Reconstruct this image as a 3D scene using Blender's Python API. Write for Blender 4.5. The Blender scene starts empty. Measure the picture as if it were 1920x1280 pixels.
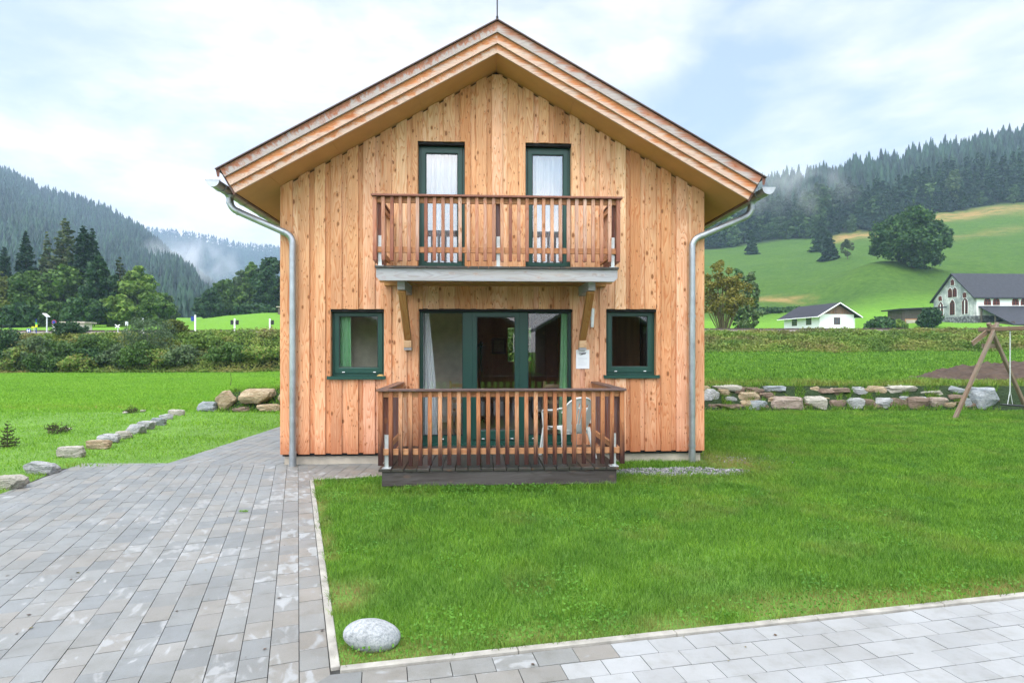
import bpy, bmesh, math, random
import numpy as np
from mathutils import Vector, Matrix
R = math.radians
random.seed(7); rng = np.random.default_rng(7)
scene = bpy.context.scene
C = scene.collection
# ---------------------------------------------------------------- camera
F_PX, HOR, CX = 1120.0, 658.0, 960.0           # focal length and horizon of the 1920 px photograph
TH = R(2.95); CAM = Vector((-0.233, -9.37, 1.75))
RX, RY = math.cos(TH), -math.sin(TH)           # camera right in world
DX, DY = math.sin(TH), math.cos(TH)            # camera forward in world
cd = bpy.data.cameras.new('camera'); cam = bpy.data.objects.new('camera', cd); C.objects.link(cam)
cam.location = CAM; cam.rotation_euler = (R(90), 0, -TH)
cd.sensor_width = 36; cd.lens = 36*F_PX/1920; cd.shift_y = 18/1920
cd.clip_start = 0.05; cd.clip_end = 9000
scene.camera = cam
def PT(u, v, d):
    "world point seen at photo pixel u,v at camera depth d"
    x = (u-CX)/F_PX*d
    return Vector((CAM.x+x*RX+d*DX, CAM.y+x*RY+d*DY, CAM.z+(HOR-v)/F_PX*d))
def G(u, v, z=0.0):
    "ground point of height z seen at pixel"
    return PT(u, v, (CAM.z-z)*F_PX/(v-HOR))
def FP(u, v, y=0.0):
    "point of the plane world-y = y seen at pixel"
    s = (u-CX)/F_PX
    return PT(u, v, (y-CAM.y)/(DY+s*RY))
def ud(x, y):
    "photo column and depth of world x,y"
    a, b = x-CAM.x, y-CAM.y
    d = a*DX+b*DY
    return CX+F_PX*(a*RX+b*RY)/max(d, .01), d
def XY(u, d):
    p = PT(u, HOR, d); return p.x, p.y
# ---------------------------------------------------------------- light
SUN_EL, SUN_AZ = R(57), R(205)                 # behind the camera, a little to its left
w = bpy.data.worlds.new('World'); scene.world = w; w.use_nodes = True
def sun_dir():                                  # towards the sun; azimuth from +Y, clockwise
    return Vector((math.sin(SUN_AZ)*math.cos(SUN_EL), math.cos(SUN_AZ)*math.cos(SUN_EL), math.sin(SUN_EL)))
def world_nodes():
    nt = w.node_tree; N = nt.nodes; L = nt.links
    bg = N['Background']
    sky = N.new('ShaderNodeTexSky'); sky.sky_type = 'NISHITA'; sky.sun_disc = False
    sky.sun_elevation = SUN_EL; sky.sun_rotation = SUN_AZ; sky.air_density = 1.2; sky.dust_density = 1.5
    tc = N.new('ShaderNodeTexCoord')
    mp = N.new('ShaderNodeMapping'); mp.inputs['Scale'].default_value = (1.0, 1.0, 2.6); mp.inputs['Rotation'].default_value = (0, R(24), 0)
    L.new(tc.outputs['Generated'], mp.inputs['Vector'])
    n1 = N.new('ShaderNodeTexNoise'); n1.inputs['Scale'].default_value = 1.9; n1.inputs['Detail'].default_value = 7; n1.inputs['Roughness'].default_value = .52; n1.inputs['Distortion'].default_value = .5
    L.new(mp.outputs[0], n1.inputs['Vector'])
    r1 = N.new('ShaderNodeValToRGB'); r1.color_ramp.elements[0].position = .33; r1.color_ramp.elements[1].position = .55
    L.new(n1.outputs['Fac'], r1.inputs[0])
    n2 = N.new('ShaderNodeTexNoise'); n2.inputs['Scale'].default_value = 4.2; n2.inputs['Detail'].default_value = 6; n2.inputs['Roughness'].default_value = .6
    L.new(mp.outputs[0], n2.inputs['Vector'])
    r2 = N.new('ShaderNodeValToRGB'); e = r2.color_ramp.elements
    e[0].position = .36; e[0].color = (.78, .82, .90, 1); e[1].position = .60; e[1].color = (1.27, 1.18, 1.17, 1)
    L.new(n2.outputs['Fac'], r2.inputs[0])
    # blue sky a little desaturated, scaled to its display strength
    sc = N.new('ShaderNodeVectorMath'); sc.operation = 'SCALE'; sc.inputs[3].default_value = 0.11
    L.new(sky.outputs[0], sc.inputs[0])
    mixb = N.new('ShaderNodeMix'); mixb.data_type = 'RGBA'; mixb.inputs[0].default_value = .62
    L.new(sc.outputs[0], mixb.inputs[6]); mixb.inputs[7].default_value = (.56, .68, .90, 1)
    cl = N.new('ShaderNodeVectorMath'); cl.operation = 'SCALE'; cl.inputs[3].default_value = 0.93
    L.new(r2.outputs[0], cl.inputs[0])
    mix = N.new('ShaderNodeMix'); mix.data_type = 'RGBA'
    L.new(r1.outputs[0], mix.inputs[0]); L.new(mixb.outputs[2], mix.inputs[6]); L.new(cl.outputs[0], mix.inputs[7])
    # the cloud is brighter round the hidden sun
    dt = N.new('ShaderNodeVectorMath'); dt.operation = 'DOT_PRODUCT'; dt.inputs[1].default_value = sun_dir()
    L.new(tc.outputs['Generated'], dt.inputs[0])
    mr = N.new('ShaderNodeMapRange'); mr.inputs[1].default_value = .1; mr.inputs[2].default_value = 1; mr.inputs[3].default_value = 1; mr.inputs[4].default_value = 3.7
    L.new(dt.outputs['Value'], mr.inputs[0])
    fin = N.new('ShaderNodeVectorMath'); fin.operation = 'SCALE'
    L.new(mix.outputs[2], fin.inputs[0]); L.new(mr.outputs[0], fin.inputs[3])
    L.new(fin.outputs[0], bg.inputs[0]); bg.inputs[1].default_value = 0.79
world_nodes()
sl = bpy.data.lights.new('sun', 'SUN'); sl.energy = 1.5; sl.angle = R(24); sl.color = (1, .94, .85)
so = bpy.data.objects.new('sun', sl); C.objects.link(so); so.location = (0, -20, 30)
so.rotation_euler = (-sun_dir()).to_track_quat('-Z', 'Y').to_euler()
scene.view_settings.view_transform = 'Standard'; scene.view_settings.look = 'None'
scene.view_settings.exposure = 0.70; scene.view_settings.gamma = 1
cy = scene.cycles
cy.use_denoising = True; cy.max_bounces = 8; cy.diffuse_bounces = 5; cy.glossy_bounces = 3; cy.transparent_max_bounces = 16
cy.volume_bounces = 1; cy.transmission_bounces = 4
cy.sample_clamp_indirect = 6
# ---------------------------------------------------------------- materials
def mat(name):
    m = bpy.data.materials.new(name); m.use_nodes = True
    return m, m.node_tree.nodes, m.node_tree.links, m.node_tree.nodes['Principled BSDF']
def nd(N, t, **k):
    n = N.new('ShaderNode'+t)
    for a, b in k.items():
        if a.startswith('i_'):
            n.inputs[int(a[2:]) if a[2:].isdigit() else a[2:].replace('_', ' ')].default_value = b
        else: setattr(n, a, b)
    return n
def ramp(N, L, src, stops, interp='LINEAR'):
    r = N.new('ShaderNodeValToRGB'); cr = r.color_ramp; cr.interpolation = interp
    while len(cr.elements) < len(stops): cr.elements.new(.5)
    for e, (p, c) in zip(cr.elements, stops):
        e.position = p; e.color = tuple(c)+(1,) if hasattr(c, '__len__') else (c, c, c, 1)
    L.new(src, r.inputs[0]); return r.outputs[0]
def mth(N, L, op, a, b=None, clamp=False):
    n = N.new('ShaderNodeMath'); n.operation = op; n.use_clamp = clamp
    for i, s in enumerate((a, b)):
        if s is None: continue
        if isinstance(s, (int, float)): n.inputs[i].default_value = s
        else: L.new(s, n.inputs[i])
    return n.outputs[0]
def mixc(N, L, f, a, b, blend='MIX'):
    n = N.new('ShaderNodeMix'); n.data_type = 'RGBA'; n.blend_type = blend
    for i, s in ((0, f), (6, a), (7, b)):
        if isinstance(s, (int, float)): n.inputs[i].default_value = s
        elif isinstance(s, tuple): n.inputs[i].default_value = s+(1,)
        else: L.new(s, n.inputs[i])
    return n.outputs[2]
def comb(N, L, *a):
    n = N.new('ShaderNodeCombineXYZ')
    for i, s in enumerate(a):
        if isinstance(s, (int, float)): n.inputs[i].default_value = s
        else: L.new(s, n.inputs[i])
    return n.outputs[0]
def noise(N, L, vec, scale, detail=3, rough=.5, dist=0):
    n = N.new('ShaderNodeTexNoise'); n.inputs['Scale'].default_value = scale; n.inputs['Detail'].default_value = detail
    n.inputs['Roughness'].default_value = rough; n.inputs['Distortion'].default_value = dist
    if vec is not None: L.new(vec, n.inputs['Vector'])
    return n.outputs['Fac']
def bump(N, L, h, bs, strength=.3, dist=.01):
    b = N.new('ShaderNodeBump'); b.inputs['Strength'].default_value = strength; b.inputs['Distance'].default_value = dist
    L.new(h, b.inputs['Height']); L.new(b.outputs[0], bs.inputs['Normal'])
def wood(name, tones, ring=.55, knots=1.0, knot_c=(.20, .085, .035), grey=0.0, grey_c=(.42, .44, .45), stain=None, rough=.6, edge_orange=None, wet=0, pink=False):
    """planks: UV in metres (u along the grain), attribute rnd per board"""
    m, N, L, bs = mat(name)
    uv = nd(N, 'UVMap'); uv.uv_map = 'UVMap'
    sp = N.new('ShaderNodeSeparateXYZ'); L.new(uv.outputs[0], sp.inputs[0])
    at = nd(N, 'Attribute', attribute_name='rnd'); rnd = at.outputs['Fac']
    u, v = sp.outputs[0], sp.outputs[1]
    rz = mth(N, L, 'MULTIPLY', rnd, 97.0)
    # knots
    kv = comb(N, L, mth(N, L, 'MULTIPLY', u, 6.5), mth(N, L, 'MULTIPLY', v, 12.0), rz)
    vo = nd(N, 'TexVoronoi', voronoi_dimensions='3D'); vo.inputs['Scale'].default_value = 1.0; L.new(kv, vo.inputs['Vector'])
    spc = N.new('ShaderNodeSeparateColor'); L.new(vo.outputs['Color'], spc.inputs[0])
    keep = mth(N, L, 'GREATER_THAN', spc.outputs[0], .40)
    size = mth(N, L, 'MULTIPLY', mth(N, L, 'POWER', spc.outputs[1], 2.0), .16)
    kd = mth(N, L, 'SUBTRACT', vo.outputs['Distance'], size)
    knot = mth(N, L, 'MULTIPLY', ramp(N, L, kd, [(.06, 1.0), (.125, 0.0)]), keep)
    halo = mth(N, L, 'MULTIPLY', ramp(N, L, kd, [(.05, 1.0), (.27, 0.0)]), keep)
    kv2 = comb(N, L, mth(N, L, 'MULTIPLY', u, 13.0), mth(N, L, 'MULTIPLY', v, 24.0), mth(N, L, 'ADD', rz, 5.3))
    vo2 = nd(N, 'TexVoronoi', voronoi_dimensions='3D'); vo2.inputs['Scale'].default_value = 1.0; L.new(kv2, vo2.inputs['Vector'])
    sp2 = N.new('ShaderNodeSeparateColor'); L.new(vo2.outputs['Color'], sp2.inputs[0])
    speck = mth(N, L, 'MULTIPLY', ramp(N, L, vo2.outputs['Distance'], [(.13, 1.0), (.26, 0.0)]), mth(N, L, 'GREATER_THAN', sp2.outputs[0], .66))
    knot = mth(N, L, 'MAXIMUM', knot, mth(N, L, 'MULTIPLY', speck, .8))
    # growth rings: contour lines of a stretched noise
    gv = comb(N, L, mth(N, L, 'MULTIPLY', u, .75), mth(N, L, 'MULTIPLY', v, 6.5), rz)
    g1 = noise(N, L, gv, 1.0, 1.5, .45)
    g1 = mth(N, L, 'ADD', g1, mth(N, L, 'MULTIPLY', halo, .035))
    fr = mth(N, L, 'FRACT', mth(N, L, 'MULTIPLY', g1, 17.0))
    rg = ramp(N, L, fr, [(0, 0.0), (.55, .35), (.86, 1.0), (1.0, 0.0)])
    fv = comb(N, L, mth(N, L, 'MULTIPLY', u, 5.0), mth(N, L, 'MULTIPLY', v, 190.0), rz)
    fib = noise(N, L, fv, 1.0, 2, .6)
    base = ramp(N, L, rnd, [(i/(len(tones)-1), t) for i, t in enumerate(tones)])
    dark = mixc(N, L, 1.0, base, (.78, .52, .36), 'MULTIPLY')
    col = mixc(N, L, mth(N, L, 'MULTIPLY', rg, ring), base, dark)
    col = mixc(N, L, 1.0, col, ramp(N, L, fib, [(.3, .86), (.7, 1.08)]), 'MULTIPLY')
    lv = comb(N, L, mth(N, L, 'MULTIPLY', u, .9), mth(N, L, 'MULTIPLY', v, 3.0), rz)
    lo = noise(N, L, lv, 1.0, 3)
    col = mixc(N, L, 1.0, col, ramp(N, L, lo, [(.3, (.80, .76, .72)), (.7, (1.1, 1.1, 1.1))]), 'MULTIPLY')
    col = mixc(N, L, mth(N, L, 'MULTIPLY', halo, .62*knots), col, (.46, .20, .075))
    col = mixc(N, L, mth(N, L, 'MULTIPLY', knot, .9*knots), col, knot_c)
    if grey > 0:
        wv = comb(N, L, mth(N, L, 'MULTIPLY', u, .8), mth(N, L, 'MULTIPLY', v, 8.0), rz)
        wn = noise(N, L, wv, 1.0, 5, .65)
        gf = ramp(N, L, wn, [(.5-grey*.3, 0.0), (.62-grey*.1, 1.0)])
        if edge_orange:
            fe = nd(N, 'Attribute', attribute_name='foot')
            gf = ramp(N, L, mth(N, L, 'ADD', wn, mth(N, L, 'MULTIPLY', mth(N, L, 'SUBTRACT', .5, fe.outputs['Fac']), edge_orange)), [(.42, 0.0), (.58, 1.0)])
        gcol = mixc(N, L, rg, grey_c, tuple(c*.72 for c in grey_c))
        col = mixc(N, L, mth(N, L, 'MULTIPLY', gf, min(1, .5+grey*.45)), col, gcol)
    if stain:
        # rain-splash staining rising from the board's foot: attribute foot = height above the end, in metres
        ft = nd(N, 'Attribute', attribute_name='foot')
        sn = noise(N, L, comb(N, L, mth(N, L, 'MULTIPLY', u, 2.0), mth(N, L, 'MULTIPLY', v, 25.0), rz), 1.0, 4)
        h = mth(N, L, 'SUBTRACT', ft.outputs['Fac'], mth(N, L, 'MULTIPLY', mth(N, L, 'SUBTRACT', sn, .5), stain[1]*1.2))
        sf = nd(N, 'MapRange'); L.new(h, sf.inputs[0]); sf.inputs[1].default_value = 0; sf.inputs[2].default_value = stain[1]; sf.inputs[3].default_value = stain[2]; sf.inputs[4].default_value = 0
        col = mixc(N, L, sf.outputs[0], col, stain[0])
    if pink:   # boards below the eaves' shelter have weathered towards pink
        ge = N.new('ShaderNodeNewGeometry'); sz_ = N.new('ShaderNodeSeparateXYZ'); L.new(ge.outputs['Position'], sz_.inputs[0])
        wz = mth(N, L, 'ADD', sz_.outputs[2], mth(N, L, 'MULTIPLY', lo, 1.4))
        col = mixc(N, L, 1.0, col, ramp(N, L, mth(N, L, 'MULTIPLY', wz, .15), [(.15, (1.02, .88, .86)), (.62, (1.06, 1.03, .96))]), 'MULTIPLY')
    L.new(col, bs.inputs['Base Color'])
    bs.inputs['Roughness'].default_value = rough
    bs.inputs['Specular IOR Level'].default_value = .25+wet
    hh = mth(N, L, 'ADD', mth(N, L, 'MULTIPLY', fib, .6), mth(N, L, 'MULTIPLY', rg, .5))
    bump(N, L, hh, bs, .35, .003)
    return m
def simple(name, c, rough=.6, metal=0, spec=.3, var=.12, vscale=6, bmp=0, bscale=40):
    m, N, L, bs = mat(name)
    tc = N.new('ShaderNodeTexCoord')
    n = noise(N, L, tc.outputs['Object'], vscale, 5, .6)
    L.new(mixc(N, L, 1.0, tuple(c), ramp(N, L, n, [(.3, 1-var), (.7, 1+var)]), 'MULTIPLY'), bs.inputs['Base Color'])
    bs.inputs['Roughness'].default_value = rough; bs.inputs['Metallic'].default_value = metal; bs.inputs['Specular IOR Level'].default_value = spec
    if bmp:
        bump(N, L, noise(N, L, tc.outputs['Object'], bscale, 5, .65), bs, bmp, .01)
    return m
def leafmat(name, tones, trans=.25, pos_var=.25, vscale=.25, rough=.55):
    m, N, L, bs = mat(name)
    at = nd(N, 'Attribute', attribute_name='rnd')
    base = ramp(N, L, at.outputs['Fac'], [(i/(len(tones)-1), t) for i, t in enumerate(tones)])
    ge = N.new('ShaderNodeNewGeometry')
    n = noise(N, L, ge.outputs['Position'], vscale, 4, .6)
    col = mixc(N, L, 1.0, base, ramp(N, L, n, [(.3, (1-pos_var, 1-pos_var*.9, 1-pos_var*.8)), (.7, (1+pos_var, 1+pos_var*.9, 1+pos_var*.5))]), 'MULTIPLY')
    oi = N.new('ShaderNodeObjectInfo')
    col = mixc(N, L, 1.0, col, ramp(N, L, oi.outputs['Random'], [(0, (.78, .82, .85)), (1, (1.2, 1.15, 1.0))]), 'MULTIPLY')
    L.new(col, bs.inputs['Base Color']); bs.inputs['Roughness'].default_value = rough; bs.inputs['Specular IOR Level'].default_value = .2
    if trans > 0:
        tr = N.new('ShaderNodeBsdfTranslucent'); L.new(col, tr.inputs[0])
        mx = N.new('ShaderNodeMixShader'); mx.inputs[0].default_value = trans
        L.new(bs.outputs[0], mx.inputs[1]); L.new(tr.outputs[0], mx.inputs[2])
        L.new(mx.outputs[0], N['Material Output'].inputs[0])
    return m
M = {}
M['clad'] = wood('larch_cladding', [(.53, .29, .155), (.68, .44, .27), (.80, .58, .39), (.56, .29, .14), (.74, .50, .31), (.63, .37, .21), (.78, .52, .37)], ring=.9, stain=((.33, .12, .05), .32, .6), pink=True)
M['soffit'] = simple('soffit_board', (.50, .275, .10), .55, var=.08, vscale=2.5)
M['fascia_top'] = wood('fascia_greyed', [(.40, .19, .12), (.36, .17, .11)], ring=.9, knots=.5, grey=.75, grey_c=(.43, .41, .40), edge_orange=.34)
M['fascia'] = wood('fascia_larch', [(.60, .25, .10), (.56, .26, .12)], ring=.9, knots=.5, grey=.5, grey_c=(.60, .50, .43), edge_orange=.42)
M['rail_red'] = wood('balustrade_larch', [(.60, .36, .23), (.42, .20, .13), (.66, .46, .34), (.26, .11, .075), (.62, .38, .25), (.50, .38, .33), (.56, .27, .15)], ring=.8, knots=.8, stain=((.18, .055, .035), .35, .8))
M['rail_low'] = wood('terrace_balusters', [(.46, .22, .115), (.36, .15, .07), (.54, .31, .18), (.40, .17, .075), (.50, .25, .12)], ring=.8, knots=.9, stain=((.035, .012, .010), .60, 1.25))
M['rail_mid'] = wood('rail_orange', [(.50, .25, .12), (.55, .30, .16)], ring=.6, knots=.7)
M['post_dark'] = wood('post_stained', [(.16, .065, .045), (.22, .09, .06)], ring=.5, knots=.5, grey=.25, grey_c=(.20, .17, .18))
M['handrail'] = wood('handrail_dark', [(.10, .065, .062), (.12, .08, .075)], ring=.4, knots=.3, rough=.35, wet=.25)
M['handrail_up'] = wood('handrail_brown', [(.20, .085, .06), (.24, .11, .08)], ring=.4, knots=.3, rough=.5)
M['deck'] = wood('deck_boards', [(.045, .043, .038), (.034, .036, .030), (.062, .055, .05)], ring=.3, knots=.2, rough=.42, wet=.2)
M['deck_beam'] = wood('deck_beam', [(.046, .038, .035), (.038, .034, .032)], ring=.5, knots=.25, knot_c=(.012, .01, .01), grey=.4, grey_c=(.10, .093, .09))
M['beam_grey'] = wood('balcony_beam_grey', [(.38, .37, .36), (.33, .325, .32)], ring=.35, knots=.6, knot_c=(.2, .16, .13), grey=.5, grey_c=(.37, .385, .41))
M['bracket'] = wood('bracket_spruce', [(.46, .26, .09), (.42, .23, .08)], ring=.7, knots=.7)
M['block'] = wood('block_spruce', [(.62, .42, .25), (.66, .46, .27)], ring=.6, knots=.3)
M['intwood'] = wood('interior_panelling', [(.62, .38, .22), (.66, .42, .25), (.56, .34, .20)], ring=.3, knots=.3)
M['darkwood'] = wood('cabinet_wood', [(.09, .035, .02), (.12, .05, .028)], ring=.3, knots=.2)
M['swing'] = wood('swing_timber', [(.17, .125, .085), (.22, .16, .11)], ring=.5, knots=.5, grey=.4, grey_c=(.23, .20, .16))
M['gable_wood'] = wood('gable_boards', [(.20, .10, .06), (.28, .15, .09), (.15, .075, .05)], ring=.4, knots=0, grey=.3, grey_c=(.2, .18, .17))
M['barn_wood'] = wood('barn_boards', [(.12, .105, .09), (.16, .14, .12), (.09, .08, .07)], ring=.3, knots=0)
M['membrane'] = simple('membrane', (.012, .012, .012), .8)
M['green'] = simple('green_frame', (.007, .052, .038), .36, spec=.45, var=.05)
M['gasket'] = simple('gasket', (.02, .025, .025), .5)
M['zinc'] = simple('zinc', (.38, .41, .43), .36, metal=.75, spec=.5, var=.22, vscale=5)
M['roofmetal'] = simple('roof_sheet', (.10, .075, .07), .5, metal=.3)
M['steel'] = simple('galvanised', (.62, .66, .66), .5, metal=.35, var=.15, vscale=18)
M['concrete'] = simple('plinth_concrete', (.42, .38, .31), .85, var=.22, vscale=3, bmp=.3)
M['paper'] = simple('paper', (.78, .79, .80), .7, var=.02)
M['ink'] = simple('ink', (.02, .02, .025), .6)
M['inkgrey'] = simple('ink_grey', (.55, .56, .58), .6)
M['plastic'] = simple('white_plastic', (.62, .67, .66), .32, spec=.5, var=.06, vscale=9)
M['plasticbox'] = simple('cream_plastic', (.72, .68, .60), .4)
M['plaster_w'] = simple('white_render', (.80, .82, .82), .85, var=.05, vscale=.6)
M['beige'] = simple('beige_wall', (.70, .66, .56), .8)
M['intfloor'] = simple('interior_floor', (.40, .27, .17), .4)
M['dark'] = simple('dark_inside', (.012, .012, .014), .6)
M['blackmetal'] = simple('black_metal', (.03, .03, .035), .4, metal=.3)
M['signwhite'] = simple('sign_white', (.85, .86, .87), .4)
M['signblue'] = simple('sign_blue', (.02, .05, .30), .4)
M['signred'] = simple('sign_red', (.30, .05, .10), .4)
M['signyellow'] = simple('sign_yellow', (.60, .60, .03), .4)
M['signgreen'] = simple('sign_green', (.08, .40, .10), .4)
M['slate'] = simple('slate_roof', (.026, .029, .038), .6, var=.3, vscale=2, bmp=.5, bscale=3)
M['slate2'] = simple('tile_roof_dark', (.022, .022, .030), .65, var=.25, vscale=1.5)
M['rust'] = simple('rust_red_tracery', (.16, .045, .032), .7)
M['soil'] = simple('soil', (.060, .042, .030), .95, var=.35, vscale=5, bmp=1.0, bscale=9)
M['bark'] = simple('bark', (.085, .065, .05), .9, var=.3, vscale=8, bmp=.6, bscale=12)
M['barkpale'] = simple('birch_bark', (.42, .42, .38), .8, var=.2)
M['stem'] = simple('willow_stem', (.12, .10, .05), .8)
def curtain_mat(name, c, tr):
    m, N, L, bs = mat(name)
    tc = N.new('ShaderNodeTexCoord'); n = noise(N, L, tc.outputs['Object'], 60, 3)
    col = mixc(N, L, 1.0, c, ramp(N, L, n, [(.3, .94), (.7, 1.05)]), 'MULTIPLY')
    L.new(col, bs.inputs['Base Color']); bs.inputs['Roughness'].default_value = .8
    t = N.new('ShaderNodeBsdfTranslucent'); L.new(col, t.inputs[0]); mx = N.new('ShaderNodeMixShader'); mx.inputs[0].default_value = tr
    L.new(bs.outputs[0], mx.inputs[1]); L.new(t.outputs[0], mx.inputs[2]); L.new(mx.outputs[0], N['Material Output'].inputs[0]); return m
M['net'] = curtain_mat('white_net', (.90, .93, .95), .06)
M['netup'] = curtain_mat('white_voile', (.86, .90, .93), .2)
M['gcurt'] = curtain_mat('green_curtain_cloth', (.42, .80, .46), .15)
def glass(name, k, tint):
    m, N, L, bs = mat(name)
    fr = N.new('ShaderNodeFresnel'); fr.inputs[0].default_value = 1.5
    f = mth(N, L, 'ADD', mth(N, L, 'MULTIPLY', fr.outputs[0], 1.6), k, True)
    tr = N.new('ShaderNodeBsdfTransparent'); tr.inputs[0].default_value = tint+(1,)
    gl = N.new('ShaderNodeBsdfGlossy'); gl.inputs['Roughness'].default_value = .0; gl.inputs[0].default_value = (.95, .98, 1, 1)
    mx = N.new('ShaderNodeMixShader'); L.new(f, mx.inputs[0]); L.new(tr.outputs[0], mx.inputs[1]); L.new(gl.outputs[0], mx.inputs[2])
    L.new(mx.outputs[0], N['Material Output'].inputs[0]); N.remove(bs); return m
M['glass'] = glass('window_glass', .02, (.96, .975, .965))
M['glass_up'] = glass('window_glass_coated', .20, (.96, .98, .98))
def rockmat(name, c1, c2, c3):
    m, N, L, bs = mat(name)
    tc = N.new('ShaderNodeTexCoord'); oi = N.new('ShaderNodeObjectInfo')
    ad = nd(N, 'VectorMath', operation='ADD'); L.new(tc.outputs['Object'], ad.inputs[0]); L.new(oi.outputs['Random'], ad.inputs[1])
    mp = N.new('ShaderNodeMapping'); mp.inputs['Scale'].default_value = (1, 1, 3); mp.inputs['Rotation'].default_value = (.3, .2, 0); L.new(ad.outputs[0], mp.inputs[0])
    a = noise(N, L, mp.outputs[0], 4, 8, .65, .6); b = noise(N, L, mp.outputs[0], 14, 6, .7)
    col = mixc(N, L, ramp(N, L, a, [(.4, 0.0), (.6, 1.0)]), c1, c2)
    col = mixc(N, L, ramp(N, L, b, [(.55, 0.0), (.72, 1.0)]), col, c3)
    L.new(col, bs.inputs['Base Color']); bs.inputs['Roughness'].default_value = .85; bs.inputs['Specular IOR Level'].default_value = .2
    bump(N, L, mth(N, L, 'ADD', a, mth(N, L, 'MULTIPLY', b, 1.3)), bs, 1.0, .07); return m
M['rk_grey'] = rockmat('stone_grey', (.36, .38, .385), (.50, .51, .50), (.11, .12, .12))
M['rk_blue'] = rockmat('stone_bluegrey', (.27, .31, .33), (.39, .42, .43), (.10, .12, .125))
M['rk_white'] = rockmat('stone_pale', (.56, .54, .46), (.44, .42, .36), (.16, .14, .11))
M['rk_tan'] = rockmat('stone_tan', (.40, .30, .18), (.52, .43, .29), (.15, .09, .05))
M['rk_brown'] = rockmat('stone_brown', (.20, .15, .11), (.28, .21, .16), (.09, .065, .045))
M['rk_pink'] = rockmat('stone_pinkish', (.34, .27, .22), (.43, .36, .30), (.13, .09, .07))
def boulder_mat():
    m, N, L, bs = mat('speckled_granite')
    tc = N.new('ShaderNodeTexCoord')
    a = noise(N, L, tc.outputs['Object'], 55, 4, .8); b = noise(N, L, tc.outputs['Object'], 9, 4)
    col = ramp(N, L, a, [(.34, (.16, .18, .185)), (.47, (.27, .295, .30)), (.60, (.37, .39, .395))])
    col = mixc(N, L, 1.0, col, ramp(N, L, b, [(.3, .8), (.7, 1.15)]), 'MULTIPLY')
    L.new(col, bs.inputs['Base Color']); bs.inputs['Roughness'].default_value = .8
    bump(N, L, a, bs, .5, .008); return m
M['boulder'] = boulder_mat()
# foliage
M['lf_mid'] = leafmat('leaf_mid', [(.040, .09, .02), (.07, .14, .032), (.115, .20, .045)])
M['lf_dark'] = leafmat('leaf_dark', [(.018, .052, .024), (.035, .088, .036), (.07, .135, .045)])
M['lf_maple'] = leafmat('leaf_maple', [(.020, .060, .024), (.045, .11, .038), (.09, .17, .05)])
M['lf_light'] = leafmat('leaf_light', [(.07, .14, .028), (.12, .21, .04), (.18, .27, .055)])
M['lf_yellow'] = leafmat('leaf_yellow', [(.12, .15, .025), (.16, .19, .03), (.10, .14, .03)])
M['lf_willow'] = leafmat('leaf_willow', [(.13, .13, .025), (.24, .21, .045), (.17, .17, .03)], pos_var=.15)
M['lf_grey'] = leafmat('leaf_greygreen', [(.065, .11, .055), (.11, .165, .075), (.075, .13, .06)])
M['needle'] = leafmat('needles', [(.010, .034, .021), (.018, .050, .028), (.03, .068, .034)], trans=.08)
M['larch'] = leafmat('larch_needles', [(.065, .10, .04), (.085, .12, .045), (.10, .11, .05)], trans=.2)
M['fneedle'] = leafmat('far_needles', [(.003, .014, .013), (.008, .030, .022), (.022, .060, .038)], trans=0, vscale=.012, pos_var=.35)
M['fleaf'] = leafmat('far_leaf', [(.04, .09, .035), (.055, .11, .04), (.07, .13, .045)], trans=.1, vscale=.02)
M['bramble'] = leafmat('bramble_leaf', [(.085, .17, .03), (.14, .24, .045), (.22, .27, .07), (.20, .18, .07)], vscale=.35, pos_var=.35)
M['heather'] = leafmat('dwarf_conifer', [(.05, .075, .03), (.07, .09, .035), (.10, .07, .04)])
def grassmat(name, tones, dry=.0, drycol=(.30, .21, .08), vscale=1.5, pos=.32, trans=.35):
    m, N, L, bs = mat(name)
    at = nd(N, 'Attribute', attribute_name='rnd')
    base = ramp(N, L, at.outputs['Fac'], [(i/(len(tones)-1), t) for i, t in enumerate(tones)])
    dr = nd(N, 'Attribute', attribute_name='dry')
    ge = N.new('ShaderNodeNewGeometry'); n = noise(N, L, ge.outputs['Position'], vscale, 5, .6)
    col = mixc(N, L, 1.0, base, ramp(N, L, n, [(.3, (1-pos, 1-pos*.75, 1-pos*.5)), (.7, (1+pos, 1+pos*.7, 1.0))]), 'MULTIPLY')
    col = mixc(N, L, dr.outputs['Fac'], col, drycol)
    L.new(col, bs.inputs['Base Color']); bs.inputs['Roughness'].default_value = .55; bs.inputs['Specular IOR Level'].default_value = .25
    tr = N.new('ShaderNodeBsdfTranslucent'); L.new(col, tr.inputs[0]); mx = N.new('ShaderNodeMixShader'); mx.inputs[0].default_value = trans
    L.new(bs.outputs[0], mx.inputs[1]); L.new(tr.outputs[0], mx.inputs[2]); L.new(mx.outputs[0], N['Material Output'].inputs[0]); return m
M['grass'] = grassmat('lawn_blades', [(.045, .125, .012), (.085, .21, .018), (.125, .285, .026), (.20, .37, .045), (.075, .19, .022)])
M['meadowgrass'] = grassmat('meadow_blades', [(.11, .27, .02), (.18, .37, .033), (.25, .45, .045)], pos=.12, vscale=.3)
M['clover'] = grassmat('clover', [(.08, .215, .025), (.11, .27, .035), (.095, .24, .03)])
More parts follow.
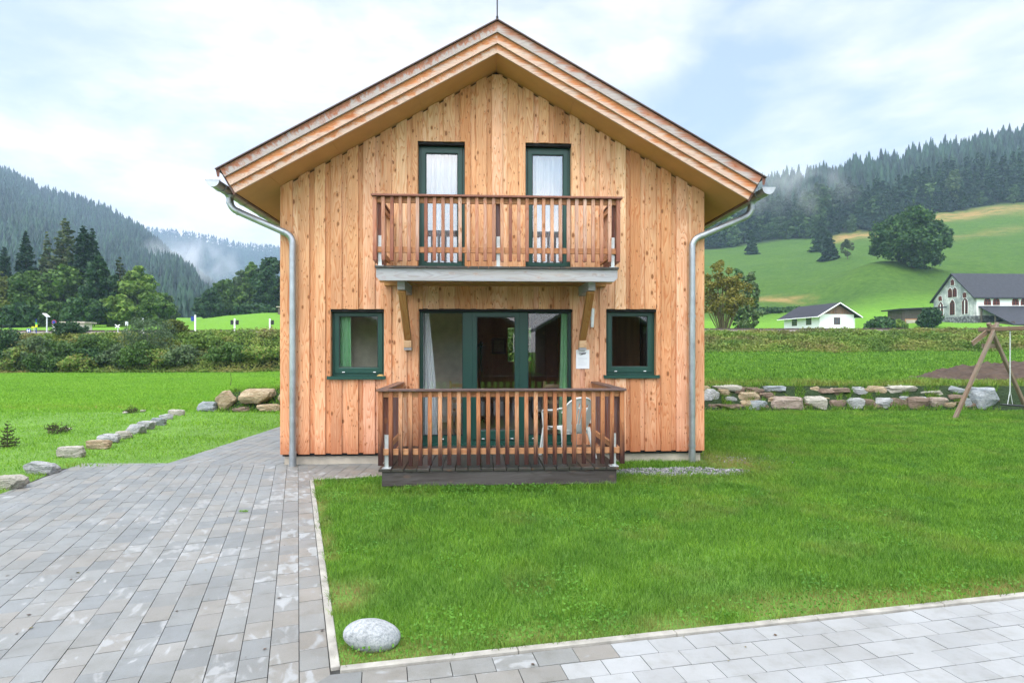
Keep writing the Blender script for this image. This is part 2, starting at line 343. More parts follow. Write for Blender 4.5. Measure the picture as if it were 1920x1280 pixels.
def terrain_mat():
    m, N, L, bs = mat('grassland')
    ge = N.new('ShaderNodeNewGeometry')
    a = noise(N, L, ge.outputs['Position'], .05, 6, .6); b = noise(N, L, ge.outputs['Position'], .9, 6, .7)
    c = noise(N, L, ge.outputs['Position'], 7, 4, .7)
    at = nd(N, 'Attribute', attribute_name='tone')    # vertex tone: r = lush meadow, g = dry grass, b = woodland floor
    sp = N.new('ShaderNodeSeparateColor'); L.new(at.outputs['Color'], sp.inputs[0])
    b2 = noise(N, L, ge.outputs['Position'], .35, 6, .75)
    hill = ramp(N, L, b, [(.3, (.030, .070, .013)), (.55, (.050, .104, .017)), (.75, (.085, .138, .026))])
    hill = mixc(N, L, 1.0, hill, ramp(N, L, b2, [(.32, (.70, .76, .8)), (.5, (1, 1, 1)), (.68, (1.30, 1.2, 1.1))]), 'MULTIPLY')
    hill = mixc(N, L, 1.0, hill, ramp(N, L, a, [(.3, (.80, .86, .9)), (.7, (1.15, 1.08, 1))]), 'MULTIPLY')
    lush = ramp(N, L, b, [(.3, (.115, .27, .025)), (.7, (.165, .34, .036))])
    col = mixc(N, L, sp.outputs[0], hill, lush)
    dn = mth(N, L, 'MULTIPLY', sp.outputs[1], ramp(N, L, noise(N, L, ge.outputs['Position'], .16, 6, .7), [(.34, 0.0), (.55, 1.0)]))
    col = mixc(N, L, dn, col, (.36, .22, .09))
    col = mixc(N, L, sp.outputs[2], col, (.03, .05, .022))
    col = mixc(N, L, 1.0, col, ramp(N, L, c, [(.3, .82), (.7, 1.15)]), 'MULTIPLY')
    L.new(col, bs.inputs['Base Color']); bs.inputs['Roughness'].default_value = .9; bs.inputs['Specular IOR Level'].default_value = .1
    bump(N, L, mth(N, L, 'ADD', mth(N, L, 'ADD', b, mth(N, L, 'MULTIPLY', b2, 2.0)), mth(N, L, 'MULTIPLY', c, .4)), bs, .9, .35); return m
M['terrain'] = terrain_mat()
def lawn_soil():
    m, N, L, bs = mat('lawn_ground')
    ge = N.new('ShaderNodeNewGeometry'); b = noise(N, L, ge.outputs['Position'], 1.2, 6, .7); c = noise(N, L, ge.outputs['Position'], 45, 4, .7)
    col = ramp(N, L, b, [(.3, (.085, .19, .02)), (.7, (.13, .27, .03))])
    col = mixc(N, L, 1.0, col, ramp(N, L, c, [(.3, .7), (.7, 1.25)]), 'MULTIPLY')
    L.new(col, bs.inputs['Base Color']); bs.inputs['Roughness'].default_value = .95; bump(N, L, c, bs, 1, .02); return m
M['lawn'] = lawn_soil()
def paver(name, base, white, wcol, lo, hi):
    m, N, L, bs = mat(name)
    at = nd(N, 'Attribute', attribute_name='rnd'); uv = nd(N, 'UVMap'); uv.uv_map = 'UVMap'
    sp = N.new('ShaderNodeSeparateXYZ'); L.new(uv.outputs[0], sp.inputs[0])
    rz = mth(N, L, 'MULTIPLY', at.outputs['Fac'], 60.0)
    ge = N.new('ShaderNodeNewGeometry')
    col = ramp(N, L, at.outputs['Fac'], [(0, base[0]), (.5, base[1]), (1, base[2])])
    fine = noise(N, L, ge.outputs['Position'], 160, 3, .7)
    col = mixc(N, L, 1.0, col, ramp(N, L, fine, [(.3, .88), (.7, 1.1)]), 'MULTIPLY')
    # dried patches: broken blotches, cut at the tile edges, with a damp / dry drift over the whole area
    pv = comb(N, L, mth(N, L, 'MULTIPLY', sp.outputs[0], 6.0), mth(N, L, 'MULTIPLY', sp.outputs[1], 12.0), rz)
    pn = noise(N, L, pv, 1.0, 3.5, .55, .6)
    big = noise(N, L, ge.outputs['Position'], .8, 3, .5)
    dryat = nd(N, 'Attribute', attribute_name='dry')
    s = mth(N, L, 'ADD', mth(N, L, 'MULTIPLY', pn, .62), mth(N, L, 'MULTIPLY', big, .30))
    s = mth(N, L, 'ADD', s, dryat.outputs['Fac'])
    s = mth(N, L, 'ADD', s, mth(N, L, 'MULTIPLY', mth(N, L, 'FRACT', mth(N, L, 'MULTIPLY', at.outputs['Fac'], 37.7)), .10))
    f = ramp(N, L, s, [(lo, 0.0), (hi, 1.0)])
    col = mixc(N, L, mth(N, L, 'MULTIPLY', f, white), col, wcol)
    st = noise(N, L, ge.outputs['Position'], 5.5, 6, .7); st2 = noise(N, L, ge.outputs['Position'], 1.3, 5, .6)
    col = mixc(N, L, 1.0, col, ramp(N, L, st, [(.30, (.84, .83, .80)), (.5, (1, 1, 1)), (.7, (1.05, 1.05, 1.06))]), 'MULTIPLY')
    col = mixc(N, L, 1.0, col, ramp(N, L, st2, [(.35, (.88, .87, .85)), (.65, (1.06, 1.06, 1.06))]), 'MULTIPLY')
    col = mixc(N, L, 1.0, col, ramp(N, L, mth(N, L, 'FRACT', mth(N, L, 'MULTIPLY', at.outputs['Fac'], 91.3)), [(0, .92), (1, 1.06)]), 'MULTIPLY')
    L.new(col, bs.inputs['Base Color'])
    L.new(ramp(N, L, f, [(0, .42), (1, .75)]), bs.inputs['Roughness']); bs.inputs['Specular IOR Level'].default_value = .4
    bump(N, L, fine, bs, .15, .002); return m
M['paver'] = paver('concrete_pavers', ((.175, .188, .188), (.20, .21, .203), (.215, .21, .19)), .85, (.295, .31, .312), .565, .618)
M['kerb'] = simple('kerb_concrete', (.30, .29, .255), .8, var=.28, vscale=7, bmp=.2)
M['joint'] = simple('joint_sand', (.035, .036, .033), .95, var=.3, vscale=30)
M['ballast'] = simple('ballast', (.17, .15, .13), .95, var=.5, vscale=3, bmp=1, bscale=6)
M['railsteel'] = simple('rail_steel', (.10, .08, .07), .5, metal=.5)
def churchmat():
    m, N, L, bs = mat('weathered_render')
    ge = N.new('ShaderNodeNewGeometry'); a = noise(N, L, ge.outputs['Position'], .45, 6, .65); b = noise(N, L, ge.outputs['Position'], 3, 5, .7)
    col = ramp(N, L, a, [(.36, (.19, .22, .22)), (.52, (.36, .39, .38)), (.66, (.60, .62, .59))])
    col = mixc(N, L, 1.0, col, ramp(N, L, b, [(.3, .8), (.7, 1.12)]), 'MULTIPLY'); L.new(col, bs.inputs['Base Color']); bs.inputs['Roughness'].default_value = .9; return m
M['church'] = churchmat()
def rubble():
    m, N, L, bs = mat('rubble_base'); ge = N.new('ShaderNodeNewGeometry')
    v = nd(N, 'TexVoronoi', feature='F1'); v.inputs['Scale'].default_value = 2.2; L.new(ge.outputs['Position'], v.inputs['Vector'])
    col = mixc(N, L, 1.0, ramp(N, L, v.outputs['Distance'], [(.2, .26), (.7, .07)]), (.9, .97, 1.0), 'MULTIPLY')
    L.new(col, bs.inputs['Base Color']); bs.inputs['Roughness'].default_value = .9; return m
M['rubble'] = rubble()
# ---------------------------------------------------------------- mesh helpers
def tag(o, label=None, cat=None, group=None, kind=None):
    if label: o['label'] = label
    if cat: o['category'] = cat
    if group: o['group'] = group
    if kind: o['kind'] = kind
    return o
def empty(name, loc=(0, 0, 0), rz=0.0):
    o = bpy.data.objects.new(name, None); C.objects.link(o); o.location = loc; o.rotation_euler = (0, 0, rz); o.empty_display_size = .2
    return o
def npmesh(name, V, F, m, parent=None, attrs=None, uv=None, smooth=False):
    """V (n,3); F (k,4) or (k,3) numpy; attrs {name: per-vertex float array}"""
    me = bpy.data.meshes.new(name); V = np.asarray(V, np.float32); F = np.asarray(F, np.int32)
    me.vertices.add(len(V)); me.vertices.foreach_set('co', V.ravel())
    k = F.shape[1]
    me.loops.add(F.size); me.loops.foreach_set('vertex_index', F.ravel())
    me.polygons.add(len(F)); me.polygons.foreach_set('loop_start', np.arange(0, F.size, k, dtype=np.int32))
    if smooth: me.polygons.foreach_set('use_smooth', np.ones(len(F), bool))
    if attrs:
        for an, a in attrs.items():
            if getattr(a, 'ndim', 1) == 2:
                at = me.attributes.new(an, 'FLOAT_COLOR', 'POINT'); at.data.foreach_set('color', np.asarray(a, np.float32).ravel())
            else:
                at = me.attributes.new(an, 'FLOAT', 'POINT'); at.data.foreach_set('value', np.asarray(a, np.float32))
    me.update(calc_edges=True); me.validate()
    me.materials.append(m)
    o = bpy.data.objects.new(name, me); C.objects.link(o); o.parent = parent
    return o
class MB:
    def __init__(s): s.v = []; s.f = []; s.uv = []; s.r = []; s.ft = []; s.sm = []; s.dry = []
    def face(s, pts, uvs, r=0.5, ft=None, smooth=False, dry=0.0):
        i = len(s.v); s.v += [tuple(p) for p in pts]; s.f.append(list(range(i, i+len(pts)))); s.uv += list(uvs)
        s.r += [r]*len(pts); s.ft += (ft if ft else [9.0]*len(pts)); s.sm.append(smooth); s.dry += [dry]*len(pts)
    def hexa(s, c, r=None, ua=0, va=None, ft=None, uo=None):
        """c: 8 corners (bottom 4 ccw, top 4); ua axis index of grain: 0 = c0->c1, 1 = c0->c3, 2 = c0->c4"""
        c = [Vector(p) for p in c]
        r = random.random() if r is None else r
        e = [c[1]-c[0], c[3]-c[0], c[4]-c[0]]; ln = [x.length for x in e]
        en = [x/l if l else x for x, l in zip(e, ln)]
        uo = random.random()*50 if uo is None else uo
        quads = [((0, 3, 2, 1), 2), ((4, 5, 6, 7), 2), ((0, 1, 5, 4), 1), ((2, 3, 7, 6), 1), ((1, 2, 6, 5), 0), ((3, 0, 4, 7), 0)]
        for q, nrm in quads:
            ax = [a for a in (0, 1, 2) if a != nrm]
            if ua in ax: A = ua; B = [a for a in ax if a != ua][0]
            else: A, B = ax
            uvs = []
            for k in q:
                p = c[k]-c[0]
                uvs.append((p.dot(en[A])+uo+nrm*3.1, p.dot(en[B])+nrm*1.7))
            s.face([c[k] for k in q], uvs, r, [ft[k] for k in q] if ft else None)
    def box(s, x0, x1, y0, y1, z0, z1, r=None, ua=None, foot=False):
        c = [(x0, y0, z0), (x1, y0, z0), (x1, y1, z0), (x0, y1, z0), (x0, y0, z1), (x1, y0, z1), (x1, y1, z1), (x0, y1, z1)]
        if ua is None: ua = int(np.argmax([abs(x1-x0), abs(y1-y0), abs(z1-z0)]))
        ft = None
        if foot is not False: ft = [p[2]-foot for p in c]
        s.hexa(c, r, ua, ft=ft)
    def beam(s, p0, p1, w, t, up=(0, 0, 1), r=None, taper=1.0, ft=None):
        """bar from p0 to p1; w measured sideways, t along up"""
        p0, p1 = Vector(p0), Vector(p1); a = (p1-p0).normalized(); up = Vector(up)
        sd = a.cross(up)
        if sd.length < 1e-5: sd = a.cross(Vector((1, 0, 0)))
        sd.normalize(); u2 = sd.cross(a).normalized()
        w2, t2 = w/2, t/2
        c = []
        for (ss, tt) in ((-1, -1), (1, -1)):
            pass
        q = [p0-sd*w2-u2*t2, p1-sd*w2*taper-u2*t2*taper, p1+sd*w2*taper-u2*t2*taper, p0+sd*w2-u2*t2,
             p0-sd*w2+u2*t2, p1-sd*w2*taper+u2*t2*taper, p1+sd*w2*taper+u2*t2*taper, p0+sd*w2+u2*t2]
        f = [q[k].z-ft for k in range(8)] if ft is not None else None
        s.hexa(q, r, 0, ft=f)
    def tube(s, pts, rad, seg=12, r=.5, cap=True, arc=None):
        pts = [Vector(p) for p in pts]; n = len(pts)
        rad = rad if hasattr(rad, '__len__') else [rad]*n
        t0 = (pts[1]-pts[0]).normalized(); ref = Vector((0, 0, 1)) if abs(t0.z) < .9 else Vector((0, 1, 0))
        nx = t0.cross(ref).normalized(); rings = []; L = 0
        for i, p in enumerate(pts):
            t = ((pts[min(i+1, n-1)]-pts[max(i-1, 0)])).normalized()
            nx = (nx-t*nx.dot(t)).normalized(); ny = t.cross(nx)
            if i: L += (p-pts[i-1]).length
            rings.append(([p+(nx*math.cos(a)+ny*math.sin(a))*rad[i] for a in [2*math.pi*k/seg for k in range(seg)]], L))
        for (A, l0), (B, l1) in zip(rings[:-1], rings[1:]):
            for k in range(seg):
                j = (k+1) % seg
                s.face([A[k], A[j], B[j], B[k]], [(l0, k*.02), (l0, (k+1)*.02), (l1, (k+1)*.02), (l1, k*.02)], r, smooth=True)
        if cap:
            s.face(list(reversed(rings[0][0])), [(0, 0)]*seg, r); s.face(rings[-1][0], [(0, 0)]*seg, r)
    def prism(s, poly, y0, y1, r=.5):
        """polygon [(x,z)] ccw seen from -y, extruded from y0 to y1"""
        n = len(poly)
        s.face([(x, y0, z) for x, z in poly], [(x, z) for x, z in poly], r)
        s.face([(x, y1, z) for x, z in reversed(poly)], [(x, z) for x, z in reversed(poly)], r)
        for i in range(n):
            a, b = poly[i], poly[(i+1) % n]
            s.face([(b[0], y0, b[1]), (a[0], y0, a[1]), (a[0], y1, a[1]), (b[0], y1, b[1])], [(0, 0), (1, 0), (1, 1), (0, 1)], r)
    def build(s, name, m, parent=None, bevel=0, weld=False, solid=0):
        me = bpy.data.meshes.new(name); me.from_pydata(s.v, [], s.f)
        ul = me.uv_layers.new(name='UVMap'); ul.data.foreach_set('uv', np.asarray(s.uv, np.float32).ravel())
        for an, a in (('rnd', s.r), ('foot', s.ft), ('dry', s.dry)):
            if an == 'dry' and not any(a): continue
            at = me.attributes.new(an, 'FLOAT', 'POINT'); at.data.foreach_set('value', np.asarray(a, np.float32))
        me.polygons.foreach_set('use_smooth', s.sm)
        me.materials.append(m)
        o = bpy.data.objects.new(name, me); C.objects.link(o); o.parent = parent
        if weld or bevel or solid:
            bm = bmesh.new(); bm.from_mesh(me); bmesh.ops.remove_doubles(bm, verts=bm.verts, dist=1e-5); bm.to_mesh(me); bm.free()
        if solid:
            md = o.modifiers.new('solid', 'SOLIDIFY'); md.thickness = solid; md.offset = 0
        if bevel:
            md = o.modifiers.new('bevel', 'BEVEL'); md.width = bevel; md.segments = 1; md.limit_method = 'ANGLE'
        return o
def kids(o): return [c for c in C.objects if c.parent == o]
def copy_tree(o, parent=None, cache=None):
    c = o.copy(); C.objects.link(c); c.parent = parent
    for ch in o.children: copy_tree(ch, c)
    return c

def each(name, m, parent, pieces, bevel=0):
    for f in pieces:
        b = MB(); f(b); b.build(name, m, parent, bevel=bevel)
# ================================================================ the chalet
A_Z, SL = 6.126, 0.559
def sof(x): return A_Z-SL*abs(x)
HW = 3.30
house = empty('wooden_house'); tag(house, 'two storey larch clad chalet with gable roof, green windows and small balcony', 'house')
def op(u0, u1, v0, v1, y=-.02):
    a = FP(u0, v1, y); b = FP(u1, v0, y); return (a.x, b.x, a.z, b.z)
O_LL = op(619, 720.5, 580, 706); O_LR = op(1136, 1231, 580, 704); O_D = op(785, 1073.5, 580, 836)
O_UL = op(783, 872, 267, 503); O_UR = op(985, 1071.5, 270, 503)
ops = [O_LL, O_LR, O_D, O_UL, O_UR]
Z_BOT = 0.165
def cladding():
    mb = MB(); rr = random.Random(3); x = -HW; edges = []; k = 0
    pattern = [(.205, 1)]
    while True:
        wd, front = (rr.choice((.155, .16, .165, .15)), 1) if k % 2 == 0 else (rr.choice((.085, .09, .095)), 0)
        if k == 0: wd = .17
        x1 = x+wd
        if x1 > HW-.05: x1 = HW
        edges.append((x, x1, front)); x = x1; k += 1
        if x >= HW-1e-6: break
    for (a, b, fr) in edges:
        r = rr.random(); uo = rr.random()*50
        yf = -.045 if fr else -.019; yb = -.018 if fr else -.001
        if fr: a2, b2 = a-.006, b+.006
        else: a2, b2 = a, b
        tilt = rr.uniform(-.0015, .0015)
        zb = Z_BOT+(0 if fr else .012)+rr.uniform(-.004, .004)
        cuts = sorted({a2, b2, *[e for o in ops for e in (o[0], o[1]) if a2 < e < b2]})
        for p, q in zip(cuts[:-1], cuts[1:]):
            if q-p < .004: continue
            mid = (p+q)/2; ivs = [(zb, None)]
            hit = sorted([o for o in ops if o[0]-1e-6 <= mid <= o[1]+1e-6], key=lambda o: o[2])
            segs = []; z = zb
            for o in hit: segs.append((z, o[2]-.002)); z = o[3]+(rr.uniform(-.003, .004) if fr else .006)
            segs.append((z, None))
            for z0, z1 in segs:
                gap = .004 if fr else .028
                t0 = z1 if z1 is not None else sof(p)-gap; t1 = z1 if z1 is not None else sof(q)-gap
                if p < 0 < q and z1 is None: t0 = t1 = min(t0, t1)
                c = [(p, yf+tilt, z0), (q, yf-tilt, z0), (q, yb, z0), (p, yb, z0), (p, yf+tilt, t0), (q, yf-tilt, t1), (q, yb, t1), (p, yb, t0)]
                ft = [pt[2]-zb for pt in c]
                if z0 > 2: ft = [9]*8
                # uv: keep grain continuous along the board
                i0 = len(mb.uv)
                mb.hexa(c, r, 2, ft=ft, uo=0)
                for i in range(i0, len(mb.uv)):
                    X, Y, Z = mb.v[i]; fi = (i-i0)//4
                    mb.uv[i] = (Z+uo, (X if fi in (2, 3, 0, 1) else Y)+uo*.37)
    return mb.build('cladding', M['clad'], house, bevel=.0025)
cladding()
# membrane wall behind the boards, with openings
def backing():
    xs = sorted({-HW+.01, HW-.01, 0, *[e for o in ops for e in o[:2]]})
    mb = MB()
    for p, q in zip(xs[:-1], xs[1:]):
        mid = (p+q)/2; z = .13
        for o in sorted([o for o in ops if o[0] < mid < o[1]], key=lambda o: o[2]):
            mb.box(p, q, .0, .24, z, o[2]); z = o[3]
        c = [(p, 0, z), (q, 0, z), (q, .24, z), (p, .24, z), (p, 0, sof(p)-.01), (q, 0, sof(q)-.01), (q, .24, sof(q)-.01), (p, .24, sof(p)-.01)]
        mb.hexa(c)
    mb.build('wall', M['membrane'], house)
backing()
# side and rear walls
HD = 8.2
RY_ = 7.95
rw = FP(952, 678, RY_); rw2 = FP(1001, 614, RY_)
def sides():
    SW_ADDED = (1.3, 2.9, 1.05, 2.25)  # unseen side windows, added to let more daylight into the room
    for s in (-1, 1):
        mb = MB(); rr = random.Random(5+s); y = -.018; k = 0
        while y < HD-.01:
            wd = .16 if k % 2 == 0 else .09; y1 = min(y+wd, HD); x0 = HW+(.0 if k % 2 else .02); r = rr.random()
            for z0, z1 in (((Z_BOT, SW_ADDED[2]), (SW_ADDED[3], 4.27)) if y1 > SW_ADDED[0] and y < SW_ADDED[1] else ((Z_BOT, 4.27),)):
                mb.box(s*(HW-.02), s*x0, y+.0015, y1-.0015, z0, z1, r, 2, foot=Z_BOT)
            y = y1; k += 1
        mb.build('side_cladding', M['clad'], house)
        mb = MB()
        for y0, y1, z0, z1 in ((.245, SW_ADDED[0], .13, 4.26), (SW_ADDED[1], HD-.03, .13, 4.26), (SW_ADDED[0], SW_ADDED[1], .13, SW_ADDED[2]), (SW_ADDED[0], SW_ADDED[1], SW_ADDED[3], 4.26)): mb.box(s*(HW-.21), s*(HW-.022), y0, y1, z0, z1)
        mb.build('side_wall', M['membrane'], house)
        mb = MB(); xa, xb = s*(HW-.10), s*(HW-.04)
        for y0, y1, z0, z1 in ((SW_ADDED[0], SW_ADDED[1], SW_ADDED[2], SW_ADDED[2]+.10), (SW_ADDED[0], SW_ADDED[1], SW_ADDED[3]-.09, SW_ADDED[3]), (SW_ADDED[0], SW_ADDED[0]+.09, SW_ADDED[2]+.10, SW_ADDED[3]-.09), (SW_ADDED[1]-.09, SW_ADDED[1], SW_ADDED[2]+.10, SW_ADDED[3]-.09)): mb.box(xa, xb, y0, y1, z0, z1)
        wo = mb.build('window', M['green'], house)
        gl = MB(); x = s*(HW-.07); gl.face([(x, SW_ADDED[0]+.09, SW_ADDED[2]+.1), (x, SW_ADDED[1]-.09, SW_ADDED[2]+.1), (x, SW_ADDED[1]-.09, SW_ADDED[3]-.09), (x, SW_ADDED[0]+.09, SW_ADDED[3]-.09)], [(0, 0)]*4); gl.build('glass_pane', M['glass'], wo)
    mb = MB(); xs = [-HW+.22, rw.x, rw2.x, HW-.22]
    Z = [(.13, 2.7)], [(.13, rw.z), (rw2.z, 2.7)], [(.13, 2.7)]
    for (p, q), zz in zip(zip(xs[:-1], xs[1:]), Z):
        for a, b in zz: mb.box(p, q, RY_, HD-.05, a, b, ua=2)
    mb.build('rear_wall', M['intwood'], house)
sides()
mb = MB(); mb.prism([(-HW+.05, 2.702), (HW-.05, 2.702), (HW-.05, sof(HW)-.05), (0, A_Z-.05), (-HW+.05, sof(HW)-.05)], HD-.2, HD-.04); mb.build('rear_gable', M['clad'], house)
mb = MB(); mb.box(-HW+.03, HW-.03, .03, HD-.06, -.2, .128); mb.build('plinth', M['concrete'], house)
mb = MB(); mb.box(-HW+.21, HW-.21, .25, RY_, .20, .25, ua=1); mb.build('floor', M['intfloor'], house)
mb = MB(); mb.box(-HW+.21, HW-.21, .25, 8.0, 2.70, 2.95, ua=1); mb.build('upper_floor', M['intwood'], house)
mb = MB(); mb.box(-HW+.215, -HW+.235, 3.3, RY_-.01, .26, 2.69); a = FP(867, 600, 3.2)
mb.box(-HW+.24, a.x+.1, 3.2, 3.28, .26, 2.69); mb.build('partition', M['beige'], house)
mb = MB(); mb.box(HW-.235, HW-.215, 3.0, RY_-.01, .26, 2.69, ua=2); mb.build('inner_wall', M['intwood'], house)
# roof
RO = []  # vertical offsets above the soffit plane
def slab(mb, s, o0, o1, y0, y1, xa=0.0, xb=None, r=None, ex=0):
    def xe(o): return 3.76+.426*o+ex
    xb0 = xe(o0) if xb is None else xb; xb1 = xe(o1) if xb is None else xb
    L = lambda x, o: A_Z+o-SL*x
    c = [(s*xa, y0, L(xa, o0)), (s*xb0, y0, L(xb0, o0)), (s*xb0, y1, L(xb0, o0)), (s*xa, y1, L(xa, o0)),
         (s*xa, y0, L(xa, o1)), (s*xb1, y0, L(xb1, o1)), (s*xb1, y1, L(xb1, o1)), (s*xa, y1, L(xa, o1))]
    mb.hexa(c, r, 0, ft=[0, 0, 0, 0, 1, 1, 1, 1])
roof = MB()
for s in (-1, 1): slab(roof, s, .415, .432, -.735, 8.6, ex=.05)
roof_o = roof.build('roof', M['roofmetal'], house)
b1, b2, b3 = MB(), MB(), MB()
for s in (-1, 1):
    slab(b1, s, .258, .412, -.700, -.668); slab(b2, s, .112, .262, -.665, -.630); slab(b3, s, -.012, .116, -.628, -.592)
b1.build('bargeboard', M['fascia_top'], roof_o, bevel=.003); b2.build('bargeboard', M['fascia'], roof_o, bevel=.003); b3.build('bargeboard', M['fascia'], roof_o, bevel=.003)
sf = MB()
for s in (-1, 1):
    ed = [0, 1.15, 2.4, 3.3, None]
    for a, b in zip(ed[:-1], ed[1:]): slab(sf, s, .0, .20, -.590, 8.4, xa=a+.0015, xb=None if b is None else b-.0015)
    slab(sf, s, .205, .40, -.590, 8.4)
sf.build('soffit', M['soffit'], roof_o)
for s in (-1, 1):                                   # eaves board along the side
    mb = MB(); L = lambda x, o: A_Z+o-SL*x
    c = [(s*3.765, -.59, L(3.765, -.01)), (s*3.79, -.59, L(3.79, -.01)), (s*3.79, 8.4, L(3.79, -.01)), (s*3.765, 8.4, L(3.765, -.01)),
         (s*3.93, -.59, L(3.93, .38)), (s*3.955, -.59, L(3.955, .38)), (s*3.955, 8.4, L(3.955, .38)), (s*3.93, 8.4, L(3.93, .38))]
    mb.hexa(c, ua=1)
    mb.face([(s*3.93, -.70, L(3.93, .41)), (s*3.99, -.70, L(3.99, .41)), (s*3.97, -.70, L(3.99, .41)-.09), (s*3.94, -.70, L(3.99, .41)-.09)], [(0, 0)]*4)
    mb.build('eaves_board', M['post_dark'], roof_o)
rod = MB(); rod.tube([(0, -.66, A_Z+.42), (0, -.66, A_Z+.50)], .018, 8); rod.tube([(0, -.66, A_Z+.50), (0, -.66, A_Z+1.4)], .010, 6); rod.build('lightning_rod', M['blackmetal'], roof_o)
# gutters and downpipes
for s in (-1, 1):
    g = MB(); cx, cz, r = s*4.035, 4.17, .092; n = 14
    y0, y1 = -.70, 8.4
    for k in range(n):
        a0, a1 = math.pi+math.pi*k/n, math.pi+math.pi*(k+1)/n
        P = lambda a, y, q: (cx+math.cos(a)*q, y, cz+math.sin(a)*q-.0)
        g.face([P(a0, y0, r), P(a1, y0, r), P(a1, y1, r), P(a0, y1, r)], [(0, 0)]*4, smooth=True)
        g.face([P(a1, y0, r-.004), P(a0, y0, r-.004), P(a0, y1, r-.004), P(a1, y1, r-.004)], [(0, 0)]*4, smooth=True)
        g.face([(cx, y0, cz), P(a0, y0, r), P(a1, y0, r)], [(0, 0)]*3)
    g.tube([(cx-s*-r, y0, cz), (cx-s*-r, y1, cz)], .011, 8)
    g.box(min(cx-r, cx+r)-.012, max(cx-r, cx+r)+.012, y0-.004, y0+.012, cz-.004, cz+.014)
    go = g.build('gutter', M['zinc'], house)
    y = -.45
    while y < 8:
        br = MB(); pts = [(cx+math.cos(a)*(r+.004), y, cz+math.sin(a)*(r+.004)) for a in [math.pi+math.pi*k/8 for k in range(9)]]
        br.tube(pts, .008, 6); y += .85; br.build('gutter_bracket', M['zinc'], go)
    u0, v0 = (549, 600) if s < 0 else (1297.5, 600)
    px = FP(u0, v0, -.115).x; ox = s*4.01; oy = -.17
    d = MB()
    pts = [(ox, oy, 4.10), (ox, oy, 3.97)]
    # bend, diagonal, bend, vertical
    A = Vector((ox, oy, 3.90)); B = Vector((px, -.115, 3.50)); Cc = Vector((px, -.115, -.03))
    def bend(P0, P1, P2, q, n=6):
        a = P1+(P0-P1).normalized()*q; b = P1+(P2-P1).normalized()*q
        return [a*(1-t)**2+P1*2*t*(1-t)+b*t*t for t in [i/n for i in range(n+1)]]
    path = [Vector((ox, oy, 4.09)), Vector((ox, oy, 4.05))]+bend(Vector((ox, oy, 4.05)), A, B, .12)+bend(A, B, Cc, .13)+[Vector((px, -.115, .25)), Cc]
    d.tube(path, [.075, .052]+[.050]*(len(path)-2), 18)
    do = d.build('downpipe', M['zinc'], house)
    d1 = (B-A).normalized(); Z_ = Vector((0, 0, 1))
    cl = [lambda b: b.tube([(px, -.115, -.02), (px, -.115, .20)], .0535, 18)]
    for z in ((.205,) if s < 0 else (.26, 2.30)):
        def f(b, z=z): b.tube([(px, -.115, z-.018), (px, -.115, z+.018)], .057, 18); b.box(px-.012, px+.012, -.09, -.04, z-.008, z+.008)
        cl.append(f)
    for P0, dd in ((A+d1*.13, d1), (B-d1*.15, d1), (A+Z_*.08, Z_)): cl.append(lambda b, P0=P0, dd=dd: b.tube([P0-dd*.015, P0+dd*.015], .0545, 16))
    each('collar', M['zinc'], do, cl)
# windows
def frame_mb(x0, x1, z0, z1, y0, y1, w, wb=None, wt=None):
    mb = MB(); wb = w if wb is None else wb; wt = w if wt is None else wt
    def q(a, b, c, d):   # mitred member from outer corners a,b and inner d,c
        mb.hexa([(a[0], y0, a[1]), (b[0], y0, b[1]), (b[0], y1, b[1]), (a[0], y1, a[1]), (d[0], y0, d[1]), (c[0], y0, c[1]), (c[0], y1, c[1]), (d[0], y1, d[1])], .5, 0)
    o = [(x0, z0), (x1, z0), (x1, z1), (x0, z1)]; i = [(x0+w, z0+wb), (x1-w, z0+wb), (x1-w, z1-wt), (x0+w, z1-wt)]
    for k in range(4):
        j = (k+1) % 4; q(o[k], o[j], i[j], i[k])
    return mb
def window(o, glassm, bottom=.14, name='window', side=.115, top=.10):
    x0, x1, z0, z1 = o; e = .004
    fr = frame_mb(x0+e, x1-e, z0+e, z1-e, .090, .165, .05, .05, .05)
    wo = fr.build(name, M['green'], house, bevel=.004)
    sx0, sx1, sz0, sz1 = x0+.042, x1-.042, z0+.045, z1-.045
    sa = frame_mb(sx0, sx1, sz0, sz1, .076, .150, side-.042, bottom-.045, top-.045)
    sa.build('sash', M['green'], wo, bevel=.006)
    gx0, gx1, gz0, gz1 = x0+side, x1-side, z0+bottom, z1-top
    gk = frame_mb(gx0-.001, gx1+.001, gz0-.001, gz1+.001, .083, .115, .010); gk.build('gasket', M['gasket'], wo)
    gl = MB(); gl.face([(gx0, .102, gz0), (gx1, .102, gz0), (gx1, .102, gz1), (gx0, .102, gz1)], [(0, 0)]*4); gl.build('glass_pane', glassm, wo)
    return wo, (gx0, gx1, gz0, gz1)
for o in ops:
    hb = MB(); hb.box(o[0]-.002, o[1]+.002, -.012, .088, o[3]-.038, o[3]+.004); hb.build('head_shade_strip', M['membrane'], house)  # membrane-coloured strip at the open head cavity, standing in for the recess shade
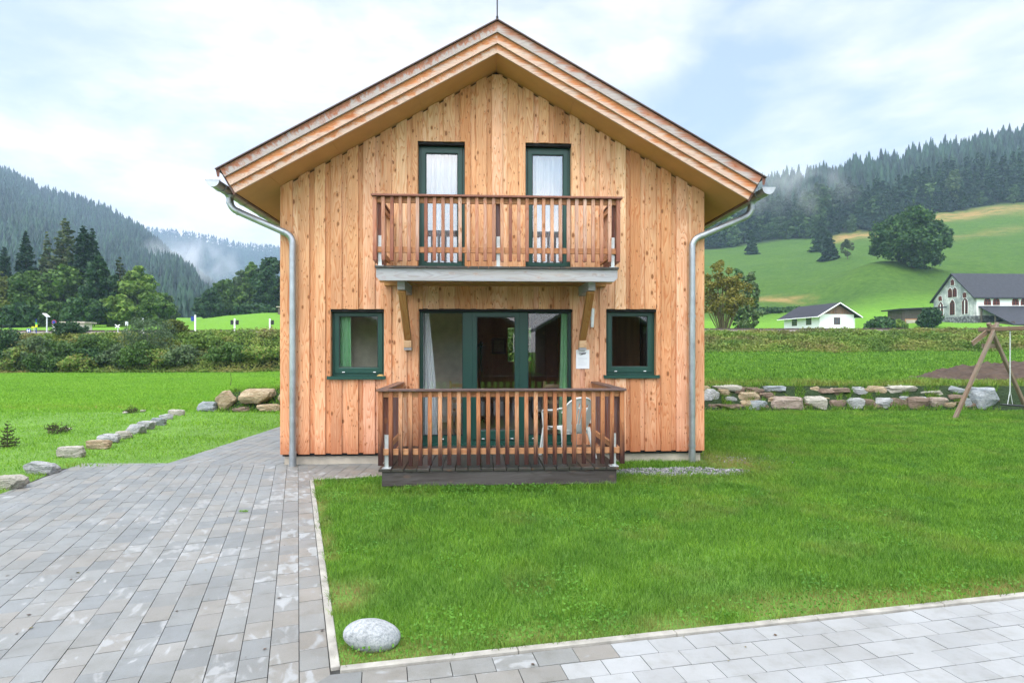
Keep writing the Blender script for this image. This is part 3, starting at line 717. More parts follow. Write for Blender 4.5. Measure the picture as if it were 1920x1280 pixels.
for o, su in ((O_LL, (613, 722.5)), (O_LR, (1132.5, 1237))):
    wo, gr = window(o, M['glass'])
    a = FP(su[0], 706, -.08).x; b = FP(su[1], 706, -.08).x; z = o[2]
    s_ = MB(); s_.box(a, b, -.085, .088, z-.012, z+.006); s_.box(a, b, -.088, -.078, z-.040, z-.0125); s_.box(a, a+.012, -.078, -.046, z-.03, z+.014); s_.box(b-.012, b, -.078, -.046, z-.03, z+.014)
    s_.build('window_sill', M['green'], wo)
    for t in (.22, .80):
        xx = o[0]+(o[1]-o[0])*t; dc = MB(); dc.box(xx-.02, xx+.02, .068, .076, z+.062, z+.074); dc.build('drain_cap', M['signwhite'], wo)
    each('reveal', M['clad'], wo, [lambda b, x=x: b.box(x-.003, x+.003, -.02, .089, o[2], o[3], ua=2) for x in (o[0]+.001, o[1]-.001)])
for o in (O_UL, O_UR):
    wo, gr = window(o, M['glass_up'], bottom=.10, name='balcony_door', side=.118, top=.145)
    each('reveal', M['clad'], wo, [lambda b, x=x: b.box(x-.003, x+.003, -.02, .089, o[2], o[3], ua=2) for x in (o[0]+.001, o[1]-.001)])
# terrace door unit: two fixed lights and a door leaf
x0, x1, z0, z1 = O_D; e = .004
X = lambda u, y=.08: FP(u, 700, y).x
Zv = lambda v, y=.08: FP(930, v, y).z
xl0, xl1, xd0, xd1, xr0, xr1 = X(792), X(867.5), X(886), X(973.5), X(990), X(1065.5)
zb, zt = Zv(815), Zv(586.5)
td = frame_mb(x0+e, x1-e, z0+e, z1-e, .085, .16, .055, zb-z0, .05)
td.box(xl1, xd0+.012, .08, .158, z0+.1, z1-.02, .5, 2); td.box(xd1-.012, xr0, .08, .158, z0+.1, z1-.02, .5, 2)
tdo = td.build('terrace_door', M['green'], house, bevel=.004)
leaf = frame_mb(xd0, xd1, z0+.075, z1-.035, .068, .15, .068, Zv(806)-z0-.075, z1-.035-Zv(594)); lo = leaf.build('door_leaf', M['green'], tdo, bevel=.006)
gk = MB()
for a, b, c, d_ in ((xl0+.03, xl1, zb, zt), (xr0, xr1-.0, zb, zt), (xd0+.068, xd1-.068, Zv(806), Zv(594))):
    f2 = frame_mb(a, b, c, d_, .077, .10, .009); gk.v += []; 
    i = len(gk.v); gk.v += f2.v; gk.f += [[k+i for k in f] for f in f2.f]; gk.uv += f2.uv; gk.r += f2.r; gk.ft += f2.ft; gk.sm += f2.sm; gk.dry += f2.dry
    gl = MB(); gl.face([(a, .088, c), (b, .088, c), (b, .088, d_), (a, .088, d_)], [(0, 0)]*4); gl.build('glass_pane', M['glass'], tdo)
gk.build('gasket', M['gasket'], tdo)
each('reveal', M['clad'], tdo, [lambda b, x=x: b.box(x-.003, x+.003, -.02, .084, z0, z1, ua=2) for x in (x0+.001, x1-.001)])
mb = MB(); mb.box(x0+.005, x1-.005, -.06, .084, z0-.03, z0+.035); mb.build('threshold', M['green'], tdo)
each('drain_cap', M['signwhite'], tdo, [lambda b, u=u: b.box(X(u)-.02, X(u)+.02, .06, .084, z0+.09, z0+.10) for u in (906, 960, 1000, 1040, 830)])
# ---- balcony
YU = -1.10
bal = MB(); a = FP(705, 515, YU); b = FP(1158, 515, YU); zb0, zb1 = FP(930, 527, YU).z, FP(930, 504, YU).z
ch = .05
poly = [(a.x+ch, zb0), (b.x-ch, zb0), (b.x, zb0+ch), (b.x, zb1), (a.x, zb1), (a.x, zb0+ch)]
bal.prism(poly, YU, YU+.06)
balc = bal.build('balcony', M['beam_grey'], house, bevel=.003)
db = MB(); n = 12; rr = random.Random(9)
xa, xb = FP(702, 500, YU-.03).x, FP(1161, 500, YU-.03).x
k = 0; x = xa
while x < xb-.02:
    x2 = min(x+.142, xb); db.box(x+.002, x2-.003, YU-.03, -.05, zb1+.002, zb1+.030, rr.random(), 1); x = x2
db.build('floor_board', M['deck'], balc)
jo = MB(); BX = (FP(765, 640, -.1).x, FP(1092, 640, -.1).x)
each('joist', M['beam_grey'], balc, [lambda b, bx=bx: b.box(bx-.052, bx+.052, -.90, -.045, 2.615, 2.755, ua=1) for bx in BX], .003)
jb = MB(); jb.box(-1.72, 1.72, -.55, -.47, 2.757, zb1-.001, ua=0); jb.build('cross_beam', M['bracket'], balc, bevel=.003); jb = MB(); jb.box(-1.72, 1.72, -.12, -.046, 2.757, zb1-.001, ua=0); jb.build('cross_beam', M['bracket'], balc, bevel=.003)
for bx in BX:
    st = MB(); st.beam((bx, -.82, 2.62), (bx, -.09, 1.93), .10, .10); st.build('bracket', M['bracket'], balc, bevel=.004)
    bk = MB(); bk.box(bx-.056, bx+.056, -.16, -.045, 1.805, 1.915); bk.build('bearing_block', M['block'], balc, bevel=.004)
    bk = MB(); bk.box(bx-.056, bx+.056, -.15, -.046, 1.765, 1.803); bk.build('bearing_shoe', M['beam_grey'], balc)
def railing(par, YF, xs, ztop, zlow, zdeck, zbb, sidey, m_bal, m_rail, m_hand, bw, prefix, hx, hy_back=-.06, hh=.028, steel=None, lowrail=None, sidestep=.12, dark_side=None):
    x0, x1 = xs[0], xs[-1]
    rr = random.Random(21)
    hb = MB()                                     # handrail with its two returns
    hb.box(hx[0], hx[1], YF-.075, YF+.055, ztop-hh, ztop, ua=0)
    hb.box(hx[0], hx[0]+.115, YF+.056, hy_back, ztop-hh, ztop-.001, ua=1); hb.box(hx[1]-.115, hx[1], YF+.056, hy_back, ztop-hh, ztop-.001, ua=1)
    hb.build('handrail', m_hand, par, bevel=.004)
    for nm, (za, zb_) in (('top_rail', (ztop-hh-.075, ztop-hh-.004)), ('bottom_rail', lowrail)):
        rb = MB(); rb.box(x0+.02, x1-.02, YF+.0, YF+.035, za, zb_, ua=0)
        for xx in (x0+.01, x1-.045): rb.box(xx, xx+.035, YF+.04, hy_back, za, zb_, ua=1)
        rb.build(nm, m_rail, par, bevel=.002)
    for i, x in enumerate(xs):
        b = MB(); r = rr.random(); ww = bw*(1.0 if 0 < i < len(xs)-1 else 1.15)
        jz = rr.uniform(-.006, .006); jt = rr.uniform(-.003, .003)
        b.beam((x+jt, YF-.024+rr.uniform(-.002, .002), zbb+jz), (x, YF-.024, ztop-hh-.002), ww, .042, up=(0, 1, 0), r=r, ft=zbb)
        b.build('baluster', m_bal, par, bevel=.003)
    y = YF+.10
    while y < sidey:
        for xx in (x0-.012, x1+.012):
            b = MB(); b.beam((xx, y, zbb), (xx, y, ztop-hh-.002), .042, bw, up=(0, 1, 0), r=rr.random(), ft=zbb); b.build('baluster', dark_side or m_bal, par, bevel=.003)
        y += sidestep
    for x in steel:
        p = MB(); p.box(x-.035, x+.035, YF+.037, YF+.107, zlow+.0, ztop-hh-.002, ua=2); p.build('post', M['post_dark'], par, bevel=.003)
        s_ = MB(); s_.box(x-.024, x+.024, YF+.028, YF+.034, zdeck+.006, zdeck+.42); s_.box(x-.055, x+.055, YF+.0, YF+.12, zdeck, zdeck+.006); s_.build('post_base', M['steel'], par)
zdk = zb1+.030
def xs_at(px, v, y): return [FP(p, v, y).x for p in px]
pu = [660+.28125*q for q in (152, 208, 267, 323, 380, 437, 493, 550, 607, 663, 720, 776, 832, 888, 944, 1000, 1056, 1112, 1167, 1222, 1277, 1333, 1388, 1443, 1498, 1552, 1607, 1663, 1718, 1775)]
zt_u = FP(930, 367, YU-.05).z
railing(balc, YU-.015, xs_at(pu, 430, YU-.04), zt_u, zdk+.10, zdk, FP(930, 490, YU-.04).z, -.1, M['rail_red'], M['rail_mid'], M['handrail_up'], .047, 'b', (FP(696, 367, YU-.06).x, FP(1167, 367, YU-.06).x),
        steel=xs_at([660+.28125*q for q in (187, 975, 1738)], 470, YU+.02), lowrail=(FP(930, 475, YU).z, FP(930, 464.5, YU).z))
# small wall lamp under the balcony
p = FP(1110, 597, -.09); mb = MB(); mb.beam((p.x, p.y, p.z-.14), (p.x+.015, p.y, p.z+.16), .045, .05, up=(0, 1, 0)); mb.box(p.x-.02, p.x+.02, p.y+.025, -.045, p.z-.03, p.z+.03)
o = mb.build('wall_lamp', M['steel'], None, bevel=.006); tag(o, 'slim grey tube lamp on the wall beside the right balcony bracket', 'lamp')
# ================================================================ terrace deck
YD = -1.84
deck = empty('terrace_deck'); tag(deck, 'low dark wooden terrace with slatted balustrade in front of the house door', 'terrace')
fb = MB(); xa, xb = FP(709, 880, YD-.02).x, FP(1161, 880, YD-.02).x; zD = FP(930, 877, YD-.02).z
nb = 19; st = (xb-xa)/nb; rr = random.Random(4)
for k in range(nb):
    ox = rr.uniform(-.002, .002); yy = YD-.02+rr.uniform(-.006, .006)
    fb.box(xa+k*st+.004+ox, xa+(k+1)*st-.004+ox, yy, -.05, zD-.036, zD+rr.uniform(-.0015, .0015), rr.random(), 1)
fb.build('floor_board', M['deck'], deck, bevel=.004)
bm_ = MB(); ba, bb = FP(716, 895, YD), FP(1156, 895, YD); bz0 = FP(930, 909, YD).z
bm_.box(ba.x, bb.x, YD, YD+.07, bz0, zD-.037, ua=0); bm_.box(ba.x, ba.x+.07, YD+.072, -.1, bz0+.01, zD-.037, ua=1); bm_.box(bb.x-.07, bb.x, YD+.072, -.1, bz0+.01, zD-.037, ua=1)
bm_.build('beam', M['deck_beam'], deck, bevel=.004)
for u in (788, 1107):
    for y in (YD+.05, -.5):
        p = FP(u, 900, YD+.05); mb = MB(); mb.box(p.x-.05, p.x+.05, y, y+.10, -.1, bz0+.005, ua=2); mb.build('foot', M['deck_beam'], deck)
pl = [660+.28125*q for q in (190, 258, 325, 390, 455, 520, 587, 650, 712, 778, 842, 907, 972, 1035, 1098, 1162, 1225, 1290, 1352, 1417, 1480, 1545, 1608, 1670, 1733, 1800)]
zt_l = FP(930, 729, YD-.06).z
railing(deck, YD-.0, xs_at(pl, 800, YD-.025), zt_l, zD+.10, zD, FP(930, 870.5, YD-.025).z, -.1, M['rail_low'], M['rail_mid'], M['handrail'], .050, 't', (FP(705, 730, YD-.07).x, FP(1175, 730, YD-.07).x),
        steel=xs_at([660+.28125*q for q in (230, 1747)], 850, YD+.03), lowrail=(FP(930, 851, YD).z, FP(930, 840, YD).z), dark_side=M['post_dark'])
# ---- plastic armchair on the terrace
def chair():
    t = empty('plastic_armchair')
    tag(t, 'white plastic garden armchair standing on the dark terrace behind the balusters', 'chair')
    # local frame: seat faces -y, back at +y
    def solid_from(fn, nu, nv, th, name, cut=None):
        bm = bmesh.new(); g = [[bm.verts.new(fn(i/nu, j/nv)) for j in range(nv+1)] for i in range(nu+1)]
        for i in range(nu):
            for j in range(nv):
                if cut and cut((i+.5)/nu, (j+.5)/nv): continue
                bm.faces.new((g[i][j], g[i+1][j], g[i+1][j+1], g[i][j+1]))
        me = bpy.data.meshes.new(name); bm.to_mesh(me); bm.free(); me.materials.append(M['plastic'])
        me.polygons.foreach_set('use_smooth', [True]*len(me.polygons))
        o = bpy.data.objects.new(name, me); C.objects.link(o); o.parent = t
        md = o.modifiers.new('s', 'SOLIDIFY'); md.thickness = th; md.offset = 0
        md = o.modifiers.new('ss', 'SUBSURF'); md.levels = 1; md.render_levels = 2
        return o
    def seat(u, v):
        x = (u-.5)*(.44-.06*v); y = -.24+v*.44
        z = .42-.03*v-.025*math.cos((u-.5)*math.pi)*math.sin(v*math.pi)-(.03 if v < .06 else 0)
        return (x, y, z)
    solid_from(seat, 12, 12, .012, 'seat')
    def back(u, v):
        a = (u-.5)*2; top = .84-.14*a*a*a*a-.06*a*a
        z = .36+(top-.36)*v; hw = .19+.06*v
        return (a*hw, .20+.14*v-.10*a*a*(.6+.4*v), z)
    def slots(u, v):
        if not .26 < v < .84: return False
        k = u*30
        return any(abs(k-c) < .6 for c in (8.5+2*(v-.5)*-1, 13.5, 16.5, 21.5+2*(v-.5)))
    solid_from(back, 30, 20, .012, 'backrest', slots)
    rim = MB(); rim.tube([Vector(back(u, 1)) for u in [i/16 for i in range(17)]], .014, 8); rim.build('back_rim', M['plastic'], t)
    for s in (-1, 1):
        pts = [Vector((s*.24, .20, .70)), Vector((s*.275, .08, .665)), Vector((s*.285, -.08, .655)), Vector((s*.28, -.20, .645)), Vector((s*.272, -.245, .61))]
        m = MB()
        for p, q in zip(pts[:-1], pts[1:]): m.beam(p, q, .055, .022)
        m.build('armrest', M['plastic'], t, bevel=.006)
        m = MB()
        for (p, q, w1) in ((Vector((s*.272, -.245, .62)), Vector((s*.25, -.25, .38)), .05), (Vector((s*.25, -.25, .39)), Vector((s*.29, -.30, 0)), .055)): m.beam(p, q, w1, .03, up=(0, 1, 0), taper=.8)
        m.build('leg', M['plastic'], t, bevel=.006)
        m = MB(); m.beam((s*.20, .17, .42), (s*.25, .29, 0), .055, .032, up=(0, 1, 0), taper=.8); m.build('leg', M['plastic'], t, bevel=.006)
    m = MB(); m.beam((-.21, -.235, .385), (.21, -.235, .385), .03, .05); m.beam((-.2, .17, .37), (.2, .17, .37), .03, .06); m.build('apron', M['plastic'], t, bevel=.004)
    return t
ch_ = chair(); p = G(1072, 866, zD); ch_.location = (p.x+.02, -1.12, zD); ch_.rotation_euler = (0, 0, R(148)+math.pi+R(62))
ch_.rotation_euler = (0, 0, R(-157))
# ---- notice, switch box, sill clutter
n0, n1 = FP(1080, 691, -.048), FP(1105, 655.5, -.048)
notice = MB(); notice.box(n0.x, n1.x, -.051, -.047, n0.z, n1.z); no = notice.build('paper_notice', M['paper'])
tag(no, 'white paper notice with a black scissors-like mark pinned beside the terrace door', 'notice')
ik = MB(); W = n1.x-n0.x; H = n1.z-n0.z
def nx(a, b): return (n0.x+W*a, -.0525, n0.z+H*b)
def ring(cxa, cza, ra, rb, rot, m_):
    pts = []
    for k in range(12):
        a = 2*math.pi*k/12; q = (ra*math.cos(a), rb*math.sin(a)); c, s = math.cos(rot), math.sin(rot)
        pts.append(Vector(nx(cxa, cza))+Vector(((q[0]*c-q[1]*s), 0, (q[0]*s+q[1]*c))))
    m_.tube(pts+[pts[0]], .0022, 5, cap=False)
ring(.30, .80, .018, .010, .2, ik); ring(.36, .74, .018, .009, -.1, ik)
for a, b, c, d_ in ((.40, .79, .72, .80), (.42, .74, .74, .83), (.38, .77, .60, .77)): ik.beam(nx(a, b), nx(c, d_), .0025, .010, up=(0, 1, 0)) ; 
for a, b, c, d_ in ((.40, .80, .74, .845), (.42, .765, .72, .79)): ik.tube([nx(a, b), nx(c, d_)], .0045, 6)
ik.build('scissors_mark', M['ink'], no)
tx = MB(); rr = random.Random(2)
for k in range(7): tx.box(nx(.16, 0)[0], nx(rr.uniform(.6, .86), 0)[0], -.0522, -.0512, nx(0, .56-k*.062)[2], nx(0, .575-k*.062)[2])
tx.build('text_lines', M['inkgrey'], no)
p = FP(1105, 788, -.05); mb = MB(); mb.box(p.x-.035, p.x+.035, -.075, -.045, p.z-.04, p.z+.04); o = mb.build('socket_box', M['plasticbox'], None, bevel=.004); tag(o, 'small cream electrical box on the boards behind the plastic chair', 'socket')
p = FP(714, 703.5, -.06); mb = MB()
mb.box(p.x-.055, p.x+.045, -.088, -.03, O_LL[2]+.008, O_LL[2]+.022); mb.box(p.x-.035, p.x+.03, -.083, -.035, O_LL[2]+.022, O_LL[2]+.034)
o = mb.build('sponge', simple('sponge_yellow', (.62, .42, .16), .9), None, bevel=.006); tag(o, 'small yellow-orange sponge lying on the right end of the left window sill', 'sponge')
# ---- curtains
def curtain(name, m, zt_, zb_, xL, xR, y, folds, amp, seed=0, lab=None):
    nx_, nz = folds*8, 14; V = []; rr = random.Random(seed); ph = [rr.uniform(0, 6) for _ in range(4)]
    for j in range(nz+1):
        t = j/nz; z = zb_+(zt_-zb_)*t; a, b = xL(t), xR(t)
        for i in range(nx_+1):
            s = i/nx_; q = s*folds*2*math.pi
            yy = y+amp*math.sin(q+.5*math.sin(q*.37+ph[0])+.3*t*math.sin(s*7+ph[1]))+amp*.5*math.sin(q*.43+ph[2])
            V.append((a+(b-a)*s+amp*.35*math.sin(q*1.7+ph[3]), yy, z))
    F = [(j*(nx_+1)+i, j*(nx_+1)+i+1, (j+1)*(nx_+1)+i+1, (j+1)*(nx_+1)+i) for j in range(nz) for i in range(nx_)]
    o = npmesh(name, V, F, m, smooth=True); tag(o, lab, 'curtain'); return o
for o, lab in ((O_UL, 'white voile curtain behind the left upper balcony door'), (O_UR, 'white voile curtain behind the right upper balcony door')):
    curtain('curtain', M['netup'], o[3], o[2]+.02, lambda t, o=o: o[0]+.05, lambda t, o=o: o[1]-.05, .27, 7, .050, seed=int(o[0]*10)+30, lab=lab)
y = .215
curtain('curtain', M['net'], Zv(584), z0+.02, lambda t: X(789, y), lambda t: X(806+14*(1-t)+3*math.sin(t*4), y), y, 5, .018, 3, 'white net curtain gathered at the left side of the terrace door')
curtain('curtain', M['gcurt'], Zv(584), z0+.02, lambda t: X(1052-6*(1-t), y), lambda t: X(1066, y), y, 3, .018, 4, 'green curtain gathered at the right side of the terrace door')
curtain('curtain', M['gcurt'], O_LL[3], O_LL[2]+.05, lambda t: X(632, y), lambda t: X(660-2*t, y), y, 4, .020, 5, 'green curtain hanging in the ground floor window left of the terrace')
# ---- what stands in the room
t = empty('dining_table', (.35, 1.95, .25)); tag(t, 'wooden dining table with dark cloth inside the glazed terrace door', 'table')
mb = MB(); mb.box(-.85, .85, -.4, .4, .72, .75, ua=0); mb.build('tabletop', M['darkwood'], t)
for sx in (-1, 1):
    for sy in (-1, 1): mb = MB(); mb.box(sx*.78-.03, sx*.78+.03, sy*.34-.03, sy*.34+.03, 0, .719, ua=2); mb.build('leg', M['intwood'], t)
def dchair(loc, rz, lab):
    t = empty('dining_chair', loc, rz); tag(t, lab, 'chair', 'chairs inside the house')
    mb = MB(); mb.box(-.2, .2, -.2, .2, .43, .46); mb.build('seat', M['block'], t)
    mb = MB()
    for sx in (-1, 1): mb.beam((sx*.18, .18, .46), (sx*.18, .26, .98), .035, .03, up=(0, 1, 0))
    for z in (.62, .76, .90): mb.beam((-.17, .19+(z-.46)*.15, z), (.17, .19+(z-.46)*.15, z), .02, .06)
    mb.build('backrest', M['block'], t)
    for sx in (-1, 1):
        for sy in (-1, 1): mb = MB(); mb.box(sx*.17-.02, sx*.17+.02, sy*.17-.02, sy*.17+.02, 0, .429, ua=2); mb.build('leg', M['block'], t)
pc = FP(1028, 735, 1.2)
dchair((pc.x, 1.15, .25), R(195), 'pale wooden chair behind the glass above the white plastic chair')
dchair((-.55, 1.35, .25), R(170), 'pale wooden chair at the left end of the indoor table')
p0, p1 = FP(922, 663, 7.92), FP(949, 634, 7.92)
pf = frame_mb(p0.x, p1.x, p0.z, p1.z, 7.90, 7.94, .06); fo = pf.build('picture_frame', M['blackmetal']); tag(fo, 'dark framed picture on the back wall inside the house', 'picture')
mb = MB(); mb.box(p0.x+.03, p1.x-.03, 7.925, 7.935, p0.z+.03, p1.z-.03); mb.build('picture', simple('picture_green', (.10, .13, .08), .6, var=.5, vscale=8), fo)
p0, p1 = FP(1000, 700, 3.6), FP(1046, 588, 3.6)
cb = empty('cabinet'); tag(cb, 'tall dark red wooden cabinet inside behind the right glass panel', 'cabinet')
mb = MB(); mb.box(p0.x, p1.x, 3.6, 4.2, .26, p1.z, ua=2); mb.build('body', M['darkwood'], cb)
for k in (0, 1):
    mb = MB(); w_ = (p1.x-p0.x)/2; mb.box(p0.x+k*w_+.02, p0.x+(k+1)*w_-.02, 3.575, 3.598, .35, p1.z-.06, ua=2); mb.build('door', M['darkwood'], cb, bevel=.006)
p = FP(902, 648, 3.4); cs = empty('coat_stand', (p.x, 3.4, .26)); tag(cs, 'dark coat stand inside behind the glass of the door leaf', 'coat stand')
mb = MB(); mb.tube([(0, 0, 0), (0, 0, p.z-.26+.1)], .018, 8); mb.build('pole', M['darkwood'], cs)
for k in range(4):
    a = k*math.pi/2+.3; mb = MB(); mb.tube([(0, 0, p.z-.3), (math.cos(a)*.12, math.sin(a)*.12, p.z-.26+.05)], .010, 6); mb.build('hook', M['darkwood'], cs)
    mb = MB(); mb.tube([(0, 0, .08), (math.cos(a)*.2, math.sin(a)*.2, 0)], .014, 6); mb.build('foot', M['darkwood'], cs)
# ================================================================ the setting
COLS = {   # photo column -> [(depth, height)] of the ground
 -900: [(0, 0), (48, 0), (49, .2), (53, 3.2), (60, 3.3), (110, 6.2), (200, 12), (300, 20), (600, 60), (900, 90)],
    0: [(0, 0), (48, 0), (49, .2), (53, 3.2), (60, 3.3), (110, 6.2), (200, 11), (300, 18), (600, 45), (900, 70)],
  350: [(0, 0), (47, 0), (48, .2), (52.5, 3.1), (60, 3.25), (110, 6.8), (160, 10.2), (300, 15), (600, 25), (900, 30)],
  390: [(0, 0), (17.9, 0), (18.6, .05), (30, 0), (47, 0), (48, .2), (52, 3.05), (60, 3.25), (110, 7.4), (160, 10.8), (300, 15), (600, 25), (900, 30)],
  430: [(0, 0), (17.4, 0), (18.0, .55), (24, .45), (34, 0), (47, 0), (48, .2), (51.5, 3.05), (60, 3.25), (110, 7.7), (160, 11), (300, 16), (600, 25), (900, 30)],
  530: [(0, 0), (17.4, 0), (18.0, .66), (26, .5), (36, 0), (46.5, 0), (47.5, .2), (51, 3.05), (60, 3.25), (110, 8.2), (160, 11.8), (300, 17), (600, 26), (900, 30)],
  950: [(0, 0), (17.35, 0), (17.95, .70), (30, .9), (45, 1.2), (50, 3.15), (60, 3.2), (110, 6.5), (150, 12), (260, 36), (350, 58), (550, 120), (700, 130), (900, 130)],
 1320: [(0, 0), (17.35, 0), (17.95, .70), (30, 1.0), (44, 1.48), (48.6, 3.16), (60, 3.2), (95, 5.0), (130, 8.0), (200, 21.9), (260, 37.3), (350, 61), (550, 128), (700, 135), (900, 130)],
 1500: [(0, 0), (17.35, 0), (17.95, .70), (30, 1.0), (44, 1.48), (48.5, 3.16), (60, 3.2), (95, 5.0), (130, 8.2), (170, 19), (230, 34.2), (300, 52), (350, 67.7), (550, 146), (700, 150), (900, 140)],
 1650: [(0, 0), (17.35, 0), (17.95, .70), (30, 1.0), (44, 1.52), (48.3, 3.16), (60, 3.2), (95, 4.8), (120, 8.0), (140, 14), (160, 21.2), (175, 26.4), (200, 31), (260, 47.5), (330, 67.5), (550, 160), (700, 170), (900, 150)],
 1780: [(0, 0), (17.35, 0), (17.95, .70), (30, 1.0), (44, 1.56), (48.1, 3.2), (60, 3.2), (95, 4.8), (120, 8.0), (150, 17.6), (165, 22.8), (200, 32.6), (260, 52.4), (330, 78), (550, 173), (700, 185), (900, 160)],
 1920: [(0, 0), (17.35, 0), (17.95, .70), (30, 1.0), (44, 1.62), (47.9, 3.25), (60, 3.3), (95, 4.9), (120, 9), (150, 16.9), (200, 33.5), (260, 54.7), (330, 84), (550, 186), (700, 200), (900, 180)],
 2600: [(0, 0), (17.35, 0), (17.95, .70), (30, 1.1), (44, 1.8), (47.6, 3.3), (60, 3.4), (95, 5.5), (150, 20), (200, 38), (330, 105), (550, 215), (900, 230)],
}
CU = sorted(COLS)
def tz_arr(u, d):
    u = np.asarray(u, float); d = np.asarray(d, float)
    Z = np.stack([np.interp(d, [p[0] for p in COLS[c]], [p[1] for p in COLS[c]]) for c in CU])
    uu = np.clip(u, CU[0], CU[-1]); k = np.clip(np.searchsorted(CU, uu)-1, 0, len(CU)-2); ca = np.array(CU, float)
    t = (uu-ca[k])/(ca[k+1]-ca[k]); t = np.where(d > 60, t*t*(3-2*t), t)
    idx = np.arange(len(np.atleast_1d(uu)))
    z = Z[k, idx]*(1-t)+Z[k+1, idx]*t
    amp = np.clip((d-60)/60, 0, 1)
    x = (u-CX)/F_PX*d
    z = z+amp*(.5*np.sin(x*.09+1.3)*np.sin(d*.07+.5)+.35*np.sin(x*.21+d*.05)+.25*np.sin(d*.19-x*.07))
    # the knoll that carries the big tree
    z = z+3.2*np.exp(-((u-1665)/95.)**2-((d-166)/11.)**2)
    am2 = np.clip((d-18)/3, 0, 1)*np.clip((60-d)/5, 0, 1)*np.where(u > 1000, 1, .3)
    z = z-.035*np.clip((17.3-d)/.3, 0, 1)
    return z+am2*.035*(np.sin(x*1.7+d*.6)+np.sin(x*.63-d*1.1))
def tz(u, d): return float(tz_arr(np.array([u]), np.array([d]))[0])
def onground(u, d):
    x, y = XY(u, d); return Vector((x, y, tz(u, d)))
def world_arr(u, d, z):
    x = (u-CX)/F_PX*d
    return np.stack([CAM.x+x*RX+d*DX, CAM.y+x*RY+d*DY, z], -1)
def terrain():
    us = np.concatenate([np.linspace(-2400, -300, 22), np.linspace(-250, 2200, 246), np.linspace(2250, 4300, 22)])
    ds = np.concatenate([[10, 13, 15.5, 17.0, 17.35, 17.55, 17.75, 17.95, 18.2], np.linspace(18.6, 60, 70), 60*np.exp(np.linspace(0.02, math.log(15), 110))])
    U, D = np.meshgrid(us, ds); U = U.ravel(); D = D.ravel()
    Z = tz_arr(U, D)
    V = world_arr(U, D, Z); nu, nd_ = len(us), len(ds)
    i = np.arange(nu-1)[None, :]+np.arange(nd_-1)[:, None]*nu; F = np.stack([i, i+1, i+1+nu, i+nu], -1).reshape(-1, 4)
    # tones of the vegetation
    lush = np.where(D < 47, 1.0, np.where(D < 60, .2, np.interp(D, [60, 125, 145], [1.0, .95, .12])))
    lush = np.where(U < 700, np.where(D > 60, 1.0, lush), lush)
    lush = np.where((U > 1000) & (D > 18) & (D < 47), .55, lush)
    dry = np.zeros_like(D)
    edge = np.interp(U, [1320, 1500, 1560, 1640, 1740, 1920, 2200], [350, 350, 340, 333, 331, 330, 325])
    dry += np.exp(-((D-(edge-16))/14.)**2)*np.interp(U, [1300, 1540, 1570, 1900, 2100], [0, 0, 1.0, .7, .4])
    dry += .9*np.exp(-((D-158-(1500-U)*.06)/3.)**2)*np.interp(U, [1380, 1410, 1500, 1540], [0, 1, 1, 0])
    dry += .35*np.exp(-((D-250-(U-1800)*.1)/9.)**2)*np.interp(U, [1700, 1750, 1900, 2000], [0, 1, .8, 0])
    dry += .7*np.interp(D, [17.8, 18.1, 19.2, 20.2], [0, 1, .6, 0])
    wood_ = np.where((D > edge) & (U > 700), 1.0, 0); wood_ = np.where((U < 700) & (D > 175), 1.0, wood_)
    wood_ = np.where((D > 47.5) & (D < 52) & (U < 700), .8, wood_)
    wood_ = np.where((D > 44.5) & (D < 48.4) & (U > 700), .5, wood_)
    face = (D > 17.2) & (D < 18.25) & (U > 380)
    dry = np.where(face, .45, dry); wood_ = np.where(face & (D < 18.0), 1.0, wood_)
    tone = np.stack([lush, np.clip(dry, 0, 1), wood_, np.ones_like(D)], -1)
    o = npmesh('hillside', V, F, M['terrain'], attrs={'tone': tone}, smooth=True); o['kind'] = 'structure'
    # flat land round the camera, out to the horizon behind it
    mb = MB(); c = [PT(u_, 658, 1) for u_ in (0,)]
    P = lambda x, d: (CAM.x+x*RX+d*DX, CAM.y+x*RY+d*DY, -.03)
    mb.face([P(-900, -900), P(900, -900), P(900, 40), P(-900, 40)], [(0, 0)]*4)
    mb.v = [tuple(v) for v in mb.v]
    o = mb.build('ground', M['terrain']); o['kind'] = 'structure'
    at = o.data.attributes.new('tone', 'FLOAT_COLOR', 'POINT'); at.data.foreach_set('color', [1, 0, 0, 1]*4)
terrain()
# ---- pavement and lawn -------------------------------------------------
K0 = G(638, 1252); K1 = G(588, 900); K2 = G(1925, 1112.5)       # lawn corner, its far left end, front kerb
dirL = (K1-K0).normalized(); dirF = (K2-K0).normalized()
E = [G(-700, 1190), G(0, 926), G(118, 877), G(309, 870), G(526, 799)]
hl = Vector((-HW-.02, 8.2, 0))
def clip(poly, a, b, keep_left=True):
    """Sutherland-Hodgman against the line a->b"""
    out = []; n = len(poly)
    sd = lambda p: ((b[0]-a[0])*(p[1]-a[1])-(b[1]-a[1])*(p[0]-a[0]))*(1 if keep_left else -1)
    for i in range(n):
        p, q = poly[i], poly[(i+1) % n]; sp, sq = sd(p), sd(q)
        if sp >= 0: out.append(p)
        if (sp > 0) != (sq > 0) and abs(sp-sq) > 1e-12:
            t = sp/(sp-sq); out.append((p[0]+(q[0]-p[0])*t, p[1]+(q[1]-p[1])*t))
    return out
def area(p): return abs(sum(p[i][0]*p[(i+1) % len(p)][1]-p[(i+1) % len(p)][0]*p[i][1] for i in range(len(p))))/2
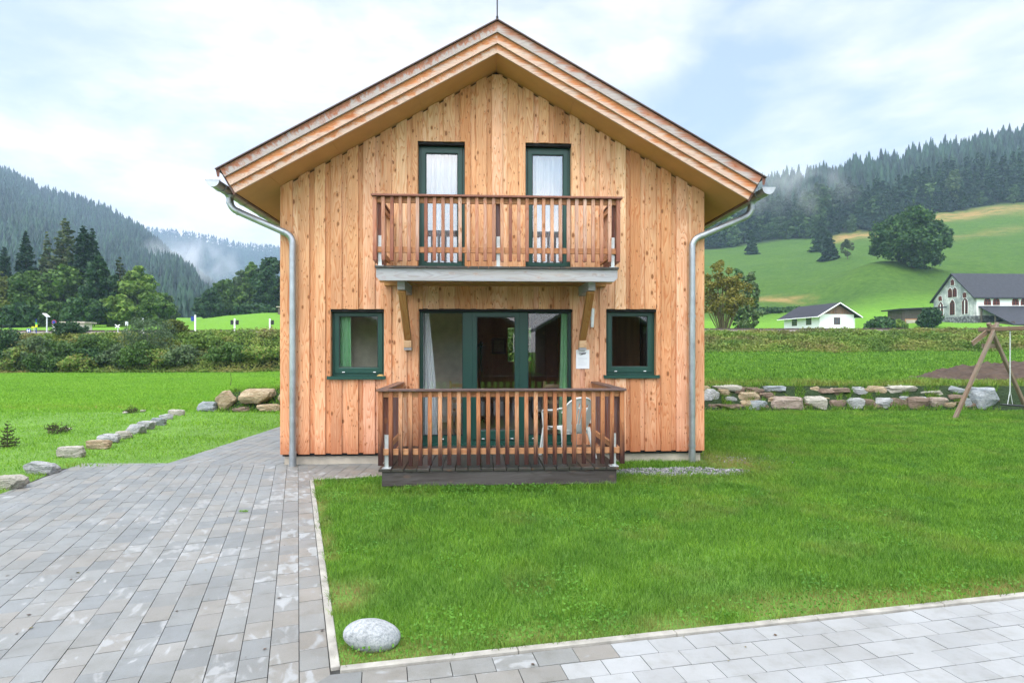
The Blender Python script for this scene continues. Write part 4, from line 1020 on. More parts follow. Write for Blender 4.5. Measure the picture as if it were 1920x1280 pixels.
def pave(mb, org, dr, planes, rng_u, rng_v, w=.16, l=.24, dryf=None, half=.5, seed=0):
    rr = random.Random(seed); dr = Vector((dr[0], dr[1])).normalized(); nv = Vector((-dr[1], dr[0])); g = .0025
    for j in range(*rng_v):
        off = (half*(j % 2)+rr.uniform(-.02, .02))*l
        for i in range(*rng_u):
            u0, u1, v0, v1 = i*l+off+g, (i+1)*l+off-g, j*w+g, (j+1)*w-g
            r = rr.random(); h = rr.uniform(-.0018, .0018); tl = rr.uniform(-.002, .002)
            poly = [(org[0]+dr[0]*a+nv[0]*b, org[1]+dr[1]*a+nv[1]*b) for a, b in ((u0, v0), (u1, v0), (u1, v1), (u0, v1))]
            for a, b, kl in planes:
                poly = clip(poly, a, b, kl)
                if len(poly) < 3: break
            if len(poly) < 3 or area(poly) < .0006: continue
            cx_ = sum(p[0] for p in poly)/len(poly); cy_ = sum(p[1] for p in poly)/len(poly)
            if cy_ < CAM.y+.9 and False: continue
            d = dryf(cx_, cy_) if dryf else 0
            top = [(p[0], p[1], h+tl*(p[0]-cx_)*4) for p in poly]
            uvs = [((p[0]-org[0])*dr[0]+(p[1]-org[1])*dr[1], (p[0]-org[0])*nv[0]+(p[1]-org[1])*nv[1]) for p in poly]
            mb.face(top, uvs, r, dry=d)
            n = len(poly)
            for k in range(n):
                a, b = top[k], top[(k+1) % n]
                mb.face([b, a, (a[0], a[1], -.012), (b[0], b[1], -.012)], [uvs[(k+1) % n], uvs[k], uvs[k], uvs[(k+1) % n]], r, dry=d)
T2 = lambda v: (v[0], v[1])
vpL = PT(558, 658, 100)-PT(CX, 658, 0); dL = Vector((vpL[0]-0, vpL[1]-0)); dL = Vector((PT(558, 658, 1)[0]-CAM.x, PT(558, 658, 1)[1]-CAM.y)).normalized()
pv = MB()
foot = G(500, 869)
def dry_left(x, y):
    u, d = ud(x, y); s = -.045
    s += .05*max(0, 1-abs((u-430)/320))+(.045 if u > 500 else 0)-.05*(d > 8.6)
    return s
edgeA, edgeB = G(0, 868), G(700, 868)                      # line where the laying direction changes
nL = Vector((-dL[1], dL[0]))
kl0 = K0-nL.to_3d()*0; 
# zone A: the yard, left of the lawn kerb
mitre = (T2(K0), (K0[0]+(-.9), K0[1]-1.0))
perp = Vector((dirF[1], -dirF[0]))                         # from the lawn towards the camera
mit = (K0[0]+dirL[0]*-1+0, K0[1]+dirL[1]*-1)
bis = (Vector((dirL[0], dirL[1]))+Vector((dirF[0], dirF[1])))*-1
mA, mB_ = T2(K0), (K0[0]+bis[0], K0[1]+bis[1])
KL = Vector((-dirL[1], dirL[0]))                            # left of the kerb
k_off = .055
ka = (K0[0]+KL[0]*k_off, K0[1]+KL[1]*k_off); kb = (K1[0]+KL[0]*k_off, K1[1]+KL[1]*k_off)
planesA = [(ka, kb, True), (mA, mB_, False), (T2(edgeA), T2(edgeB), False), (T2(E[0]), T2(E[1]), False), (T2(E[1]), T2(E[2]), False)]
pave(pv, G(561, 1280), dL, planesA, (-16, 60), (-6, 60), dryf=dry_left, seed=1)
# zone B: the strip along the house, laid at another angle
dB = Vector((E[4][0]-E[3][0], E[4][1]-E[3][1])).normalized()
planesB = [(T2(edgeA), T2(edgeB), True), (T2(E[3]), T2(E[4]), False), ((0, .02), (1, .02), False), (T2(K1), (K1[0]+.2, K1[1]+3), True) if False else (T2(E[2]), T2(E[3]), False), ((K1[0]+1.55, -3), (K1[0]+1.55, 3), True)]
pave(pv, T2(E[3]), dB, planesB, (-20, 60), (-40, 2), dryf=lambda x, y: -.02, seed=2)
planesB2 = [((0, .02), (1, .02), True), (T2(E[3]), T2(E[4]), False), ((-HW-.03, 0), (-HW-.03, 9), True)]
pave(pv, T2(E[3]), dB, planesB2, (-20, 60), (-60, 2), dryf=lambda x, y: -.09, seed=3)
# zone B3: between the change line and the far lawn edge, in front of the wall to the terrace
K1b = G(716, 893)
planesB3 = [(T2(edgeA), T2(edgeB), False), (kb, (kb[0]+dirL[0], kb[1]+dirL[1]), False), (T2(K1), T2(K1b), True), ((K1[0]+1.55, -3), (K1[0]+1.55, 3), True)]
pave(pv, T2(E[3]), dB, planesB3, (-20, 60), (-60, 2), dryf=lambda x, y: -.0, seed=4)
# zone C: the front walk
fo_ = .055; fa = (K0[0]+perp[0]*fo_, K0[1]+perp[1]*fo_); fb_ = (K2[0]+perp[0]*fo_, K2[1]+perp[1]*fo_)
planesC = [(fa, fb_, False), (mA, mB_, True)]
def dry_front(x, y):
    u, d = ud(x, y)
    return float(np.interp(u, [640, 900, 1040, 1130, 1400], [-.02, .0, .03, .30, .42])) - (.22 if (abs(u-1060) < 60 and d > 3.35) or (abs(u-1030) < 50 and d < 3.3) else 0)
pave(pv, T2(K0+Vector((perp[0], perp[1], 0))*fo_), dirF, planesC, (-14, 70), (-34, 0), dryf=dry_front, seed=5)
o = pv.build('pavement', M['paver']); o['kind'] = 'structure'
jb = MB(); PP = [G(-700, 1190), G(0, 926), G(118, 877), G(309, 870), G(526, 799), Vector((-HW, 8.2, 0)), Vector((-HW, .02, 0)), Vector((K1[0]+1.6, .02, 0)), T2(K1b)+(0,), T2(K1)+(0,)]
jb.face([(p[0], p[1], -.008) for p in PP[:2]+[(-9, -14, 0), (6.5, -14, 0)]], [(0, 0)]*4) if False else None
def flat(mb, pts, z): mb.face([(p[0], p[1], z) for p in pts], [(0, 0)]*len(pts))
flat(jb, [E[0], E[1], E[2], E[3], T2(K1)+(0,), K0], -.008)
flat(jb, [E[3], E[4], (-HW, 8.2), (-HW, .02), (K1[0]+1.55, .02), T2(K1b)+(0,), T2(K1)+(0,)], -.008)
flat(jb, [E[0], K0, K2, K2+dirF*12, K2+dirF*12+Vector((perp[0], perp[1], 0))*9, E[0]+Vector((perp[0], perp[1], 0))*9], -.0085)
o = jb.build('pavement_bed', M['joint']); o['kind'] = 'structure'
kb_ = MB()
def kerbrun(a, b, side, L=1.0, zt=.016):
    a = Vector((a[0], a[1], 0)); b = Vector((b[0], b[1], 0)); n = (b-a).length; t = (b-a)/n; s = Vector((side[0], side[1], 0)); p = 0
    while p < n-.02:
        q = min(p+L, n); rj = random.uniform(-.002, .002)
        A = a+t*(p+.002); B = a+t*(q-.002); w_ = .05
        c = [A, B, B+s*w_, A+s*w_]
        kb_.hexa([(v.x, v.y, -.05) for v in c]+[(v.x, v.y, zt+rj) for v in c], ua=0); p = q
kerbrun(K0, K1, (KL[0], KL[1])); kerbrun(K0+Vector((perp[0], perp[1], 0))*0, K2+dirF*8, (perp[0], perp[1])); kerbrun(K1, K1b, (0, .05/.05*1.0), zt=.012)
o = kb_.build('kerb', M['kerb'], bevel=.004); o['kind'] = 'structure'
lw = MB()
LAWN = [K0, K2, K2+dirF*14, G(2600, 800), G(2200, 771), G(1330, 771), Vector((HW+.05, 8, 0)), Vector((HW-.02, -.0, 0)), Vector((K1[0]+1.5, .0, 0)), K1b, K1]
flat(lw, LAWN, -.004)
LAWN_L = [E[0], E[1], E[2], E[3], E[4], G(560, 775), G(376, 772), G(-300, 772), G(-1200, 800)]
flat(lw, list(reversed(LAWN_L)), -.006)
o = lw.build('lawn', M['lawn']); o['kind'] = 'structure'
# ---- grass blades -------------------------------------------------------
def inpoly(px, py, poly):
    c = np.zeros(len(px), bool); n = len(poly)
    for i in range(n):
        x0, y0 = poly[i][0], poly[i][1]; x1, y1 = poly[(i+1) % n][0], poly[(i+1) % n][1]
        t = ((y0 > py) != (y1 > py)) & (px < (x1-x0)*(py-y0)/((y1-y0) if y1 != y0 else 1e-9)+x0); c ^= t
    return c
def vnoise(x, y, s, seed=0):
    r = np.random.default_rng(seed); g = r.random((64, 64)); X = (x/s) % 64; Y = (y/s) % 64
    i, j = X.astype(int), Y.astype(int); a, b = X-i, Y-j; a = a*a*(3-2*a); b = b*b*(3-2*b); i2, j2 = (i+1) % 64, (j+1) % 64
    return (g[i, j]*(1-a)+g[i2, j]*a)*(1-b)+(g[i, j2]*(1-a)+g[i2, j2]*a)*b
def blades(name, P, h, wd, m, dry=None, lean=.5, seed=0):
    """P (n,3) feet; two bent triangles per blade"""
    r = np.random.default_rng(seed); n = len(P); a = r.random(n)*2*np.pi; b = r.random(n)*2*np.pi
    h = h*(.55+.75*r.random(n)); ln = lean*(.2+r.random(n))*h; w2 = wd*(.6+.8*r.random(n))/2
    sx, sy = np.cos(a)*w2, np.sin(a)*w2; lx, ly = np.cos(b)*ln, np.sin(b)*ln
    V = np.empty((n, 5, 3)); V[:, 0] = P; V[:, 1] = P; V[:, 0, 0] -= sx; V[:, 0, 1] -= sy; V[:, 1, 0] += sx; V[:, 1, 1] += sy
    mid = P.copy(); mid[:, 0] += lx*.35; mid[:, 1] += ly*.35; mid[:, 2] += h*.62
    V[:, 2] = mid; V[:, 3] = mid; V[:, 2, 0] += sx*.75; V[:, 2, 1] += sy*.75; V[:, 3, 0] -= sx*.75; V[:, 3, 1] -= sy*.75
    V[:, 4] = P; V[:, 4, 0] += lx; V[:, 4, 1] += ly; V[:, 4, 2] += h
    i = np.arange(n)*5
    F = np.concatenate([np.stack([i, i+1, i+2], -1), np.stack([i, i+2, i+3], -1), np.stack([i+3, i+2, i+4], -1)])
    rn = np.repeat(r.random(n), 5); dr = np.repeat(dry if dry is not None else np.zeros(n), 5)
    o = npmesh(name, V.reshape(-1, 3), F, m, attrs={'rnd': rn, 'dry': dr}); return o
def scatter(n, dmin, dmax, umin, umax, power=2.0, seed=0):
    """points on the ground with density falling as 1/depth^power, inside the view wedge and a margin"""
    r = np.random.default_rng(seed); q = 2-power
    t = r.random(n); d = (dmin**q+t*(dmax**q-dmin**q))**(1/q) if abs(q) > 1e-6 else dmin*np.exp(t*math.log(dmax/dmin))
    u = umin+r.random(n)*(umax-umin); x = (u-CX)/F_PX*d
    return CAM.x+x*RX+d*DX, CAM.y+x*RY+d*DY, u, d
def seg_dist(x, y, a, b):
    ax, ay, bx, by = a[0], a[1], b[0], b[1]; t = np.clip(((x-ax)*(bx-ax)+(y-ay)*(by-ay))/((bx-ax)**2+(by-ay)**2), 0, 1)
    return np.hypot(x-ax-t*(bx-ax), y-ay-t*(by-ay))
def dryness(x, y):
    n1 = vnoise(x, y, .35, 3); n2 = vnoise(x, y, .09, 4)
    kf = seg_dist(x, y, K0, K2+dirF*4); kl = seg_dist(x, y, K0, K1)
    band = np.clip(1-kf/.28, 0, 1)*np.clip((n1-.22)*2.4, 0, 1)+np.clip(1-kl/.15, 0, 1)*np.clip((n1-.45)*3, 0, 1)
    p1 = G(655, 1120); band = band+.8*np.exp(-((x-p1.x)/.14)**2-((y-p1.y)/.25)**2)
    p2 = G(1590, 1128); band = band+.9*np.exp(-((x-p2.x)/.75)**2-((y-p2.y)/.14)**2)
    p3 = G(1370, 868); band = band+.6*np.exp(-((x-p3.x)/.5)**2-((y-p3.y)/.8)**2)
    return np.clip(band*(.6+1.0*n2), 0, .95)
def lawn_grass():
    x, y, u, d = scatter(820000, 3.15, 19, 560, 2050, 1.15, 11)
    k = inpoly(x, y, LAWN) & ~((x > ba.x-.05) & (x < bb.x+.05) & (y > YD+.12) & (y < .1)) & ~((np.abs(x) < HW+.04) & (y > -.06))
    k &= (seg_dist(x, y, K0, K1) > .006) & (seg_dist(x, y, K1, K1b) > .03)
    gr = G(1275, 884); k &= ~((((x-gr.x)/.95)**2+((y-gr.y)/.30)**2 < 1) & (vnoise(x, y, .06, 9) > .25))
    x, y, d, u = x[k], y[k], d[k], u[k]; dr = dryness(x, y)
    big = vnoise(x, y, .8, 5); sm = vnoise(x, y, .16, 6)
    keep = rng.random(len(x)) > dr*.35; x, y, d, dr, big, sm = x[keep], y[keep], d[keep], dr[keep], big[keep], sm[keep]
    thin = np.clip((vnoise(x+40, y+40, .55, 41)-.66)*3, 0, .22)*vnoise(x, y, .12, 42); dr = np.clip(dr+thin, 0, .95)
    h = (.026+.020*big+.028*sm)*(1-.55*dr)*np.clip(.8+.04*d, .9, 1.2)
    h *= np.where(seg_dist(x, y, (ba.x, YD+.1), (bb.x, YD+.1)) < .3, 1.7, 1.0)
    wd = np.maximum(.0026, d*.00072)
    P = np.stack([x, y, np.full_like(x, -.006)], -1)
    o = blades('grass', P, h, wd, M['grass'], dr, .75, 1); tag(o, kind='stuff'); tag(o, 'short green lawn grass between the walk, the house and the stone wall', 'grass')
    # clover and broad leaved herbs in the sward
    x, y, u, d = scatter(42000, 3.2, 11, 560, 2050, 1.2, 12)
    n = vnoise(x, y, .45, 8); kf = seg_dist(x, y, K0, K2+dirF*4)
    k = inpoly(x, y, LAWN) & (n+.35*np.exp(-kf/.25)+.5*((d > 7.2) & (d < 7.75) & (u > 700) & (u < 1180)) > .66) & ~((x > ba.x-.05) & (x < bb.x+.05) & (y > YD+.05) & (y < .1)) & (np.abs(x*0+y) > -1) & ~((np.abs(x) < HW+.04) & (y > -.06)) & (kf > .02) & (seg_dist(x, y, K0, K1) > .02)
    x, y, d = x[k], y[k], d[k]
    h = .026+.022*rng.random(len(x)); P = np.stack([x, y, h], -1)
    V, F, rn = leaf_quads(P, .008+.006*rng.random(len(x)), up=1.0, seed=5)
    o = npmesh('clover', V, F, M['clover'], attrs={'rnd': rn, 'dry': rn*0}); tag(o, kind='stuff'); tag(o, 'patches of clover and small herbs growing in the lawn', 'clover')
    # left meadow
    x, y, u, d = scatter(400000, 5.0, 48, -500, 640, 1.2, 13)
    k = ~inpoly(x, y, PAVE_L) & ~((x > -HW-.1) & (y < 9)) & ~((u > 560) & (d > 17.3) & (d < 18))
    x, y, u, d = x[k], y[k], u[k], d[k]; z = tz_arr(u, d)
    h = .045+.03*vnoise(x, y, .9, 21)+.02*vnoise(x, y, .2, 22)
    near = (seg_dist(x, y, E[1], E[2]) < .25); h = h*(1+.5*near)
    P = np.stack([x, y, z-.008], -1)
    o = blades('meadow_grass', P, h, np.maximum(.005, d*.0011), M['meadowgrass'], np.clip(near*.35*rng.random(len(x)), 0, 1), .7, 2); tag(o, kind='stuff'); tag(o, 'bright green mown meadow grass left of the house', 'grass')
    # rough grass on the raised ground behind the dry stone wall
    x, y, u, d = scatter(300000, 17.95, 46, 620, 2100, 1.1, 14)
    z = tz_arr(u, d); n = vnoise(x, y, .5, 23)
    h = .07+.09*n+.05*vnoise(x, y, .15, 24); dr = np.clip((20.0-d)*.35, 0, .6)*vnoise(x, y, .3, 25)
    k = ~((((x-SOIL[0])/3.6)**2+((y-SOIL[1])/1.6)**2 < 1)); P = np.stack([x, y, z-.01], -1)[k]
    o = blades('rough_grass', P, h[k], np.maximum(.012, d*.0013)[k], M['grass'], dr[k], .8, 3); tag(o, kind='stuff'); tag(o, 'rough uneven grass on the slope above the dry stone wall', 'grass')
PAVE_L = [E[0], E[1], E[2], E[3], E[4], Vector((-HW, 8.2, 0)), Vector((-HW, -.1, 0)), K1, K0, G(-700, 1400)]
_s = onground(1870, 20.5); SOIL = (_s.x+1.2, _s.y+.3)
def leaf_quads(P, size, up=.0, seed=0, out=None, aspect=1.0):
    """one square leaf per point, random facing (biased outwards / upwards)"""
    r = np.random.default_rng(seed); n = len(P); size = np.broadcast_to(np.asarray(size, float), (n,))
    N = r.normal(size=(n, 3)); N[:, 2] += up
    if out is not None: N += out
    N /= np.linalg.norm(N, axis=1)[:, None]+1e-9
    A = np.cross(N, r.normal(size=(n, 3))); A /= np.linalg.norm(A, axis=1)[:, None]+1e-9; B = np.cross(N, A)
    s = size[:, None]; A = A*s*aspect; B = B*s
    V = np.stack([P-A*.9-B*.15, P-A*.1+B*-.75, P+A*.95+B*.1, P+A*.05+B*.8], 1)
    return V.reshape(-1, 3), np.arange(n*4).reshape(n, 4), np.repeat(r.random(n), 4)
lawn_grass()
# tufts along the kerb edge and stones are in the blades above; loose gravel by the right corner
def gravel():
    g = G(1275, 884); r = np.random.default_rng(8); n = 2600
    a = r.random(n)*2*np.pi; q = np.sqrt(r.random(n)); x = g.x+np.cos(a)*q*1.05; y = g.y+np.sin(a)*q*.33+.05*np.sin(x*7)
    k = ~((x < HW) & (y > -.03)) & (x > bb.x+.0); x, y = x[k], y[k]; n = len(x)
    x2 = G(1385, 858).x+r.normal(size=500)*.4; y2 = G(1385, 858).y+r.normal(size=500)*.25; x = np.r_[x, x2]; y = np.r_[y, y2]; n = len(x)
    base = np.array([(1, 0, 0), (-1, 0, 0), (0, 1, 0), (0, -1, 0), (0, 0, 1), (0, 0, -1)], float)
    fc = np.array([(0, 2, 4), (2, 1, 4), (1, 3, 4), (3, 0, 4), (2, 0, 5), (1, 2, 5), (3, 1, 5), (0, 3, 5)])
    s = (.008+.016*r.random(n)**2); S = s[:, None, None]*(.6+.8*r.random((n, 6, 1)))*base[None]*np.array([1, 1, .6])
    ang = r.random(n)*6.3; c, s_ = np.cos(ang), np.sin(ang); X = S[..., 0]*c[:, None]-S[..., 1]*s_[:, None]; Y = S[..., 0]*s_[:, None]+S[..., 1]*c[:, None]
    V = np.stack([X+x[:, None], Y+y[:, None], S[..., 2]+.002], -1).reshape(-1, 3); F = (fc[None]+np.arange(n)[:, None, None]*6).reshape(-1, 3)
    m, N, L, bs = mat('gravel'); at = nd(N, 'Attribute', attribute_name='rnd'); L.new(ramp(N, L, at.outputs['Fac'], [(0, (.07, .075, .08)), (.5, (.17, .175, .185)), (1, (.34, .34, .34))]), bs.inputs['Base Color']); bs.inputs['Roughness'].default_value = .85
    o = npmesh('gravel', V, F, m, attrs={'rnd': np.repeat(r.random(n), 6)}); tag(o, 'grey gravel scattered by the right house corner', 'gravel', kind='stuff')
gravel()

def d_at(u, v, lo=62., hi=345.):
    """depth where the ground of column u first reaches picture row v"""
    d = np.arange(lo, hi, .5); vv = HOR-(tz_arr(np.full(len(d), float(u)), d)-CAM.z)/d*F_PX
    k = np.nonzero(vv <= v)[0]; return float(d[k[0]]) if len(k) else hi
# ---- stones ---------------------------------------------------------------
def stone(loc, sx, sy, sz, m, seed, rough=.13, cuts=7, flat_=.0, rz=0.0, name='stone', smooth_=False, rx=0):
    bm = bmesh.new(); bmesh.ops.create_icosphere(bm, subdivisions=4, radius=1)
    rr = random.Random(seed)
    if not smooth_:
        for v in bm.verts:                        # superellipsoid: blocky body
            c = v.co; e = .38; v.co = Vector([math.copysign(abs(q)**e, q) for q in c])
        for _ in range(cuts):
            n = Vector((rr.gauss(0, 1), rr.gauss(0, 1), rr.gauss(0, .8))).normalized(); dd = rr.uniform(.80, 1.15)
            for v in bm.verts:
                q = v.co.dot(n)-dd
                if q > 0: v.co -= n*q
    from mathutils import noise as mn
    for v in bm.verts:
        p = v.co*1.7+Vector((seed*1.3, seed*.7, 0)); q = mn.noise(p)*rough+mn.noise(p*3.1)*rough*.45+mn.noise(p*8)*rough*.2
        if smooth_: q = mn.noise(v.co*1.1+Vector((3, 1, 2)))*.10+mn.noise(v.co*6)*.008
        v.co *= 1+q
    zs = [v.co.z for v in bm.verts]; xs = [v.co.x for v in bm.verts]
    kx = 2/(max(xs)-min(xs)); kz = 2/(max(zs)-min(zs)); mz = (max(zs)+min(zs))/2; mx = (max(xs)+min(xs))/2
    for v in bm.verts: v.co = Vector(((v.co.x-mx)*kx*sx, v.co.y*kx*sy, (v.co.z-mz)*kz*sz+sz))
    if rx: bmesh.ops.rotate(bm, verts=bm.verts, cent=(0, 0, sz), matrix=Matrix.Rotation(rx, 3, 'Y'))
    me = bpy.data.meshes.new(name); bm.to_mesh(me); bm.free(); me.materials.append(m)
    me.polygons.foreach_set('use_smooth', [True]*len(me.polygons) if smooth_ else [False]*len(me.polygons))
    o = bpy.data.objects.new(name, me); C.objects.link(o); o.location = loc; o.rotation_euler = (0, 0, rz); return o
def stone_px(u0, v0, u1, v1, d, m, seed, label, depth=.8, group=None, zoff=0, rx=0, cuts=7, name='stone'):
    a = PT((u0+u1)/2, v1, d); wdt = (u1-u0)/F_PX*d; h = (v1-v0)/F_PX*d
    p = Vector((a.x, a.y, a.z+zoff))+Vector((DX, DY, 0))*wdt*.5*depth*.55
    o = stone(p, wdt/2, max(.10, wdt/2*depth), h/2+abs(zoff)/2, m, seed, rz=-TH+random.uniform(-.12, .12), rx=rx, cuts=cuts, name=name)
    tag(o, label, 'stone', group); return o
W0 = [ # stones of the wall right of the house: box in the 3.097x crop, material, label
 (48, 508, 96, 530, 'rk_tan', 'small tan stone at the top of the wall, touching the house corner'),
 (120, 503, 276, 536, 'rk_white', 'long flat cream capstone nearest the house in the wall'),
 (282, 515, 402, 542, 'rk_brown', 'thin brown slab between the cream capstone and the blue-grey capstone'),
 (412, 508, 537, 537, 'rk_blue', 'flat blue-grey capstone left of centre in the wall'),
 (542, 538, 642, 569, 'rk_tan', 'thin dark-edged tan slab below and right of the flat blue-grey capstone'),
 (680, 511, 749, 561, 'rk_tan', 'small triangular tan stone with grass on its left'),
 (773, 519, 886, 581, 'rk_pink', 'squarish pinkish-tan top stone with grey left side'),
 (900, 514, 985, 566, 'rk_grey', 'pale grey split top stone in the middle of the wall'),
 (1003, 508, 1116, 566, 'rk_tan', 'tan top stone with hanging grass right of the pale grey split one'),
 (1120, 505, 1290, 560, 'rk_white', 'large smooth light capstone, widest of the right half of the wall'),
 (1290, 529, 1461, 572, 'rk_white', 'long cream straight-edged block left of the swing frame'),
 (1474, 507, 1592, 582, 'rk_blue', 'rounded blue-grey stone right beside the left swing leg'),
 (63, 527, 146, 609, 'rk_grey', 'upright grey stone next to the house corner'),
 (147, 538, 239, 598, 'rk_white', 'boxy cream stone directly under the long cream capstone'),
 (253, 545, 388, 589, 'rk_tan', 'layered orange-brown slab above the light blue-grey base stone'),
 (386, 546, 472, 588, 'rk_brown', 'dark brown pointed stone under the flat blue-grey capstone'),
 (292, 591, 426, 652, 'rk_blue', 'light blue-grey base stone with a flat top, left part of the wall'),
 (463, 571, 632, 653, 'rk_pink', 'broad reddish-brown half buried boulder at the foot of the wall'),
 (655, 569, 772, 647, 'rk_white', 'sloping pale stone with a sharp top at the foot of the wall'),
 (728, 574, 792, 606, 'rk_tan', 'small tan wedge stone tucked beside the sloping pale stone'),
 (900, 579, 987, 650, 'rk_grey', 'rounded grey base stone below the pale grey split top stone'),
 (1058, 577, 1163, 646, 'rk_grey', 'flat-faced grey square base stone with grass on both sides'),
 (1248, 573, 1362, 650, 'rk_brown', 'domed grey-brown base boulder below the large light capstone'),
 (1384, 575, 1472, 642, 'rk_pink', 'pinkish rounded base stone below the long cream block'),
 (1566, 578, 1612, 642, 'rk_blue', 'narrow blue-grey stone between the swing leg and the tall weeds'),
 (1638, 519, 1772, 653, 'rk_blue', 'biggest blue-grey boulder at the right end of the wall behind the swing seat'),
 (800, 590, 895, 652, 'rk_brown', 'dark weedy base stone left of the rounded grey base stone'),
 (985, 585, 1050, 650, 'rk_brown', 'small dark stone sunk in the grass between the two grey base stones'),
 (105, 612, 290, 655, 'rk_brown', 'mossy dark stone sunk at the wall foot under the boxy cream stone'),
 (1165, 580, 1246, 648, 'rk_brown', 'weed-covered dark stone left of the domed grey-brown boulder'),
]
for k, (a, b, c, d_, mm, lab) in enumerate(W0):
    s = .3229; dd = 17.45+(.12 if b < 545 else .05 if b < 565 else 0.0)+.3*(d_ < 605)
    dd = 17.9 if b < 545 and d_ < 600 else 17.72 if d_ < 612 else 17.5
    if 'biggest' in lab: dd = 17.5
    ww = (c-a)*.05+3; stone_px(1300+(a-ww)*s, 560+(b-4)*s, 1300+(c+ww)*s, 560+(d_+3)*s, dd, M[mm], 100+k, lab, group='stones of the dry stone wall right of the house')
rr = random.Random(77)
for k in range(34):
    u = 1322+k*16.2+rr.uniform(-5, 5); v = rr.choice((738, 752, 764))+rr.uniform(-3, 3); w_ = rr.uniform(9, 17); h_ = rr.uniform(7, 12)
    stone_px(u-w_, v-h_, u+w_, v+2, 17.78 if v < 745 else 17.62 if v < 758 else 17.5, M[rr.choice(('rk_brown', 'rk_tan', 'rk_grey', 'rk_brown'))], 800+k, 'small dull stone wedged between the big stones of the right dry stone wall', group='filling stones of the dry stone wall', name='stone')
for k in range(30):
    u = 1090+(k % 15)*15.5+rr.uniform(-4, 4); v = (742, 763)[k//15]+rr.uniform(-3, 3); w_ = rr.uniform(9, 15); h_ = rr.uniform(14, 20)
    stone_px(u-w_, v-h_, u+w_, v+2, 17.72 if v < 750 else 17.5, M[rr.choice(('rk_grey', 'rk_tan', 'rk_white', 'rk_brown'))], 860+k, 'stone of the dry stone wall where it runs on behind the house', group='wall stones hidden behind the house', name='stone')
W1 = [ # boulders edging the yard on the left, near to far: crop 3.43x
 (-60, 712, 166, 808, 'rk_white', 'flat cream boulder with ragged side, nearest at the left picture edge'),
 (138, 631, 361, 712, 'rk_grey', 'grey and pinkish streaked boulder, second from the left picture edge'),
 (357, 527, 542, 606, 'rk_white', 'cream and grey boulder standing alone where the grey row begins'),
 (545, 487, 705, 552, 'rk_tan', 'brown ribbed slanting stone, first of the grey row in the lawn'),
 (612, 450, 765, 514, 'rk_grey', 'light slab leaning on the brown ribbed stone'),
 (738, 430, 842, 487, 'rk_white', 'small pale slab between two larger grey ones in the lawn row'),
 (798, 387, 932, 457, 'rk_grey', 'large whitish-grey block in the middle of the lawn row'),
 (868, 366, 992, 428, 'rk_grey', 'grey flat stone overlapping the large whitish block from behind'),
 (962, 345, 1062, 402, 'rk_blue', 'dark-sided grey stone in the far half of the lawn row'),
 (1018, 326, 1104, 362, 'rk_grey', 'small grey slab just before the farthest stone of the row'),
 (1072, 295, 1182, 338, 'rk_white', 'farthest pale stone of the lawn row, flat on top'),
]
for k, (a, b, c, d_, mm, lab) in enumerate(W1):
    s = .2917; v1 = 680+d_*s; dd = 1.75*F_PX/(v1-HOR)
    stone_px(a*s+(c-a)*s*.04, 680+(b+(d_-b)*.12)*s, c*s-(c-a)*s*.04, v1, dd, M[mm], 200+k, lab, depth=.5, group='boulders edging the lawn on the left', zoff=-.03)
W2 = [
 (1262, 250, 1390, 328, 'rk_blue', 'blue-grey wedge stone at the left end of the grassy bank', 0, 17.5),
 (1388, 188, 1500, 295, 'rk_tan', 'tilted ribbed tan stone between the wedge and the big block', -.75, 17.7),
 (1533, 168, 1748, 264, 'rk_tan', 'big layered golden-brown block in the grassy bank left of the house', 0, 17.85),
 (1485, 284, 1606, 322, 'rk_brown', 'brown stone under the left end of the golden-brown block', 0, 17.5),
 (1642, 266, 1802, 316, 'rk_tan', 'tan stone under the right end of the golden-brown block', 0, 17.5),
 (1786, 195, 1900, 268, 'rk_tan', 'reddish tan stone half hidden by the left house corner', 0, 17.8),
]
for k, (a, b, c, d_, mm, lab, rx, dd) in enumerate(W2):
    s = .2917; dd = 17.35+(.12 if b < 200 else 0); stone_px(a*s, 680+b*s, c*s, 680+d_*s, dd, M[mm], 300+k, lab, group='stones of the grassy bank left of the house', rx=rx)
p = G(694, 1218); o = stone((p.x, p.y+.06, -.035), .168, .115, .092, M['boulder'], 5, smooth_=True, rz=.1, rx=.10, name='boulder'); tag(o, 'smooth oval speckled grey boulder on the lawn corner beside the kerb', 'boulder')
# ---- soil heap and weeds
def heap():
    r = np.random.default_rng(3); n = 70; a = np.linspace(-1, 1, n); X, Y = np.meshgrid(a, a); rr_ = np.sqrt(X**2+Y**2)
    wx = SOIL[0]+X*4.2; wy = SOIL[1]+Y*2.0
    A = wx-CAM.x; B = wy-CAM.y; D = A*DX+B*DY; U = CX+F_PX*(A*RX+B*RY)/D
    base = tz_arr(U.ravel(), D.ravel()).reshape(U.shape)
    z = base-.05+np.clip(1-rr_**2, 0, 1)*.62*(.8+.3*vnoise(wx+50, wy+50, 1.1, 3))+.16*(vnoise(wx+9, wy+9, .22, 5)-.5)*(rr_ < .95)+.10*(vnoise(wx+9, wy+9, .1, 6)-.5)*(rr_ < .95)
    V = np.stack([wx, wy, z], -1).reshape(-1, 3); i = np.arange(n-1)[None]+np.arange(n-1)[:, None]*n
    o = npmesh('soil_heap', V, np.stack([i, i+1, i+1+n, i+n], -1).reshape(-1, 4), M['soil']); tag(o, 'long heap of bare brown soil behind the swing', 'soil heap')
heap()
